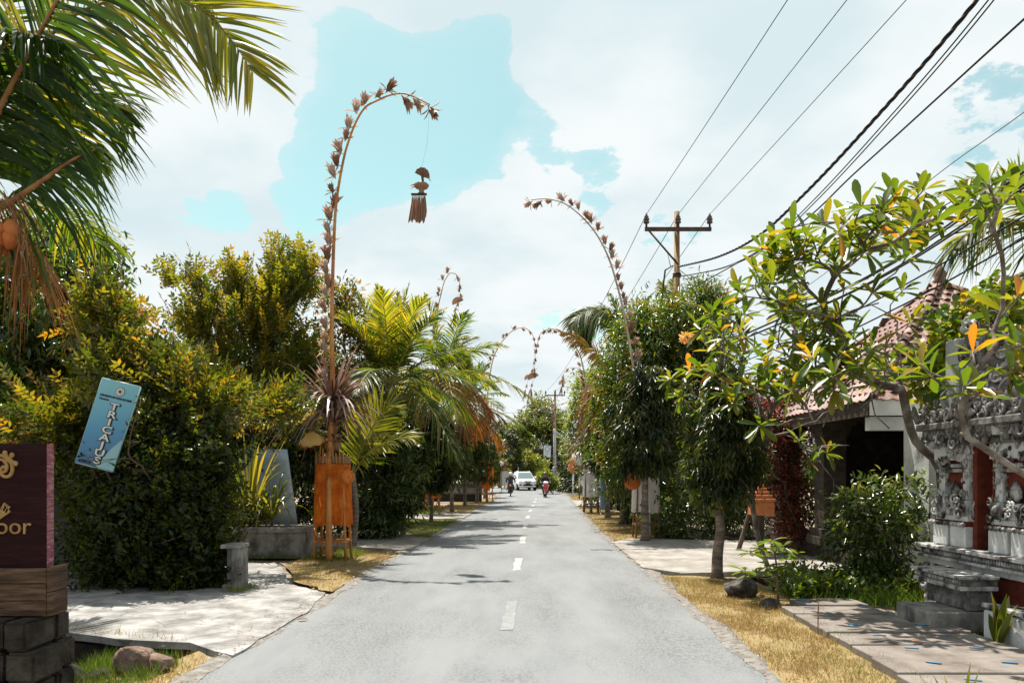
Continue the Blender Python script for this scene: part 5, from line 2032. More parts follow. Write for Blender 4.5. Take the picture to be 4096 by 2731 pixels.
tree('background_tree', 'dark trees behind the parked scooter on the right', 'tree', (9, 62),
     [E(585, 470, 62, 30, 26, 2.5), E(610, 450, 58, 30, 40, 2.5), E(570, 480, 66, 20, 14, 2)],
     clusters(1300, k=7, ll=.42, lw=.14, down=.3, out=.6, spread=.22, tpl='kite'), M['dark'], seed=28, n_limb=14, r_tip=.02)
tree('background_tree', 'dark garden tree behind the white cloth stands on the right', 'tree', (8.5, 34),
     [E(650, 470, 31, 50, 40, 2.0), E(700, 460, 29, 50, 50, 2.0), E(610, 470, 36, 36, 34, 2.0)],
     clusters(1900, k=7, ll=.30, lw=.1, down=.3, out=.6, spread=.16), M['dark'], seed=29, n_limb=14, r_tip=.02)
tree('background_tree', 'shady shrubs behind the right hand driveway', 'shrub', (6.4, 18.9),
     [E(690, 500, 19.0, 50, 46, 1.0), E(740, 490, 18.8, 44, 55, 1.0), E(665, 520, 19.6, 30, 30, .8), E(790, 480, 18.8, 40, 60, 1.0), E(815, 470, 18.9, 26, 66, .8)],
     clusters(2300, k=7, ll=.17, lw=.045, down=.3, out=.6, spread=.1), M['shrub'], seed=30, n_limb=16)
tree('croton_shrub', 'red leaved croton shrub by the pavilion corner', 'shrub', (4.75, 15.6),
     [E(765, 430, 15.3, 34, 34, .7), E(780, 480, 15.2, 34, 44, .7), E(750, 400, 15.4, 22, 20, .5), E(795, 520, 15.0, 26, 26, .6), E(800, 440, 16.9, 26, 40, .6), E(785, 405, 15.6, 24, 20, .5)],
     clusters(1700, k=7, ll=.11, lw=.034, down=-.1, out=.6, spread=.08), M['croton'], seed=31, n_limb=26)
tree('broad_shrub', 'broad shrub with pale new leaves before the dark porch', 'shrub', (4.95, 10.4),
     [E(862, 500, 10.4, 34, 30, .45), E(890, 540, 10.3, 34, 36, .45), E(848, 540, 10.4, 26, 30, .4), E(875, 575, 10.2, 44, 22, .4), E(905, 500, 10.5, 20, 30, .35)],
     clusters(720, k=7, ll=.125, lw=.04, down=.35, out=.6, spread=.06), M['shrub'], seed=32, n_limb=34, r_tip=.006)
tree('heart_leaf_tree', 'bright heart-leaved tree in front of the tiled roof', 'tree', (7.6, 10.4),
     [E(945, 350, 9.8, 34, 36, .5), E(970, 320, 10.0, 30, 34, .5), E(930, 385, 9.6, 24, 26, .4), E(990, 360, 9.9, 34, 50, .5), E(1000, 300, 10, 30, 30, .5)],
     clusters(520, k=6, ll=.12, lw=.115, down=.5, out=.5, spread=.08), M['heart'], seed=33, n_limb=26, r_tip=.006)

# ground cover bed behind the path
lv = LV()
q = scatter(gcov, 2600)
q = q[(q[:, 1] > 9.55)]
rngc = np.random.default_rng(6)
P = np.column_stack([q, rngc.uniform(.03, .30, len(q)) * (.6 + .4 * np.sin(q[:, 0] * 5) * np.cos(q[:, 1] * 4))])
add_cluster(lv, P, np.tile([0, 0, 1.0], (len(P), 1)), rngc, 6, .085, .045, -.2, .4, 'leaf', .05)
o = lv.build('ground_cover', M['cover'], None, 'stuff')
o['label'] = 'low leafy green ground cover between the verge and the pavilion'

# sapling in the dry verge
sp = thing('sapling', 'young broad-leaved sapling in the dry verge', 'sapling', gp(779, 604))
b = gp(779, 604)
tips_ = [at(a, c_, b.y + random.uniform(-.12, .12)) for a, c_ in ((772, 540), (750, 552), (792, 553), (760, 548), (783, 546), (745, 570), (800, 575), (770, 565), (757, 575), (788, 565), (775, 552))]
mbb, dd_ = grow([b, b + Vector((-.02, 0, .2)), b + Vector((-.03, 0, .45)), at(775, 552, b.y)], tips_, .005, 2.3, random.Random(2))
mbb.build('stem', M['bark'], sp)
leaf_me = LV()
leaf_me.add([(0, 0, 0)], [(1, 0, 0)], [(0, 0, 1)], 1.0, .30, 'plum', np.array([.3]))
leafA = leaf_me.mesh('leaf')
leafA.materials.append(M['plumeria_o'])
leafS = leafA.copy()
leafS.materials.clear()
M['sapleaf'] = leaf_mat('sapling_leaf', [(.06, .12, .015), (.10, .17, .022), (.16, .2, .03)], G, .4, .3, .55, by_object=True)
leafS.materials.append(M['sapleaf'])


def leaf_obj(me, p, d, up, L, parent):
    d = Vector(d).normalized()
    s = Vector(d).cross(Vector(up)).normalized()
    n_ = s.cross(d)
    # template: along +x, across = cross(dir, normal) = -y
    rm = Matrix((d, -s, n_)).transposed()
    return place('leaf', me, p, rm, parent, L)


rr = random.Random(8)
for T, d in zip(tips_, dd_):
    for k in range(9):
        a = 2 * PI * k / 6 + rr.uniform(-.4, .4)
        v = Vector((math.cos(a), math.sin(a), rr.uniform(-.55, .35)))
        leaf_obj(leafS, T + v * .01, v, (0, 0, 1), rr.uniform(.15, .25), sp)


# ---- frangipani trees
def frangipani(label, trunk, tips, seed, r_tip, leafL, nleaf=(8, 12), group=None, max_obj=300, barkm='frangibark', e=2.7, bare=()):
    t = thing('frangipani_tree', label, 'tree', trunk[0], group)
    rr = random.Random(seed)
    mb, dirs = grow(trunk, list(tips) + list(bare), r_tip, e, rr, bend=.32, seg=.16, jit=.03, maxr=.062)
    mb.build('trunk', M[barkm], t)
    leaves = []
    for T, d in zip(tips, dirs):
        d = (d + Vector((0, 0, .6))).normalized()
        s1 = d.cross(Vector((1, .2, .1))).normalized()
        s2 = d.cross(s1)
        n = rr.randint(*nleaf)
        for k in range(n):
            a = 2 * PI * k * .381966 * 1.0 + rr.uniform(-.3, .3)
            el = rr.uniform(-.35, .95) if k > 1 else rr.uniform(.9, 1.6)
            v = (s1 * math.cos(a) + s2 * math.sin(a) + d * el + Vector((0, 0, -.12))).normalized()
            L = leafL * rr.uniform(.7, 1.2)
            leaves.append((T + v * .012 - d * rr.uniform(0, .05), v, L, d))
    view = Vector((0, 0, CH))
    leaves.sort(key=lambda q: (q[0] - view).length / q[2])
    for p, v, L, d in leaves[:max_obj]:
        up_ = (Vector((0, 0, 1)) + d * .5 + Vector((rr.gauss(0, .25), rr.gauss(0, .25), 0)))
        leaf_obj(leafA, p, v, up_, L, t)
    if len(leaves) > max_obj:
        lv = LV()
        rest_ = leaves[max_obj:]
        lv.add(np.array([q[0][:] for q in rest_]), np.array([q[1][:] for q in rest_]), np.array([(q[3] * .5 + Vector((0, 0, 1)))[:] for q in rest_]),
               np.array([q[2] for q in rest_]), np.array([q[2] * .30 for q in rest_]), 'plum')
        lv.build('more_leaves', M['plumeria'], t, 'stuff')
    return t


def cr2(x, y):
    return 625 + x / 5.895, 150 + y / 5.895


rr = random.Random(77)
F2 = [(880, 520), (990, 640), (1070, 510), (1260, 480), (1160, 440), (1380, 330), (1470, 370), (1590, 260), (1730, 260), (1770, 420), (1960, 330), (1350, 620), (1420, 590), (1230, 660),
      (790, 800), (880, 780), (970, 600), (700, 860), (1170, 1140), (1220, 1090), (1500, 1280), (1600, 1310), (1400, 1330), (1460, 830), (1120, 560), (1000, 560), (1480, 460), (1640, 330), (1560, 350), (1850, 400),
      (940, 700), (1060, 700), (1300, 420), (1530, 420), (1680, 380), (1320, 520), (860, 640), (780, 720), (1010, 760), (900, 880), (1100, 640), (1740, 480), (1560, 560), (1640, 820), (1060, 980), (1150, 900), (1260, 980), (1340, 1100), (1060, 1180), (1120, 1300), (1240, 1240), (1330, 1400), (1420, 1180), (1000, 1120), (1100, 1220), (1200, 1380), (1300, 1300), (1380, 1250), (1180, 1000), (1280, 1150), (1060, 1330)]
tips2 = []
for x, y in F2:
    a, b_ = cr2(x, y)
    q_ = at(a, b_, rr.uniform(8.2, 10.2))
    tips2.append(q_)
    if rr.random() < .85:
        tips2.append(q_ + Vector((rr.gauss(0, .20), rr.gauss(0, .3), rr.gauss(-.10, .16))))
trunk2 = [Vector((5.62, 9.75, 0)), Vector((5.60, 9.72, .8)), at(940, 470, 9.65), at(915, 440, 9.6), at(905, 405, 9.5), at(899, 370, 9.4)]
frangipani('large frangipani with bare forking branches in front of the tiled roof', spline(trunk2, 3), tips2, 4, .0085, .30, (7, 9), bare=[at(rr.uniform(770, 930), rr.uniform(300, 430), rr.uniform(8.4, 10.0)) for _k in range(34)])
F1 = [(600, 980), (440, 1060), (560, 1060), (680, 1040), (380, 1300), (440, 1270), (520, 1280), (260, 1350), (700, 1380), (790, 1400), (850, 1250), (1000, 1260), (1020, 1430), (560, 1440), (620, 1360),
      (760, 1180), (900, 1120), (820, 1320), (520, 1180), (900, 1420), (700, 960), (640, 1480), (760, 1560), (1080, 1340), (940, 960), (1040, 1060)]
tips1 = []
for x, y in F1:
    a, b_ = cr2(x, y)
    q_ = at(a, b_, rr.uniform(10.6, 12.4))
    tips1.append(q_)
    for _k in range(1):
        tips1.append(q_ + Vector((rr.gauss(0, .25), rr.gauss(0, .3), rr.gauss(-.08, .2))))
tips1 += [at(700, 486, 11.6), at(705, 500, 11.5), at(812, 462, 12.0), at(828, 452, 12.2), at(800, 440, 12.2), at(842, 520, 11.9)]
b1 = Vector(((768 - 512) / F * 13.0, 13.0, 0))
trunk1 = [b1, b1 + Vector((-.16, 0, .45)), at(752, 498, 12.9), at(757, 470, 12.7), at(765, 440, 12.5)]
frangipani('smaller frangipani leaning left beside the terracotta spirit house', spline(trunk1, 3), tips1, 6, .0085, .30, (8, 10), bare=[at(rr.uniform(720, 850), rr.uniform(330, 470), rr.uniform(10.8, 12.4)) for _k in range(26)])
F3 = [(2060, 290), (2140, 200), (2300, 240), (2150, 1050), (2290, 1300), (2000, 1380), (2080, 1420), (2050, 1180), (2240, 960), (2320, 860), (1740, 1260), (1800, 1330), (2340, 1150), (2200, 300), (2120, 330)]
tips3 = []
for x, y in F3:
    a, b_ = cr2(x, y)
    tips3.append(at(a, b_, rr.uniform(5.9, 6.9)))
trunk3 = [Vector((5.35, 6.45, .8)), Vector((5.2, 6.4, 1.3)), at(1050, 486, 6.3), at(1018, 470, 6.3), at(985, 448, 6.3), at(960, 432, 6.4)]
frangipani('near frangipani whose boughs reach in from the right edge', spline([Vector((5.4, 6.4, 0))] + trunk3, 3), tips3, 9, .010, .27, (6, 9), e=2.7)
# blossoms
fl = thing('frangipani_blossom', 'peach blossom cluster at the left tip of the frangipani', 'flower', at(687, 337, 11.2))
lv = LV()
c_ = at(687, 337, 11.2)
rngf = np.random.default_rng(2)
dv = rdir(90, rngf)
lv.add(np.array(c_[:]) + dv * np.array([.075, .06, .055]) * rngf.uniform(.3, 1.2, (90, 1)), dv, rdir(90, rngf), .06, .035, 'leaf')
lv.build('petals', M['flower'], fl, 'stuff')
MB().tube([c_, at(697, 333, 11.25), at(712, 330, 11.4)], [.006, .008, .01], 5).build('stalk', M['twig'], fl)
fl = thing('blossom_spray', 'pale orange blossom spray on the golden shrub tip', 'flower', at(148, 312, 11.2))
lv = LV()
c_ = at(148, 312, 11.2)
dv = rdir(70, rngf)
lv.add(np.array(c_[:]) + dv * np.array([.10, .06, .07]), dv, rdir(70, rngf), .06, .02, 'kite')
lv.build('petals', M['flower'], fl, 'stuff')
MB().tube([c_, at(141, 318, 11.25), at(128, 332, 11.3)], [.004, .006, .008], 5).build('stalk', M['twig'], fl)


# ---- palms
def frond_mesh(path, Lmax, npair, droop, wd, rng, up=(0, 0, 1), start=.14, rr0=.022, lift=.25, hue=None, ang=(72, 52), sparse=0.0, tipmin=.35):
    """one pinnate frond: returns leaflet collector and rib builder"""
    pts = spline(path, 8)
    P = np.array([p[:] for p in pts])
    seg_ = np.linalg.norm(np.diff(P, axis=0), axis=1)
    cum = np.concatenate([[0], np.cumsum(seg_)])
    tot = cum[-1]
    T = np.gradient(P, axis=0)
    T = vnorm(T)
    mb = MB()
    mb.tube(pts, [rr0 * (1 - .88 * c / tot) for c in cum], 7)
    lv = LV()
    t = np.linspace(start, .995, npair)
    for s in (-1, 1):
        tt = np.clip(t + rng.normal(0, .004, npair), 0, 1)
        if sparse > 0:
            tt = tt[rng.random(npair) > sparse]
        n = len(tt)
        base = np.stack([np.interp(tt * tot, cum, P[:, k]) for k in range(3)], -1)
        tg = vnorm(np.stack([np.interp(tt * tot, cum, T[:, k]) for k in range(3)], -1))
        sd = vnorm(np.cross(tg, np.array(up, float)))
        nn = np.cross(sd, tg)
        a = np.radians(ang[0] - ang[1] * tt)
        dr = vnorm(sd * s * np.sin(a)[:, None] + tg * np.cos(a)[:, None] + nn * lift + rng.normal(0, .06, (n, 3)))
        L = Lmax * np.clip(.45 + .75 * np.sin(PI * np.clip(tt * .86 + .10, 0, 1)), .2, 1.2) * rng.uniform(.85, 1.1, n)
        L *= np.clip((1.02 - tt) / .25, tipmin, 1)
        k_ = 6
        ss = np.linspace(0, 1, k_)
        dl = droop * rng.uniform(.6, 1.35, n)
        C = base[:, None, :] + dr[:, None, :] * (L[:, None] * ss[None])[..., None] * (1 - .25 * np.minimum(dl, 1)[:, None, None] * ss[None, :, None])
        C[..., 2] -= (dl * L)[:, None] * ss[None] ** 2
        tgl = vnorm(np.gradient(C, axis=1))
        wv = vnorm(np.cross(tgl, nn[:, None, :] + rng.normal(0, .35, (n, 1, 3))))
        w = wd * np.array([.55, 1, 1, .85, .55, .05])[None, :, None] * rng.uniform(.8, 1.15, n)[:, None, None]
        V = np.stack([C - wv * w / 2, C + wv * w / 2], 2).reshape(n, 2 * k_, 3)
        f = np.array([(2 * i, 2 * i + 1, 2 * i + 3, 2 * i + 2) for i in range(k_ - 1)])
        h = rng.random(n) if hue is None else np.clip(hue + rng.normal(0, .16, n), 0, .999)
        lv.push(V.reshape(-1, 3), [f], n, 2 * k_, np.repeat(h, 2 * k_))
    return lv, mb


def palm(name, label, hub, base, fronds, leafm='palm', rib='rachis', Lmax=.7, npair=70, wd=.035, seed=1, trunk_r=.14, group=None, rr0=.024):
    """fronds: list of (azimuth deg, elevation deg, length, sag, dict)"""
    t = thing(name, label, 'palm tree', (base[0], base[1], 0), group)
    rng = np.random.default_rng(seed)
    hub = Vector(hub)
    b = Vector((base[0], base[1], -.05))
    mb = MB()
    pts = spline([b, b.lerp(hub, .5) + Vector((.08, 0, 0)), hub], 8)
    mb.tube(pts, [trunk_r * (1.25 - .35 * min(1, i / 4) + (.03 if i % 2 else 0)) for i in range(len(pts))], 10)
    mb.build('trunk', M['palmbark'], t)
    for fr in fronds:
        az, el, L, sag = fr[:4]
        opt = fr[4] if len(fr) > 4 else {}
        if 'path' in opt:
            path = opt['path']
        else:
            d = Vector((math.sin(R(az)) * math.cos(R(el)), math.cos(R(az)) * math.cos(R(el)), math.sin(R(el))))
            path = []
            for k in range(7):
                s = k / 6
                q = hub + d * (L * s)
                q.z -= sag * L * s * s
                path.append(q)
        lv, rb = frond_mesh(path, opt.get('Lmax', Lmax), opt.get('n', npair), opt.get('droop', .35), opt.get('wd', wd), rng, hue=opt.get('hue'), start=opt.get('start', .16), rr0=opt.get('rr0', rr0), lift=opt.get('lift', .22), up=opt.get('up', (0, 0, 1)), tipmin=opt.get('tipmin', .35), ang=opt.get('ang', (72, 52)), sparse=opt.get('sparse', 0.0))
        ro = rb.build('frond', M[opt.get('rib', rib)], t)
        lv.build('leaflets', M[opt.get('mat', leafm)], ro, 'stuff')
    return t


def ring(nf_, el0, el1, L, sag0, sag1, seed, az0=0, **opt):
    rr = random.Random(seed)
    out = []
    for k in range(nf_):
        s = rr.random()
        out.append((az0 + 360 * k / nf_ + rr.uniform(-14, 14), el0 + (el1 - el0) * s, L * rr.uniform(.85, 1.1), sag1 + (sag0 - sag1) * s, dict(opt)))
    return out


# near palm over the upper left corner
YN = 7.4
hub = at(-34, 205, YN)


def np_(pp, Y0, Y1):
    n = len(pp)
    return [at(a, b_, Y0 + (Y1 - Y0) * i / (n - 1)) for i, (a, b_) in enumerate(pp)]


nf = [
    (0, 0, 0, 0, dict(path=np_([(-34, 200), (10, 95), (70, 18), (150, -4), (203, 11), (233, 42), (252, 72)], 7.4, 7.0), Lmax=1.25, n=96, droop=.14, wd=.034, hue=.62, rr0=.026, lift=.05, up=(.1, -1, .25), tipmin=.75, ang=(88, 62), mat='palmlight')),
    (0, 0, 0, 0, dict(path=np_([(-34, 200), (-5, 120), (24, 62), (52, 10), (90, -60), (140, -110)], 7.4, 6.2), Lmax=1.2, n=84, droop=.35, wd=.042, hue=.12, rr0=.038, lift=.0, up=(.3, -1, .3), tipmin=.6, ang=(85, 50))),
    (0, 0, 0, 0, dict(path=np_([(-34, 205), (0, 207), (36, 185), (72, 160), (95, 150)], 7.4, 6.9), Lmax=.85, n=34, droop=.75, wd=.030, hue=.2, rr0=.048, lift=-.1, start=.25, up=(0, -1, .3))),
    (0, 0, 0, 0, dict(path=np_([(-34, 200), (10, 130), (60, 95), (105, 100), (130, 120)], 7.4, 7.8), Lmax=1.0, n=64, droop=.45, wd=.034, hue=.22, ang=(82, 52), rr0=.028, lift=-.05, up=(.1, -1, .6))),
    (0, 0, 0, 0, dict(path=np_([(-34, 200), (-10, 60), (30, -20), (110, -45), (170, -20), (205, 20)], 7.4, 8.0), Lmax=1.1, n=70, droop=.4, wd=.034, hue=.42, tipmin=.6, ang=(85, 55), rr0=.028, lift=0, up=(.1, -1, .5))),
    (0, 0, 0, 0, dict(path=np_([(-34, 200), (0, 150), (50, 120), (80, 135), (100, 165)], 7.5, 8.4), Lmax=.8, n=50, droop=.55, wd=.034, hue=.4, rr0=.026, lift=-.1, up=(.1, -1, .5))),
    (0, 0, 0, 0, dict(path=np_([(-34, 200), (-20, 110), (-5, 60), (20, 35), (60, 40)], 7.4, 6.6), Lmax=.9, n=70, droop=.8, wd=.04, hue=.15, rr0=.03, lift=-.1)),
    (0, 0, 0, 0, dict(path=np_([(-34, 205), (-5, 215), (25, 235), (45, 275)], 7.4, 7.3), Lmax=.7, n=46, droop=.8, wd=.020, mat='palmdry', rr0=.03, lift=-.2, hue=.4)),
]
nf += ring(6, 20, 60, 3.2, .25, .45, 4, az0=180, droop=.5, Lmax=.8, n=56)
nf = nf[:8] + [f for f in nf[8:] if not (30 < (f[0] % 360) < 150)]
npalm = palm('coconut_palm', 'near coconut palm spreading its fronds over the upper left corner', hub, (hub.x - .25, YN + .1), nf, 'palm', 'rachis', seed=3, trunk_r=.16)
for k, (a, b_) in enumerate(((3, 232), (9, 240), (-4, 240), (1, 246), (12, 228))):
    q = MB()
    c_ = at(a, b_, YN - .25 - .05 * (k % 3))
    q.ell(c_, (.072, .072, .09), 12, 8)
    q.build('coconut', M['coconut'], npalm)
q = MB()
for k in range(26):
    c_ = at(random.uniform(-8, 24), random.uniform(190, 205), YN - random.uniform(.1, .4))
    e_ = c_ + Vector((random.uniform(.0, .35), random.uniform(-.1, .1), -random.uniform(.5, 1.15)))
    q.tube([c_, c_.lerp(e_, .5) + Vector((.08, 0, .04)), e_], [.006, .005, .002], 4)
q.build('dry_flower_stalk', M['rachis'], npalm)

# palms in the middle on the left
h = at(390, 385, 19.6)
palm('coconut_palm', 'bushy young coconut palm right of the front penjor', h, (h.x, 19.8),
     ring(11, 62, 87, 3.9, .2, .4, 11, droop=.25, Lmax=.75, n=60, mat='palmlight', rib='greenrachis') + ring(12, 22, 55, 3.6, .35, .6, 12, droop=.4, Lmax=.75, n=60) + ring(5, 5, 20, 2.8, .6, .9, 13, droop=.7, Lmax=.7, n=50),
     'palm', 'greenrachis', seed=5, trunk_r=.15)
h = at(443, 375, 25)
palm('coconut_palm', 'coconut palm with hanging orange dead fronds on the left', h, (-4.3, 27.5),
     ring(9, 35, 80, 3.4, .25, .5, 21, droop=.35, Lmax=.8, n=56) + ring(7, 0, 25, 3.2, .5, .8, 22, droop=.5, Lmax=.8, n=50, mat='palmlight')
     + ring(9, -20, 15, 1.9, .6, .85, 23, droop=.7, Lmax=.75, n=46, mat='palmdry', rib='rachis'),
     'palm', 'greenrachis', seed=6, trunk_r=.16)
h = at(464, 405, 37)
palm('coconut_palm', 'spiky upright coconut palm farther along the left verge', h, (-4.4, 38.5),
     ring(12, 40, 82, 3.4, .15, .4, 31, droop=.2, Lmax=.85, n=46, wd=.05) + ring(8, 0, 35, 3.6, .3, .6, 32, droop=.4, Lmax=.85, n=46, wd=.05)
     + ring(7, -20, 15, 2.2, .6, .85, 33, droop=.7, Lmax=.8, n=40, wd=.045, mat='palmdry'),
     'palm', 'greenrachis', seed=7, trunk_r=.17)
h = at(352, 470, 16.4)
palm('palm_seedling', 'young palm spreading pale fronds right behind the front stand', h, (h.x, 16.5),
     [(0, 0, 0, 0, dict(path=np_([(351, 478), (362, 448), (376, 420), (390, 405), (402, 412)], 16.4, 16.0), Lmax=.75, n=52, droop=.12, wd=.04, mat='palmlight', lift=.1, hue=.5, up=(.2, -.8, .6))),
      (0, 0, 0, 0, dict(path=np_([(351, 478), (368, 452), (390, 440), (408, 437), (418, 444)], 16.4, 15.8), Lmax=.6, n=50, droop=.3, wd=.036, mat='palmlight', hue=.7, up=(.1, -.5, .8))),
      (0, 0, 0, 0, dict(path=np_([(351, 478), (358, 440), (365, 415), (375, 400)], 16.4, 17.0), Lmax=.5, n=40, droop=.2, wd=.036)),
      (0, 0, 0, 0, dict(path=np_([(351, 478), (340, 450), (330, 445), (318, 452)], 16.4, 16.6), Lmax=.4, n=34, droop=.5, wd=.03))],
     'palm', 'greenrachis', seed=8, trunk_r=.07, rr0=.018)
# palm on the right behind the mango
h = at(628, 352, 28)
palm('coconut_palm', 'coconut palm showing over the mango tree with one yellow frond', h, (h.x, 28.4),
     ring(8, 35, 80, 3.2, .3, .6, 41, az0=200, droop=.4, Lmax=.75, n=56)
     + [(0, 0, 0, 0, dict(path=np_([(628, 352), (608, 364), (596, 352), (580, 340), (566, 333), (558, 329)], 28, 26.5), Lmax=.9, n=80, droop=.4, wd=.06, mat='palmyellow', lift=.05, up=(0, -.6, .7))),
        (0, 0, 0, 0, dict(path=np_([(628, 352), (612, 318), (594, 309), (578, 316), (570, 330)], 28, 26.5), Lmax=.95, n=84, droop=.5, wd=.055, lift=.05, up=(0, -.6, .7))),
        (0, 0, 0, 0, dict(path=np_([(628, 352), (618, 318), (604, 312), (590, 322), (582, 345)], 28, 27.5), Lmax=.95, n=84, droop=.5, wd=.055, lift=.05, up=(0, -.6, .7))),
        (0, 0, 0, 0, dict(path=np_([(628, 352), (610, 365), (600, 385), (592, 415)], 28, 27), Lmax=.9, n=46, droop=.9, wd=.045, mat='palmdry')),
        (0, 0, 0, 0, dict(path=np_([(628, 352), (604, 370), (592, 392), (586, 425)], 28, 26.5), Lmax=.9, n=46, droop=.9, wd=.045, mat='palmdry')),
        (0, 0, 0, 0, dict(path=np_([(628, 352), (640, 320), (652, 308), (664, 318)], 28, 28), Lmax=.7, n=50, droop=.5, wd=.04, mat='palmlight'))],
     'palm', 'greenrachis', seed=9, trunk_r=.16)
# palm fronds at the right edge
h = at(1075, 245, 11.5)
palm('coconut_palm', 'coconut palm reaching in at the right edge behind the cables', h, (h.x + .1, 11.8),
     [(0, 0, 0, 0, dict(path=np_([(1075, 245), (1040, 232), (1005, 222), (975, 228), (955, 250)], 11.5, 11), Lmax=.85, n=70, droop=.75, wd=.034, lift=-.05)),
      (0, 0, 0, 0, dict(path=np_([(1075, 245), (1045, 200), (1020, 182), (1000, 180), (985, 190)], 11.5, 11.2), Lmax=.85, n=64, droop=.25, wd=.03)),
      (0, 0, 0, 0, dict(path=np_([(1075, 250), (1035, 270), (1000, 300), (985, 330)], 11.5, 10.8), Lmax=.8, n=60, droop=.7, wd=.034, mat='palmlight')),
      (0, 0, 0, 0, dict(path=np_([(1075, 250), (1040, 295), (1010, 310), (985, 345)], 11.5, 10.4), Lmax=.8, n=60, droop=.6, wd=.034, mat='palmlight'))] + ring(5, 20, 60, 3, .4, .6, 51, az0=60, Lmax=.8, n=50),
     'palm', 'rachis', seed=10, trunk_r=.15)
# thin palm crown far behind
h = at(795, 330, 26)
palm('coconut_palm', 'slender palm crown showing behind the frangipani branches', h, (h.x, 26.2), ring(9, 20, 85, 2.6, .3, .6, 61, Lmax=.6, n=46, droop=.4) + [(0, 88, 1.7, .0, dict(Lmax=.2, n=20, mat='palmdry'))], 'palm', 'rachis', seed=12, trunk_r=.12)
h = at(668, 318, 33)
palm('coconut_palm', 'pale feathery palm top behind the mango crown', h, (h.x, 33.2), ring(9, 15, 80, 2.8, .3, .6, 71, Lmax=.7, n=40, droop=.45, wd=.05), 'palmlight', 'rachis', seed=13, trunk_r=.13)


# ---- strap-leaved plants
def straps(name, label, cat, base, n, L, wd, mat, seed, el=(35, 85), curve=.9, az=None, stem=None):
    t = thing(name, label, cat, base)
    rng = np.random.default_rng(seed)
    b = Vector(base)
    for k in range(n):
        a = rng.uniform(0, 2 * PI) if az is None else R(rng.uniform(*az))
        e = R(rng.uniform(*el))
        d = Vector((math.sin(a) * math.cos(e), -math.cos(a) * math.cos(e), math.sin(e)))
        ln = L * rng.uniform(.6, 1.1)
        sd = d.cross(Vector((0, 0, 1))).normalized()
        m_ = 9
        pts = []
        c = curve * rng.uniform(.6, 1.3) * (1 - e / (PI / 2) * .5)
        for i in range(m_):
            s = i / (m_ - 1)
            p = b + d * (ln * s * (1 - .18 * c * s))
            p.z -= c * ln * s ** 2.4 * .8
            pts.append(p)
        V, r_ = [], []
        ww = wd * rng.uniform(.8, 1.2)
        for i, p in enumerate(pts):
            s = i / (m_ - 1)
            w = ww * (.55 + 1.2 * s * (1 - s) * 1.6) * (1 - s ** 3) + .001
            tt_ = (pts[min(i + 1, m_ - 1)] - pts[max(i - 1, 0)]).normalized()
            n_ = sd.cross(tt_)
            V += [p - sd * w / 2 + n_ * w * .15, p - n_ * w * .02, p + sd * w / 2 + n_ * w * .15]
        fs = []
        for i in range(m_ - 1):
            for j in range(2):
                q = 3 * i + j
                fs.append((q, q + 1, q + 4, q + 3))
        me = npmesh('leaf', np.array([v[:] for v in V]), [np.array(fs)], np.full(len(V), rng.random()))
        obj('leaf', me, M[mat], t)
    if stem:
        MB().tube([b + Vector((0, 0, -stem[0])), b + Vector((0, 0, .06))], [stem[1], stem[1] * .8], 8).build('stem', M['bark'], t)
    return t


straps('strap_plant', 'tall upright strap-leaved plant in the concrete trough', 'plant', at(250, 521, 14.7), 26, 2.7, .055, 'strap', 2, (62, 89), .6, stem=(.1, .03))
straps('strap_plant', 'arching pale striped strap plant at the trough right end', 'plant', at(272, 520, 14.6), 38, 1.9, .05, 'strap', 3, (38, 80), 1.0, stem=(.12, .03))
straps('strap_plant', 'small spiky grass plant at the trough left end', 'plant', at(236, 505, 14.6), 16, .7, .03, 'strap', 4, (40, 85), .5, stem=(.12, .02))
tree('round_bush', 'small round yellow green bush in the concrete trough', 'shrub', (at(252, 500, 14.7).x, 14.7),
     [E(252, 508, 14.7, 19, 20, .35), E(243, 515, 14.7, 14, 12, .3), E(262, 512, 14.7, 13, 14, .3)], smalls(5200, .7, ll=.055, lw=.022), M['yellowgreen'], seed=44, n_limb=20, r_tip=.004)
straps('spiky_plant', 'dark spiky upright plant at the bottom right edge', 'plant', Vector((2.74, 4.5, .0)), 10, .66, .04, 'strap', 6, (52, 84), .35)
straps('canna_plant', 'broad leaved yellow green plant at the right edge by the kerb', 'plant', Vector((4.60, 6.98, .0)), 9, .66, .11, 'strap', 7, (58, 86), .35)
straps('thin_shoot', 'thin dry shoot standing in the right verge', 'plant', gp(818, 634), 3, .55, .012, 'driedleaf', 8, (78, 88), .1)
straps('drooping_grass', 'grass tuft beside the white kerb of the step', 'plant', gp(896, 612), 9, .30, .012, 'strap', 9, (40, 85), .8)
# ================================================================== penjors (decorated bamboo poles)
def ornament_mesh(seed, kind='cup'):
    rr = random.Random(seed)
    lv = LV()
    if kind == 'cup':
        n = 8
        for k in range(n):
            a = 2 * PI * k / n + rr.uniform(-.2, .2)
            f = rr.uniform(.08, .30)
            lv.add([(math.cos(a) * .06, math.sin(a) * .06, .15)], [(math.cos(a) * f, math.sin(a) * f, 1)], [(-math.cos(a), -math.sin(a), .3)], rr.uniform(.65, .95), .36, 'leaf', np.array([rr.random()]))
        for k in range(5):
            a = rr.uniform(0, 6.3)
            lv.add([(0, 0, .2)], [(math.cos(a), math.sin(a), rr.uniform(-.1, .7))], [(0, 0, 1)], rr.uniform(.5, .9), .07, 'leaf', np.array([rr.random()]))
        lv.add([(0, 0, 0)], [(.05, 0, 1)], [(1, 0, 0)], .3, .09, 'leaf', np.array([.5]))
        lv.add([(0, 0, 0)], [(.05, 0, 1)], [(0, 1, 0)], .3, .09, 'leaf', np.array([.5]))
    me = lv.mesh('leaf_ornament')
    me.materials.append(M['ornament'])
    return me


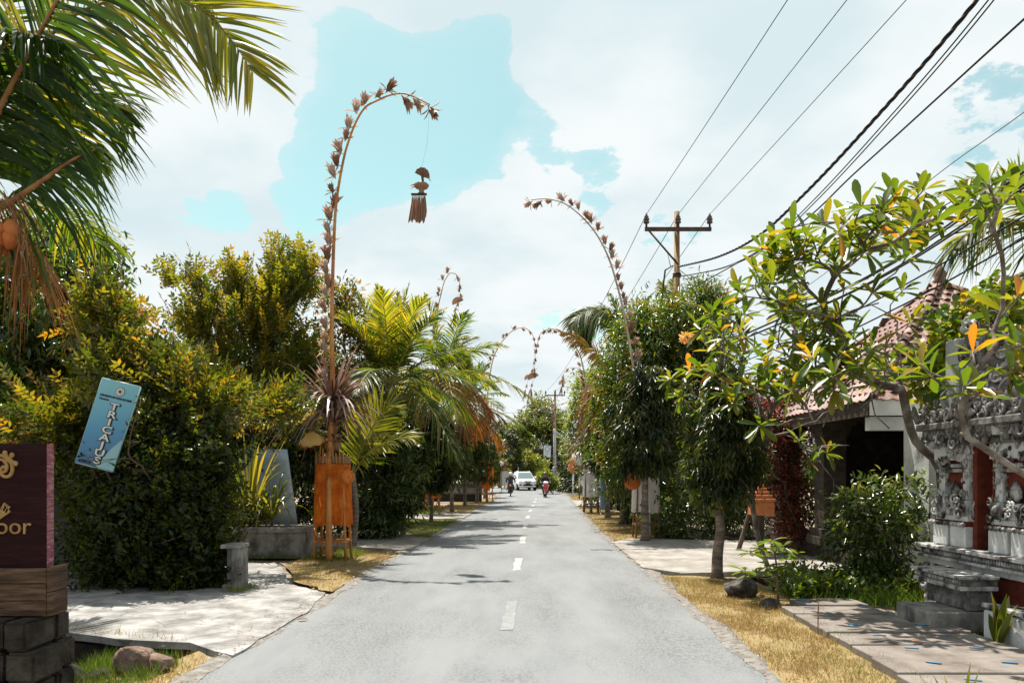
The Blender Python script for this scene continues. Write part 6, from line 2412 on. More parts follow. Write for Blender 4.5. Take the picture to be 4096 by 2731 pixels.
ORN = [ornament_mesh(k) for k in range(4)]


def cloth_tube(c, rx, ry, z0, z1, seed, flare=.06, nfold=9, depth=.026):
    rr = random.Random(seed)
    n, m = 96, 12
    ph = [rr.uniform(0, 6) for _ in range(4)]
    vs, fs = [], []
    for j in range(m + 1):
        t = j / m
        z = z1 + (z0 - z1) * t
        for i in range(n):
            a = 2 * PI * i / n
            ca, sa = math.cos(a), math.sin(a)
            sq = (abs(ca) ** 3 + abs(sa) ** 3) ** (-1 / 3)
            fo = depth * (.35 + .65 * t) * (math.sin(nfold * a + ph[0] + .6 * t) + .5 * math.sin((nfold * 2 + 1) * a + ph[1]))
            k = 1 + flare * t
            vs.append((c.x + ca * sq * rx * k + ca * fo, c.y + sa * sq * ry * k + sa * fo, z + .012 * math.sin(3 * a + ph[2]) * t))
    for j in range(m):
        for i in range(n):
            a, b_ = j * n + i, j * n + (i + 1) % n
            fs.append((a, b_, b_ + n, a + n))
    mb = MB()
    mb.add(vs, fs, 0, True)
    return mb


def stand(t, b, cloth, seed, s=1.0, front_pole=True, bam='darkbamboo', parasol=None, burst=True, basket=False):
    """bamboo trellis stand wrapped in cloth, offering box and dried leaf burst on top"""
    rr = random.Random(seed)
    for sx in (-1, 1):
        for sy in (-1, 1):
            MB().tube([b + Vector((sx * .30 * s, sy * .25 * s, -.03)), b + Vector((sx * .255 * s, sy * .21 * s, 1.0 * s)), b + Vector((sx * .22 * s, sy * .18 * s, 2.02 * s))], [.028, .025, .022], 7).build('bamboo_leg', M[bam], t)
    for sx in (-1, 1):
        MB().tube([b + Vector((sx * .30 * s, -.27 * s, .62 * s)), b + Vector((sx * .10 * s, -.28 * s, .18 * s))], .016, 6).build('brace', M[bam], t)
    q = MB()
    q.bx(b.x - .31 * s, b.x + .31 * s, b.y - .26 * s, b.y + .26 * s, .34 * s, .37 * s)
    q.build('shelf', M[bam], t)
    cloth_tube(b, .315 * s, .27 * s, .66 * s, 1.82 * s, seed).build('cloth', M[cloth], t)
    # offering box on top with a ring of short stakes
    q = MB()
    q.bx(b.x - .29 * s, b.x + .29 * s, b.y - .24 * s, b.y + .24 * s, 1.83 * s, 1.97 * s)
    q.build('offering_box', M['darkbamboo'], t, bevel=.01)
    for k in range(9):
        x = b.x + (k - 4) * .065 * s
        MB().cyl((x, b.y - .245 * s, 1.80 * s), (x + rr.uniform(-.02, .02), b.y - .25 * s, (2.05 + rr.uniform(-.05, .12)) * s), .012, None, 5).build('stake', M[bam], t)
    # carved leaf rings round the pole
    for z, r_, n in ((2.2, .20, 12), (2.30, .24, 14), (2.52, .17, 10), (2.60, .19, 12)):
        lv = LV()
        for k in range(n):
            a = 2 * PI * k / n
            lv.add([(b.x + math.cos(a) * .07 * s, b.y + math.sin(a) * .07 * s, z * s)], [(math.cos(a), math.sin(a), .55)], [(-math.cos(a) * .5, -math.sin(a) * .5, 1)], r_ * s, .085 * s, 'leaf')
        lv.build('leaf_ring', M['driedleaf'], t, None)
    q = MB()
    q.lathe([(.05, 2.05), (.15, 2.12), (.17, 2.2), (.09, 2.3), (.08, 2.45), (.12, 2.55), (.05, 2.7)], (b.x, b.y, 0), 12)
    for i in range(len(q.v)):
        q.v[i] = (b.x + (q.v[i][0] - b.x) * s, b.y + (q.v[i][1] - b.y) * s, q.v[i][2] * s)
    q.build('pole_collar', M['darkbamboo'], t)
    if burst:
        lv = LV()
        rng = np.random.default_rng(seed)
        n = 260
        a = rng.uniform(0, 2 * PI, n)
        el = np.radians(rng.uniform(30, 84, n))
        d = np.column_stack([np.cos(a) * np.cos(el), np.sin(a) * np.cos(el), np.sin(el)])
        L = rng.uniform(.7, 1.5, n) * s
        base_ = np.column_stack([b.x + np.cos(a) * .05, b.y + np.sin(a) * .05, rng.uniform(2.55, 2.95, n) * s])
        k_ = 8
        ss = np.linspace(0, 1, k_)
        C = base_[:, None, :] + d[:, None, :] * (L[:, None] * ss[None])[..., None]
        dl = rng.uniform(.35, 1.0, n) * np.cos(el) * 1.5
        C[..., 2] -= (dl * L)[:, None] * ss[None] ** 2.6
        C[..., :2] += (np.column_stack([np.cos(a), np.sin(a)]) * (.18 * L)[:, None])[:, None, :] * (ss[None, :, None] ** 2)
        wv = np.column_stack([-np.sin(a), np.cos(a), np.zeros(n)])[:, None, :]
        w = .024 * s * np.array([.6, 1, 1, 1, .9, .8, .5, .1])[None, :, None] * rng.uniform(.7, 1.3, n)[:, None, None]
        V = np.stack([C - wv * w, C + wv * w], 2).reshape(n, 2 * k_, 3)
        f = np.array([(2 * i, 2 * i + 1, 2 * i + 3, 2 * i + 2) for i in range(k_ - 1)])
        lv.push(V.reshape(-1, 3), [f], n, 2 * k_, np.repeat(rng.random(n), 2 * k_))
        lv.build('dried_leaf_burst', M['driedgrey'], t, 'stuff')
    if parasol:
        off, z, r_, mt, tilt = parasol
        c = b + Vector((off[0], off[1], z))
        rm = Matrix.Rotation(tilt, 3, 'Y') @ Matrix.Rotation(.38, 3, 'X')
        n = 16
        vs, fs = [], []
        prof = [(.0, .30), (.25, .26), (.6, .14), (1.0, -.06), (1.03, -.20)]
        for (pr, pz) in prof:
            for i in range(n):
                a = 2 * PI * i / n
                k = 1 - .05 * (i % 2)
                vs.append(c + rm @ Vector((math.cos(a) * pr * r_ * k + (.002 if pr == 0 else 0) * math.cos(a), math.sin(a) * pr * r_ * k + (.002 if pr == 0 else 0) * math.sin(a), pz * r_ * 2 + (0 if pz > -.1 else .10 * r_ * (i % 2)))))
        for j in range(len(prof) - 1):
            for i in range(n):
                a, b2 = j * n + i, j * n + (i + 1) % n
                fs.append((a, b2, b2 + n, a + n))
        po = MB().add(vs, fs, 0, True).build('parasol', M[mt], t)
        fr = MB()
        for i in range(28):
            a = 2 * PI * i / 28
            p0 = c + rm @ Vector((math.cos(a) * r_, math.sin(a) * r_, -.24 * r_))
            fr.tube([p0, p0 + Vector((rr.uniform(-.01, .01), 0, -.09))], [.006, .002], 4)
        fr.build('fringe', M['orange' if mt == 'cream' else 'white'], po)
        MB().cyl(c + rm @ Vector((0, 0, .36 * r_)), c + rm @ Vector((0, 0, .75 * r_)), .018, .006, 6).build('parasol_finial', M['darkbamboo'], po)
        MB().tube([c + rm @ Vector((0, 0, .3 * r_)), c + Vector((-off[0] * .3, -off[1] * .3, -.45)), b + Vector((off[0] * .3, off[1] * .3, z - .9))], .010, 6).build('parasol_stick', M['darkbamboo'], po)
    if basket:
        q = MB()
        c = b + Vector((-.40 * s, -.28 * s, 1.45 * s)) if basket == 'left' else b + Vector((.34 * s, -.26 * s, 1.58 * s))
        rb = .21 * s if basket == 'left' else .12 * s
        q.lathe([(rb, 0), (rb * .98, .05), (rb * .6, .07), (rb * .2, .06)], c, 18, 0, Matrix.Rotation(R(90), 3, 'X') @ Matrix.Rotation(R(12), 3, 'Y'))
        for k in range(20):
            a = 2 * PI * k / 20
            q.ell(c + Vector((math.cos(a) * rb, -.03, math.sin(a) * rb)), (.022, .022, .022), 6, 4)
        q.build('woven_fan', M['basket'], t)


def penjor(label, b, path, cloth, seed, orn=(.25, 1.0, 22, .17), strand=None, parasol=None, bam='bamboo', r0=.055, burst=True, basket=False, orn_side=-1, mat_pole=None, tail=None, s=1.0, stand_b=None, standon=True):
    t = thing('penjor', label, 'penjor', b, 'decorated bamboo poles along the street')
    rr = random.Random(seed)
    pts = spline(path, 8)
    cum = [0]
    for i in range(1, len(pts)):
        cum.append(cum[-1] + (pts[i] - pts[i - 1]).length)
    tot = cum[-1]
    mb = MB()
    rad = []
    for i, c in enumerate(cum):
        f = c / tot
        rad.append(r0 * (1 - .85 * f ** .8) + .004)
    mb.tube(pts, rad, 8)
    nodes = int(tot / .38)
    for k in range(1, nodes):
        c = k * .38 + rr.uniform(-.03, .03)
        i = max(1, min(len(cum) - 2, int(np.searchsorted(cum, c))))
        p, d = pts[i], (pts[i + 1] - pts[i - 1]).normalized()
        mb.tube([p - d * .012, p, p + d * .012], [rad[i] * 1.02, rad[i] * 1.16, rad[i] * 1.02], 8)
    mb.build('pole', M[mat_pole or bam], t)
    f0, f1, n, sz = orn

    def pt_at(c):
        i = max(1, min(len(cum) - 1, int(np.searchsorted(cum, c))))
        u = (c - cum[i - 1]) / max(1e-6, cum[i] - cum[i - 1])
        return pts[i - 1].lerp(pts[i], u), (pts[i] - pts[i - 1]).normalized()
    for k in range(n):
        f = min(.999, f0 + (f1 - f0) * (k + rr.uniform(-.3, .3) * (0 < k < n - 1)) / (n - 1))
        p, d = pt_at(f * tot)
        side = Vector((0, 1, 0)).cross(d).normalized() * orn_side
        ax = (d * .9 + side * rr.uniform(.15, .5) + Vector((rr.gauss(0, .15), rr.gauss(0, .2), 0))).normalized()
        if d.z < .25:
            ax = (d * .9 + Vector((0, 0, -.5)) + Vector((rr.gauss(0, .15), rr.gauss(0, .2), 0))).normalized()
        u = ax.cross(Vector((0, 1, .1))).normalized()
        w = ax.cross(u)
        rm = Matrix((u, w, ax)).transposed()
        off = side * (.05 + r0 * (1 - f)) if d.z >= .25 else Vector((0, 0, -.03))
        place('leaf_ornament', ORN[k % 4], p + off, rm, t, sz * rr.uniform(.8, 1.2))
    if strand:
        sp_ = spline(strand, 6)
        MB().tube(sp_, .005, 4).build('string', M['twig'], t)
        n2 = max(5, int(sum((sp_[i + 1] - sp_[i]).length for i in range(len(sp_) - 1)) / (sz * 1.5)))
        for k in range(n2):
            i = int((k + .5) / n2 * (len(sp_) - 1))
            place('leaf_ornament', ORN[(k + 1) % 4], sp_[i], Euler((PI + rr.uniform(-.4, .4), rr.uniform(-.4, .4), rr.uniform(0, 6))), t, sz * rr.uniform(.7, 1.0))
        e = sp_[-1]
        lv = LV()
        for k in range(7):
            lv.add([e[:]], [(rr.uniform(-.35, .1), rr.uniform(-.1, .1), -1)], [(rr.gauss(0, 1), 1, 0)], rr.uniform(.5, .95), .05, 'leaf')
        lv.build('tail', M['ornament'], t, None)
        c = sp_[int(len(sp_) * .72)]
        q = MB()
        n_ = 12
        vs = [c + Vector((0, -.03, 0))]
        for i in range(n_ + 1):
            a = PI * i / n_
            vs.append(c + Vector((math.cos(a + .4) * .24, -.03 + .02 * (i % 2), math.sin(a + .4) * .24)))
        q.add(vs, [(0, i + 1, i + 2) for i in range(n_)])
        q.build('leaf_fan', M['ornament'], t)
    if standon:
        stand(t, stand_b or b, cloth, seed, s, bam='darkbamboo' if cloth != 'orange' else 'bamboo', parasol=parasol, burst=burst, basket=basket)
    return t


def s4(pp, Y, off=(0, 0), sc=1.0):
    return [at((a * sc + off[0]) / 4, (b_ * sc + off[1]) / 4, Y) for a, b_ in pp]


# front left penjor
Y1_ = 14.2
b = Vector(((333 - 512) / F * Y1_, Y1_, 0))
path = [b + Vector((0, -.30, 0)), b + Vector((-.01, -.28, 1.0)), b + Vector((-.02, -.18, 2.1))] + s4([(1330, 1560), (1327, 1300), (1333, 1033), (1342, 842), (1355, 740), (1374, 638), (1393, 568), (1425, 485), (1463, 427), (1514, 399), (1559, 380), (1610, 373), (1661, 389), (1719, 418)], Y1_)
pj = penjor('tall bare-topped penjor arching right above the orange stand in front', b, path, 'orange', 101, (.34, .995, 27, .30), parasol=((-.37, -.12, 0), 2.30, .23, 'cream', -.12), r0=.062, basket='right')
# its hanging end piece on a string
tp_ = path[-1]
hc = at(421.5, 172, Y1_)
q = MB()
q.tube([tp_, tp_.lerp(hc, .5) + Vector((.03, 0, -.1)), at(421.5, 168, Y1_)], .0015, 4)
q.build('string', M['twig'], pj)
q = MB()
c = at(422, 173, Y1_)
vs = [c + Vector((.02, -.02, -.08))]
for i in range(13):
    a = PI * i / 12 - .35
    vs.append(c + Vector((math.cos(a) * .15, -.03 + .03 * (i % 2), -.06 + math.sin(a) * .17)))
q.add(vs, [(0, i + 1, i + 2) for i in range(12)])
q.tube([vs[1], vs[1] + Vector((.03, 0, -.05))], [.01, .003], 4)
q.tube([c, at(423, 182, Y1_)], [.03, .02], 6)
q.build('hanging_shell', M['driedleaf'], pj)
lv = LV()
for k in range(9):
    a = random.uniform(-1.5, 1.5)
    lv.add([at(421.5, 185, Y1_)[:]], [(math.sin(a), random.uniform(-.3, .3), random.uniform(-.2, .3))], [(0, 0, 1)], random.uniform(.10, .28), .03, 'leaf')
lv.build('hanging_spikes', M['ornament'], pj, None)
q = MB()
q.lathe([(.12, .03), (.15, 0), (.12, -.05), (.05, -.08), (.05, -.14), (.08, -.16)], at(421.5, 185, Y1_), 12)
q.build('hanging_disc', M['ornament'], pj)
lv = LV()
tc_ = at(419, 194, Y1_)
for k in range(11):
    x = (k - 5) * .034
    lv.add([(tc_.x + x * .7, tc_.y + random.uniform(-.05, .05), tc_.z)], [(x * .35 - .05, random.uniform(-.05, .05), -1)], [(random.gauss(0, .3), 1, 0)], random.uniform(.50, .60), .07, 'plum')
lv.build('hanging_tassel', M['ornament'], pj, None)
q = MB()
q.box(tc_, (.30, .05, .03))
q.build('hanging_bar', M['driedleaf'], pj)

# right penjor with white cloth
Y2_ = 18.9
b = Vector(((646 - 512) / F * Y2_, Y2_, 0))
pth = s4([(195, 155), (250, 149), (310, 150), (400, 175), (480, 230), (560, 310), (630, 410), (690, 540), (735, 690), (770, 830), (800, 980), (830, 1160), (860, 1330), (885, 1550)], Y2_, (2000, 700), 1 / 1.568)
pth = pth[::-1]
pth = [b + Vector((.05, -.2, 0)), b + Vector((.02, -.15, 1.2))] + pth
penjor('leaning penjor arching left over the street from the white cloth stand on the right', b, pth, 'white', 102, (.34, .995, 27, .27), mat_pole='oldbamboo', basket='left', orn_side=1, r0=.055)

# far left penjor over the road
Y3_ = 43
b = Vector(((487 - 512) / F * Y3_, Y3_, 0))
c6 = (1600, 1300)
pth = s4([(600, 1000), (600, 680), (610, 480), (640, 270), (680, 160), (730, 90), (780, 40), (850, 15), (900, 35), (930, 80), (940, 130)], Y3_, (6400 / 4, 1300), 1 / 1.742)
strand = s4([(940, 130), (935, 230), (925, 300), (895, 370), (875, 440)], Y3_, (1600, 1300), 1 / 1.742)
penjor('far left penjor looping over the street above an orange cloth stand', b, [b] + pth, 'orange', 103, (.30, .99, 20, .30), strand=strand, s=1.15, r0=.07)

# right penjor in the middle distance
Y4_ = 31
b = Vector(((591 - 512) / F * Y4_, Y4_, 0))
pth = s4([(580, 1600), (560, 1540), (540, 1300), (520, 1200), (503, 1130), (470, 1070), (420, 1008), (350, 967), (290, 967), (250, 1000), (235, 1060)], Y4_, (2000, 700), 1 / 1.568)
strand = s4([(235, 1060), (222, 1130), (215, 1200), (210, 1270), (195, 1330)], Y4_, (2000, 700), 1 / 1.568)
penjor('penjor with a white cloth stand arching out behind the yellow frond', b, [b] + pth, 'white', 104, (.30, .99, 22, .24), strand=strand, parasol=((-.55, -.2, 0), 2.25, .30, 'white', .9), mat_pole='oldbamboo', r0=.06)

# second left penjor behind the palms
Y7_ = 29.5
b = Vector(((432 - 512) / F * Y7_, Y7_, 0))
pth = s4([(1740, 1700), (1745, 1400), (1751, 1244), (1763, 1180), (1776, 1129), (1790, 1102), (1802, 1091), (1821, 1094), (1834, 1110), (1840, 1140)], Y7_)
strand = s4([(1840, 1140), (1840, 1175), (1834, 1205), (1822, 1235)], Y7_)
penjor('penjor rising behind the left palms with a tight looped tip', b, [b] + pth, 'orange', 105, (.62, .99, 12, .26), strand=strand, parasol=((.5, -.1, 0), 2.35, .30, 'cream', .5), r0=.06, burst=True)

# farther right penjor
Y5_ = 47
b = Vector(((584 - 512) / F * Y5_, Y5_, 0))
pth = s4([(545, 1500), (535, 1330), (528, 1260), (515, 1225), (480, 1208), (440, 1205), (410, 1225), (395, 1255)], Y5_, (2000, 700), 1 / 1.568)
strand = s4([(395, 1255), (392, 1290), (388, 1320)], Y5_, (2000, 700), 1 / 1.568)
penjor('small distant penjor bending left by the light green street tree', b, [b] + pth, 'white', 106, (.45, .99, 12, .30), strand=strand, mat_pole='oldbamboo', r0=.06)
# farthest penjor by the far pole
Y6_ = 76
b = Vector(((556 - 512) / F * Y6_, Y6_, 0))
pth = s4([(1085, 800), (1083, 640), (1078, 605), (1045, 577), (1000, 565), (960, 572), (932, 600)], Y6_, (1600, 1300), 1 / 1.742)
penjor('farthest faint penjor bending left from the far utility pole', b, [b] + pth, 'white', 107, (.5, .99, 9, .34), mat_pole='oldbamboo', r0=.06, burst=False)
# white cloth stand without tall pole at the bend
os_ = thing('offering_stand', 'white cloth offering stand with small white parasol at the left of the bend', 'offering stand', (-.6, 61, 0))
stand(os_, Vector((-.6, 61, 0)), 'white', 108, 1.0, parasol=((-.35, -.1, 0), 2.45, .32, 'white', -.4), burst=False)

# offering box on a white post, right verge
ob = thing('post_shrine', 'orange offering basket on a white post in the right verge', 'shrine', gp(573, 496))
b = gp(573, 496)
MB().cyl(b, b + Vector((.02, 0, 1.75)), .07, .06, 8).build('post', M['signwhite'], ob)
q = MB()
q.lathe([(.18, 1.70), (.32, 1.9), (.34, 2.2), (.22, 2.4), (.30, 2.5), (.05, 2.75)], (b.x, b.y, 0), 10)
q.build('basket', M['terracotta'], ob)

# ================================================================== utility poles and cables
def utility_pole(label, X, Y, ztop, r, mat, arm=2.14):
    t = thing('utility_pole', label, 'pole', (X, Y, 0))
    MB().tube([(X, Y, -.1), (X, Y, ztop * .5), (X, Y, ztop)], [r * 1.2, r * 1.05, r * .8], 12).build('pole', M[mat], t)
    for z in (ztop * .62, ztop - 2.1, ztop * .80):
        MB().tube([(X, Y, z - .03), (X, Y, z + .03)], [r * 1.25, r * 1.25], 12).build('band', M['iron'], t)
    az = ztop - .62
    ar = MB().bx(X - arm / 2, X + arm / 2, Y - .10 - r, Y - .02 - r, az - .06, az + .06).build('crossarm', M['iron'], t)
    MB().tube([(X - arm * .44, Y - .09 - r, az - .06), (X, Y - .09 - r, az - 1.15)], .030, 6).build('brace', M['iron'], t)
    tops = []
    for dx in (-arm / 2 + .05, 0, arm / 2 - .05):
        q = MB()
        zz = az + .06
        q.lathe([(.035, 0), (.035, .12), (.09, .13), (.10, .17), (.07, .22), (.095, .23), (.10, .27), (.06, .31), (.08, .33), (.03, .40), (.03, .45)], (X + dx, Y - .06 - r, zz), 10)
        q.build('insulator', M['porcelain'], t)
        tops.append(Vector((X + dx, Y - .06 - r, zz + .42)))
    return t, tops


UP, topsA = utility_pole('rusty steel utility pole with crossarm rising behind the mango tree', 5.35, 24, 10.12, .11, 'rust')
q = MB()
q.tube([(5.2, 23.9, 8.35), (4.95, 23.9, 8.2), (4.85, 23.9, 7.4), (4.7, 23.9, 6.2)], [.02, .03, .03, .02], 6)
q.tube([(5.3, 23.86, 8.5), (5.0, 23.8, 8.75), (5.1, 23.8, 8.3)], .012, 5)
q.tube([(5.4, 23.86, 8.2), (5.8, 23.8, 7.85)], .012, 5)
q.tube([(5.4, 23.86, 8.1), (5.9, 23.8, 7.6)], .010, 5)
q.build('service_drop', M['cable'], UP)
UP2, topsB = utility_pole('distant utility pole with small crossarm above the bend', 4.65, 80, 10.65, .13, 'rust')
gpole = thing('concrete_pole', 'round grey concrete pole beside the far white sign', 'pole', (4.13, 72, 0))
c = at(554.5, 430, 72)
MB().tube([(c.x, 72, -.1), (c.x, 72, 3.0), (c.x, 72, 6.0)], [.17, .15, .12], 12).build('shaft', M['greypole'], gpole)
MB().lathe([(.30, 0), (.28, .55), (.16, .6)], (c.x, 72, 0), 12).build('footing', M['apron2'], gpole)
MB().cyl((c.x - .2, 72, 3.0), (c.x - .2, 72, 8.2), .04, None, 8).build('riser_pipe', M['iron'], gpole)

ws = thing('hanging_sign', 'small white sign board with round grey emblem on the far grey pole', 'sign', at(547, 457, 71.6))
A4, B4, C4, D4 = [at(a, b_, 71.6) for a, b_ in ((543.4, 444), (551.2, 444.6), (551.0, 457.6), (543.0, 457))]
q = MB()
th = Vector((0, .08, 0))
q.add([A4, B4, C4, D4, A4 + th, B4 + th, C4 + th, D4 + th], [(0, 1, 2, 3), (7, 6, 5, 4), (0, 4, 5, 1), (1, 5, 6, 2), (2, 6, 7, 3), (3, 7, 4, 0)])
q.build('frame', M['signframe'], ws)
sh_ = lambda p, k: p + ((A4 + B4 + C4 + D4) / 4 - p) * k + Vector((0, -.008, 0))
q = MB()
q.quad(*[sh_(p, .14) for p in (A4, D4, C4, B4)])
q.build('face', M['signwhite'], ws)
cc = (A4 + B4 + C4 + D4) / 4
q = MB()
n = 20
for r0_, r1_ in ((.17, .24),):
    vs = []
    for i in range(n):
        a = 2 * PI * i / n
        vs += [cc + Vector((math.cos(a) * r0_, -.014, .20 + math.sin(a) * r0_)), cc + Vector((math.cos(a) * r1_, -.014, .20 + math.sin(a) * r1_))]
    q.add(vs, [(2 * i, 2 * i + 1, (2 * i + 3) % (2 * n), (2 * i + 2) % (2 * n)) for i in range(n)])
q.build('round_emblem', M['signgrey'], ws)
for k, (w, z) in enumerate(((.44, -.14), (.36, -.26), (.30, -.36))):
    MB().box(cc + Vector((0, -.014, z)), (w, .004, .035 if k == 0 else .018)).build('print_line', M['signgrey'], ws)
MB().cyl(B4 + Vector((0, .04, -.2)), (c.x - .05, 72, B4.z - .2), .03, None, 6).build('bracket', M['iron'], ws)


def cable(name, label, pts, r, mat='cable', n=12, twist=0):
    sp_ = spline(pts, n)
    mb = MB()
    if twist:
        # bundle of twisted strands
        cum = 0
        strands = [[] for _ in range(twist)]
        for i, p in enumerate(sp_):
            if i:
                cum += (p - sp_[i - 1]).length
            d = (sp_[min(i + 1, len(sp_) - 1)] - sp_[max(0, i - 1)]).normalized()
            u = d.cross(Vector((0, 0, 1))).normalized()
            w = d.cross(u)
            for k in range(twist):
                a = cum * 9 + 2 * PI * k / twist
                strands[k].append(p + (u * math.cos(a) + w * math.sin(a)) * r * .55)
        for st_ in strands:
            mb.tube(st_, r * .55, 5)
    else:
        mb.tube(sp_, r, 5)
    o = mb.build(name, M[mat])
    return setp(o, label, 'cable', 'overhead wires')


def sagline(a, b_, sag, n=14):
    return [Vector(a).lerp(Vector(b_), i / n) + Vector((0, 0, -sag * 4 * (i / n) * (1 - i / n))) for i in range(n + 1)]


for tA, tB, nm in zip(topsA, topsB, ('left', 'middle', 'right')):
    near = Vector((tA.x + 1.95, -30, tA.z + .1))
    cable('overhead_wire', nm + ' one of the three thin wires running from the crossarm towards the viewer', sagline(tA, near, .35, 20), .009, 'wire', 3)
    cable('overhead_wire', nm + ' one of the three thin wires running on to the distant pole', sagline(tA, tB, .9, 16), .012, 'wire', 3)


def cpt(px, py, k=.038, x0=6.31):
    ra = (px - 512) / F
    Y = x0 / (ra + k)
    return at(px, py, Y)


tw = [Vector((5.35, 23.85, 8.29)), cpt(719, 256), cpt(759, 235), cpt(803, 195), cpt(868, 126), cpt(975, 2)]
tw.append(tw[-1] + (tw[-1] - tw[-2]) * 1.0 + Vector((0, 0, .35)))
tw.append(tw[-1] + (tw[-1] - tw[-2]) * 1.0 + Vector((0, 0, .6)))
# dense sampling for the twist
tws = spline(tw, 30)
cable('twisted_cable', 'thick black twisted power cable sweeping up to the upper right', tws, .030, 'cable', 3, 3)
for dx, nm in ((.10, 'upper thin wire running just under the twisted cable'), (.17, 'second thin wire hanging below the twisted cable')):
    tt = [p + Vector((dx, 0, -.02 - .28 * max(0, min(1, (p.y - 8) / 10)))) for p in tw]
    cable('overhead_wire', nm, tt, .011, 'cable', 10)
w2 = [at(640, 330, 30), at(682, 295, 23.5), cpt(784, 235, .038, 6.5), cpt(860, 168, .038, 6.5), cpt(1024, 19, .038, 6.5)]
w2.append(w2[-1] + (w2[-1] - w2[-2]) * 1.5)
cable('overhead_wire', 'straight black cable to the right of the twisted cable', w2, .015, 'cable', 10)
w3 = [at(690, 340, 24), at(800, 290, 16.5), at(920, 188, 12.0), at(1024, 112, 9.6), at(1200, -20, 7)]
cable('overhead_wire', 'faint thin wire crossing the blue gap at the right', w3, .007, 'wire', 10)
w4 = [at(700, 356, 25), cpt(744, 338, .03, 6.8), cpt(862, 286, .03, 6.8), cpt(998, 201, .03, 6.8), cpt(1100, 130, .03, 6.8)]
for k in range(4):
    off = Vector((.05 * (k % 2), 0, .06 * (k // 2) + .01 * k))
    cable('telephone_cable', ('lowest', 'second', 'third', 'top')[k] + ' strand of the low black cable bundle crossing the frangipani', [p + off * (1 + .3 * i) for i, p in enumerate(w4)], .016, 'cable', 10)
w5 = [at(716, 372, 25), cpt(790, 342, .03, 6.9), cpt(880, 298, .03, 6.9), cpt(1024, 216, .03, 6.9), cpt(1120, 160, .03, 6.9)]
cable('telephone_cable', 'single cable below the black bundle on the right', w5, .014, 'cable', 10)
w6 = [at(716, 380, 25), cpt(800, 352, .03, 7.0), cpt(900, 306, .03, 7.0), cpt(1024, 238, .03, 7.0), cpt(1120, 184, .03, 7.0)]
cable('telephone_cable', 'lowest single cable passing before the tiled roof', w6, .014, 'cable', 10)
cable('overhead_wire', 'thin service wire from the rusty pole to the mango crown', [Vector((5.45, 23.9, 7.45)), at(720, 303, 22), at(760, 312, 20)], .010, 'wire', 6)
for k, (za, zb_) in enumerate(((6.4, 7.3), (5.7, 6.5))):
    cable('overhead_wire', ('upper', 'lower')[k] + ' far wire crossing the street at the grey pole', sagline((c.x - .2, 72, za + 1.3), (-16, 78, zb_ + .8), .25, 10), .018, 'wire', 3)
for k in range(4):
    cable('telephone_cable', ('first', 'second', 'third', 'fourth')[k] + ' pale cable sagging from the grey pole to the right', sagline((c.x + .1, 71.9, 5.8 - .12 * k), (6.6 + .2 * k, 48, 3.4), .75 + .06 * k, 10), .020, 'greypole', 3)

# ================================================================== vehicles
def skin_body(J, edges, rads, name, mats, colour, parent):
    """continuous body from a joint skeleton, then faces coloured by height/position"""
    me = bpy.data.meshes.new(name)
    names = list(J)
    me.from_pydata([J[k] for k in names], [(names.index(a), names.index(b_)) for a, b_ in edges], [])
    o = bpy.data.objects.new(name, me)
    COL.objects.link(o)
    sk = o.modifiers.new('skin', 'SKIN')
    sd = me.skin_vertices[0].data
    for i, k in enumerate(names):
        sd[i].radius = (rads[k], rads[k])
        sd[i].use_root = (k == 'pelvis')
    sk.use_smooth_shade = True
    ss = o.modifiers.new('sub', 'SUBSURF')
    ss.levels = 1
    ss.render_levels = 1
    dg = bpy.context.evaluated_depsgraph_get()
    m2 = bpy.data.meshes.new_from_object(o.evaluated_get(dg))
    bpy.data.objects.remove(o)
    m2.materials.clear()
    for m_ in mats:
        m2.materials.append(m_)
    for p in m2.polygons:
        p.material_index = colour(p.center)
    m2.name = name
    return m2


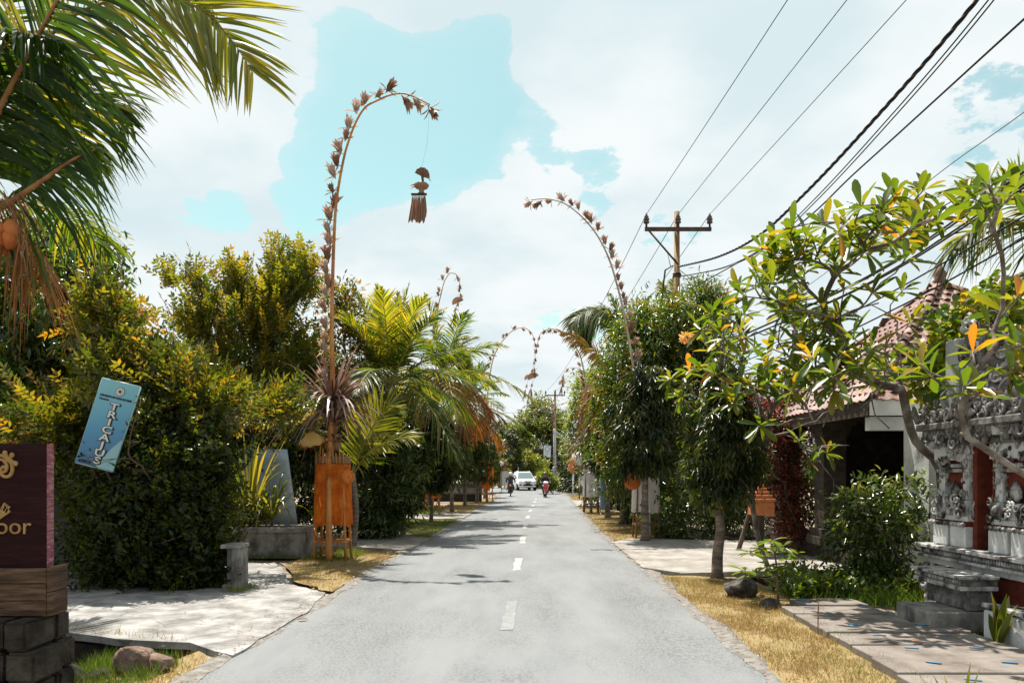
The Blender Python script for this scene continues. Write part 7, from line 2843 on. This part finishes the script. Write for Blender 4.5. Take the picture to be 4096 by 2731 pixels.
def rider(label, loc, rz, mats, helmet, seed):
    """person seated on a scooter, hands on the grips; local: front is -y"""
    J = {'pelvis': (0, .12, .80), 'belly': (0, .09, .98), 'chest': (0, .02, 1.20), 'neck': (0, -.02, 1.38), 'head': (0, -.04, 1.50), 'crown': (0, -.03, 1.60)}
    rads = {'pelvis': .15, 'belly': .14, 'chest': .16, 'neck': .058, 'head': .085, 'crown': .07}
    ed = [('pelvis', 'belly'), ('belly', 'chest'), ('chest', 'neck'), ('neck', 'head'), ('head', 'crown')]
    for s, n in ((-1, 'l'), (1, 'r')):
        J['sh' + n] = (s * .19, .02, 1.31)
        J['el' + n] = (s * .31, -.10, 1.08)
        J['wr' + n] = (s * .31, -.36, .99)
        J['hip' + n] = (s * .11, .08, .78)
        J['kn' + n] = (s * .19, -.33, .74)
        J['an' + n] = (s * .15, -.28, .34)
        J['to' + n] = (s * .16, -.44, .30)
        rads.update({'sh' + n: .075, 'el' + n: .055, 'wr' + n: .038, 'hip' + n: .10, 'kn' + n: .075, 'an' + n: .045, 'to' + n: .035})
        ed += [('chest', 'sh' + n), ('sh' + n, 'el' + n), ('el' + n, 'wr' + n), ('pelvis', 'hip' + n), ('hip' + n, 'kn' + n), ('kn' + n, 'an' + n), ('an' + n, 'to' + n)]

    def col(c):
        if c.z > 1.385:
            return 0
        if c.z > .86 and not (c.y < -.30):
            return 1
        if c.y < -.27 and c.z > .9:
            return 0
        return 2
    me = skin_body(J, ed, rads, 'body', [M['skin'], mats[0], mats[1]], col, None)
    t = thing('person', label, 'person', loc)
    t.rotation_euler = (0, 0, rz)
    T = Matrix.Translation(Vector(loc)) @ Matrix.Rotation(rz, 4, 'Z')

    def loc_part(name, m_, mt=None):
        o = bpy.data.objects.new(name, m_)
        COL.objects.link(o)
        if mt is not None:
            m_.materials.append(mt)
        o.parent = t
        return o
    loc_part('body', me)
    q = MB()
    for s in (-1, 1):
        w = Vector((s * .31, -.38, .995))
        q.ell(w, (.04, .05, .025), 8, 5)
        for k in range(4):
            p = w + Vector((s * (-.03 + .02 * k), -.03, .01))
            L = (.07, .08, .075, .06)[k]
            q.tube([p, p + Vector((0, -L * .5, .0)), p + Vector((0, -L * .7, -.03)), p + Vector((0, -L * .4, -.05))], [.009, .009, .008, .006], 5)
        p = w + Vector((-s * .04, 0, -.005))
        q.tube([p, p + Vector((-s * .015, -.03, -.02)), p + Vector((-s * .005, -.05, -.035))], [.010, .009, .007], 5)
    loc_part('hands', q.mesh('hands'), M['skin'])
    q = MB()
    q.ell((0, -.118, 1.495), (.014, .02, .022), 6, 5)
    q.build
    loc_part('nose', q.mesh('nose'), M['skin'])
    for s in (-1, 1):
        loc_part('eye', MB().ell((s * .03, -.113, 1.518), (.010, .006, .006), 6, 4).mesh('eye'), M['black'])
    loc_part('mouth', MB().ell((0, -.112, 1.455), (.022, .006, .005), 6, 4).mesh('mouth'), M['redpaint'])
    q = MB()
    prof = [(.135, -.09), (.142, -.02), (.138, .04), (.115, .09), (.07, .125), (.01, .14)]
    q.lathe(prof, (0, -.015, 1.565), 16)
    ho = loc_part('helmet', q.mesh('helmet'), M[helmet])
    loc_part('visor', MB().lathe([(.15, -.02), (.155, .01), (.14, .03)], (0, -.035, 1.575), 16).mesh('visor'), M['black'])
    return t


def scooter(label, loc, rz, fairing, tail_mat, seed, group=None):
    t = thing('scooter', label, 'scooter', loc, group)
    t.rotation_euler = (0, 0, rz)

    def lp(name, mb, mt, parent=None, bevel=0.0):
        m_ = mb.mesh(name, bevel)
        o = bpy.data.objects.new(name, m_)
        COL.objects.link(o)
        m_.materials.append(mt)
        o.parent = parent or t
        return o
    for y in (-.62, .62):
        q = MB()
        n, m_ = 24, 8
        vs, fs = [], []
        for i in range(n):
            a = 2 * PI * i / n
            for j in range(m_):
                b_ = 2 * PI * j / m_
                r = .235 + .045 * math.cos(b_)
                vs.append((.045 * math.sin(b_), y + r * math.cos(a), .28 + r * math.sin(a)))
        for i in range(n):
            for j in range(m_):
                fs.append((i * m_ + j, i * m_ + (j + 1) % m_, ((i + 1) % n) * m_ + (j + 1) % m_, ((i + 1) % n) * m_ + j))
        q.add(vs, fs, 0, True)
        w = lp('wheel', q, M['rubber'])
        q = MB()
        q.cyl((-.05, y, .28), (.05, y, .28), .05, None, 10)
        for k in range(5):
            a = 2 * PI * k / 5
            q.cyl((0, y, .28), (0, y + .2 * math.cos(a), .28 + .2 * math.sin(a)), .014, None, 5)
        lp('rim', q, M['chrome'], w)
    q = MB()
    for s in (-1, 1):
        q.tube([(s * .06, -.62, .28), (s * .06, -.52, .62), (s * .05, -.46, .92)], .022, 6)
    lp('fork', q, M['chrome'])
    q = MB()
    q.tube([(0, -.86, .46), (0, -.66, .60), (0, -.46, .56)], [.05, .075, .05], 8, flat=.5)
    lp('front_mudguard', q, M[fairing])
    # leg shield / front cowl
    q = MB()
    q.tube([(0, -.52, .42), (0, -.56, .66), (0, -.53, .86), (0, -.46, 1.0)], [.11, .19, .17, .10], 10, flat=.55)
    lp('front_cowl', q, M[fairing])
    q = MB()
    q.tube([(0, -.44, .40), (0, -.1, .34), (0, .12, .42), (0, .35, .60), (0, .85, .74)], [.11, .13, .15, .15, .07], 10)
    lp('body_panel', q, M[fairing])
    q = MB()
    q.tube([(0, -.08, .70), (0, .15, .76), (0, .5, .80), (0, .78, .82)], [.09, .14, .13, .07], 10, flat=.5)
    lp('seat', q, M['black'])
    q = MB()
    q.tube([(-.36, -.36, .99), (-.2, -.44, 1.02), (0, -.46, 1.02), (.2, -.44, 1.02), (.36, -.36, .99)], .018, 6)
    lp('handlebar', q, M['black'])
    q = MB()
    q.ell((0, -.57, 1.0), (.19, .10, .09), 12, 8)
    lp('headlamp_cowl', q, M['carwhite' if fairing == 'redplastic' else fairing])
    lp('headlamp', MB().ell((0, -.645, .985), (.10, .035, .055), 10, 6), M['lamp'])
    for s in (-1, 1):
        q = MB()
        q.cyl((s * .26, -.43, 1.02), (s * .33, -.47, 1.22), .008, None, 5)
        q.ell((s * .34, -.46, 1.26), (.06, .02, .045), 8, 6)
        lp('mirror', q, M['black'])
        lp('indicator', MB().ell((s * .17, -.58, .80), (.06, .03, .03), 8, 5), M['lamp'])
    lp('tail_lamp', MB().ell((0, .90, .74), (.08, .03, .05), 8, 6), M['redplastic'])
    lp('number_plate', MB().box((0, .90, .56), (.24, .01, .10)), M['black'])
    lp('exhaust', MB().tube([(.14, .05, .26), (.16, .4, .26), (.16, .82, .34)], [.03, .05, .055], 8), M['iron'])
    lp('engine', MB().box((0, .25, .32), (.22, .5, .22)), M['black'], None, .03)
    return t


Yl = 51.7
xl = (510.6 - 512) / F * Yl
zr = .03
scooter('dark scooter ridden away from the viewer at the left', (xl, Yl, zr), R(180), 'black', None, 1, 'scooters on the street')
rider('rider in dark jacket and white helmet seen from behind', (xl, Yl, zr), R(180), (M['jacket'], M['jeans']), 'helmetwhite', 1)
Yr = 49.6
xr_ = (545 - 512) / F * Yr
scooter('red and white scooter coming towards the viewer', (xr_, Yr, zr), R(3), 'redplastic', None, 2, 'scooters on the street')
rider('rider in black shirt and dark cap helmet facing the viewer', (xr_, Yr, zr), R(3), (M['shirt'], M['jeans']), 'helmetdark', 2)
scooter('black scooter parked in the shade under the right hand trees', (5.0, 60.5, .03), R(-50), 'black', None, 3, 'scooters on the street')

# white car; local front is -y
Yc = 68
xc = (524.0 - 512) / F * Yc
car = thing('white_car', 'white sport utility car coming round the bend', 'car', (xc, Yc + 2.1, .02))
car.rotation_euler = (0, 0, R(9))


def cp(name, mb, mt, parent=None, bevel=0.0, seg=1):
    m_ = mb.mesh(name, bevel, seg)
    o = bpy.data.objects.new(name, m_)
    COL.objects.link(o)
    m_.materials.append(mt)
    o.parent = parent or car
    return o


def loft(secs):
    vs, fs = [], []
    n = len(secs[0])
    for s in secs:
        vs += s
    for i in range(len(secs) - 1):
        for k in range(n):
            a, b_ = i * n + k, i * n + (k + 1) % n
            fs.append((a, b_, b_ + n, a + n))
    fs.append(tuple(range(n - 1, -1, -1)))
    fs.append(tuple((len(secs) - 1) * n + k for k in range(n)))
    mb = MB()
    mb.add(vs, fs, 0, False)
    return mb


def csec(y, w, zb, zm, zt, wt_):
    return [(-w * .92, y, zb), (w * .92, y, zb), (w, y, zm), (wt_, y, zt), (-wt_, y, zt), (-w, y, zm)]


body = loft([csec(-2.28, .66, .42, .58, .82, .60), csec(-2.16, .82, .34, .62, .98, .74), csec(-1.6, .90, .30, .70, 1.08, .82), csec(-1.0, .91, .30, .72, 1.14, .86),
             csec(0, .91, .30, .72, 1.16, .86), csec(1.6, .91, .30, .72, 1.16, .86), csec(2.25, .88, .36, .74, 1.14, .82)])
cp('body', body, M['carwhite'], None, .05, 2)
cab = loft([csec(-1.08, .82, 1.10, 1.12, 1.15, .80), csec(-.30, .78, 1.10, 1.40, 1.70, .62), csec(.2, .78, 1.10, 1.45, 1.78, .64), csec(1.4, .78, 1.10, 1.45, 1.77, .64), csec(2.2, .78, 1.10, 1.35, 1.60, .62)])
cp('cabin', cab, M['carwhite'], None, .03, 2)
q = MB()
q.add([(-.74, -1.06, 1.19), (.74, -1.06, 1.19), (.585, -.36, 1.675), (-.585, -.36, 1.675)], [(0, 1, 2, 3)])
for i in range(4):
    q.v[i] = (q.v[i][0], q.v[i][1] - .022, q.v[i][2] + .016)
cp('windscreen', q, M['glass'])
for s in (-1, 1):
    for y0, y1 in ((-.55, .28), (.36, 1.15), (1.22, 1.95)):
        q = MB()
        top = 1.66
        q.add([(s * .80, y0 + (-.2 if y0 < 0 else 0), 1.18), (s * .80, y1, 1.18), (s * .672, y1 - .03, top), (s * .672, y0 + (.12 if y0 < 0 else 0), top)], [(0, 1, 2, 3)])
        cp('side_window', q, M['glass'])
    q = MB()
    q.ell((s * 1.0, -.72, 1.20), (.11, .07, .085), 10, 6)
    cp('wing_mirror', q, M['carwhite'])
    q = MB()
    q.ell((s * .66, -2.17, .86), (.19, .09, .085), 12, 6)
    cp('headlight', q, M['lamp'])
    q = MB()
    q.ell((s * .68, -2.26, .55), (.13, .05, .075), 10, 6)
    cp('fog_lamp', q, M['black'])
    cp('roof_rail', MB().tube([(s * .58, -.1, 1.80), (s * .58, .6, 1.85), (s * .58, 1.5, 1.82)], .02, 6), M['chrome'])
cp('grille', MB().box((0, -2.255, .84), (.62, .05, .12)), M['black'], None, .01)
cp('grille_bar', MB().box((0, -2.285, .84), (.60, .02, .025)), M['chrome'])
cp('lower_intake', MB().box((0, -2.30, .53), (.86, .04, .14)), M['black'], None, .01)
cp('number_plate', MB().box((0, -2.325, .66), (.42, .02, .13)), M['letterdark'], None, .004)
cp('bumper', MB().box((0, -2.24, .41), (1.36, .14, .12)), M['carwhite'], None, .03)
for sx in (-1, 1):
    for y in (-1.42, 1.42):
        q = MB()
        q.lathe([(.20, -.11), (.33, -.11), (.36, -.07), (.36, .07), (.33, .11), (.20, .11)], (sx * .80, y, .36), 20, 0, Matrix.Rotation(R(90), 3, 'Y'))
        w = cp('wheel', q, M['rubber'])
        q = MB()
        q.lathe([(.205, -.09), (.19, .10), (.05, .115)], (sx * .80, y, .36), 16, 0, Matrix.Rotation(R(90) * sx, 3, 'Y'))
        cp('rim', q, M['chrome'], w)
cp('antenna', MB().cyl((-.5, .1, 1.78), (-.52, .0, 2.2), .02, .012, 5), M['carwhite'])

# ================================================================== smaller things on the right verge
spn = thing('stone_planter', 'square dark stone planter box at the foot of the right drooping tree', 'planter', gp(634, 524))
b = gp(634, 524)
MB().bx(b.x - .33, b.x + .33, b.y - .1, b.y + .55, 0, .78).build('block', M['stone'], spn, bevel=.03)
MB().bx(b.x - .36, b.x + .36, b.y - .13, b.y + .58, .78, .86).build('rim', M['stone'], spn, bevel=.02)
straps('planter_grass', 'dry leaf tuft growing in the square stone planter', 'plant', b + Vector((0, .2, .86)), 14, .4, .02, 'strap', 12, (20, 70), .9)

rk = thing('clothes_rack', 'metal rack with clothes behind the white cloth stands', 'clothes rack', gp(605, 513))
b = gp(604, 514)
q = MB()
q.tube([(b.x - .15, b.y, 0), (b.x - .15, b.y, 1.45)], .02, 6)
q.tube([(b.x + 1.0, b.y, 0), (b.x + 1.0, b.y, 1.45)], .02, 6)
q.tube([(b.x - .15, b.y, 1.45), (b.x + 1.0, b.y, 1.45)], .02, 6)
q.tube([(b.x - .15, b.y - .3, .03), (b.x - .15, b.y + .3, .03)], .02, 6)
q.tube([(b.x + 1.0, b.y - .3, .03), (b.x + 1.0, b.y + .3, .03)], .02, 6)
q.build('rail', M['chrome'], rk)
for k, (dx, mt, L) in enumerate(((-.05, 'bluecloth', 1.2), (.1, 'white', .95), (.24, 'darkcloth', 1.2), (.42, 'darkcloth', 1.0), (.6, 'purplecloth', 1.25), (.78, 'darkcloth', .8), (.9, 'orange', .7))):
    g = thing('garment', ('pale blue', 'white', 'long black', 'black', 'maroon', 'short black', 'orange')[k] + ' garment hanging on the clothes rack', 'garment', (b.x + dx, b.y, 1.42), 'garments on the rack')
    cloth_tube(Vector((b.x + dx, b.y, 0)), .055, .19, 1.40 - L, 1.40, 200 + k, .15, 5, .012).build('cloth', M[mt], g)
    MB().tube([(b.x + dx, b.y - .18, 1.38), (b.x + dx, b.y, 1.44), (b.x + dx, b.y + .18, 1.38)], .008, 5).build('hanger', M['iron'], g)

# fallen leaves on the asphalt and driveway
for k, (px, py, mt, lb) in enumerate(((411, 532.5, 'heart', 'single green leaf lying on the asphalt near the centre'), (297, 621, 'palmdry', 'brown dry leaf at the left edge of the asphalt'),
                                      (912 / 1.0, 650, 'driedleaf', 'dry curled leaf on the slab path'))):
    lv = LV()
    p = gp(px, py)
    p.z = .045 if k == 0 else (.02 if k == 1 else .09)
    if k == 0:
        p.z = .05
    lv.add([p[:]], [(1, .4, .12)], [(0, 0, 1)], .13, .07, 'leaf', np.array([.5]))
    o = lv.build('fallen_leaf', M[mt], None, None)
    setp(o, lb, 'leaf', 'fallen leaves')

# leaf litter, grit and weeds
def litter(label, n, y0, y1, side, spread, seed):
    rng = np.random.default_rng(seed)
    y = rng.uniform(y0, y1, n)
    a, b_ = edge(y)
    off = np.abs(rng.normal(0, spread, n)) - .10
    x = np.where(side < 0, a - off, b_ + off)
    P = np.column_stack([x, y, np.full(n, .040)])
    dr = np.column_stack([rng.normal(0, 1, (n, 2)), rng.normal(0, .12, n)])
    lv = LV()
    lv.add(P, dr, np.column_stack([rng.normal(0, .3, (n, 2)), np.ones(n)]), rng.uniform(.012, .05, n), rng.uniform(.008, .022, n), 'kite', rng.random(n))
    o = lv.build('leaf_litter', M['driedleaf'], None, 'stuff')
    o['label'] = label


litter('scattered dry leaf litter along the left road edge', 900, 5.5, 30, -1, .30, 3)
litter('scattered dry leaf litter along the right road edge', 800, 4.0, 30, 1, .22, 4)
grass([Vector((-3.7, 10.05, 0)), Vector((-3.62, 10.5, 0)), Vector((-3.8, 10.75, 0)), Vector((-3.95, 10.1, 0))], 260, .12, M['greengrass'], 'small weeds at the planter end foot', False, z=.03)
grass([Vector((-4.9, 7.75, 0)), Vector((-3.2, 7.14, 0)), Vector((-3.15, 7.22, 0)), Vector((-4.9, 7.85, 0))], 160, .10, M['drygrass'], 'weeds along the broken driveway edge', False, z=.03)
grass([Vector((-5.5, 14.05, 0)), Vector((-4.0, 14.05, 0)), Vector((-4.0, 14.27, 0)), Vector((-5.5, 14.27, 0))], 380, .10, M['greengrass'], 'weeds along the foot of the concrete trough', False, z=.03)
grass([Vector((3.0, 4.2, 0)), Vector((3.1, 4.2, 0)), Vector((3.36, 8.6, 0)), Vector((3.22, 8.6, 0))], 1100, .09, M['greengrass'], 'grass creeping over the left edge of the slab path', True, z=.02)
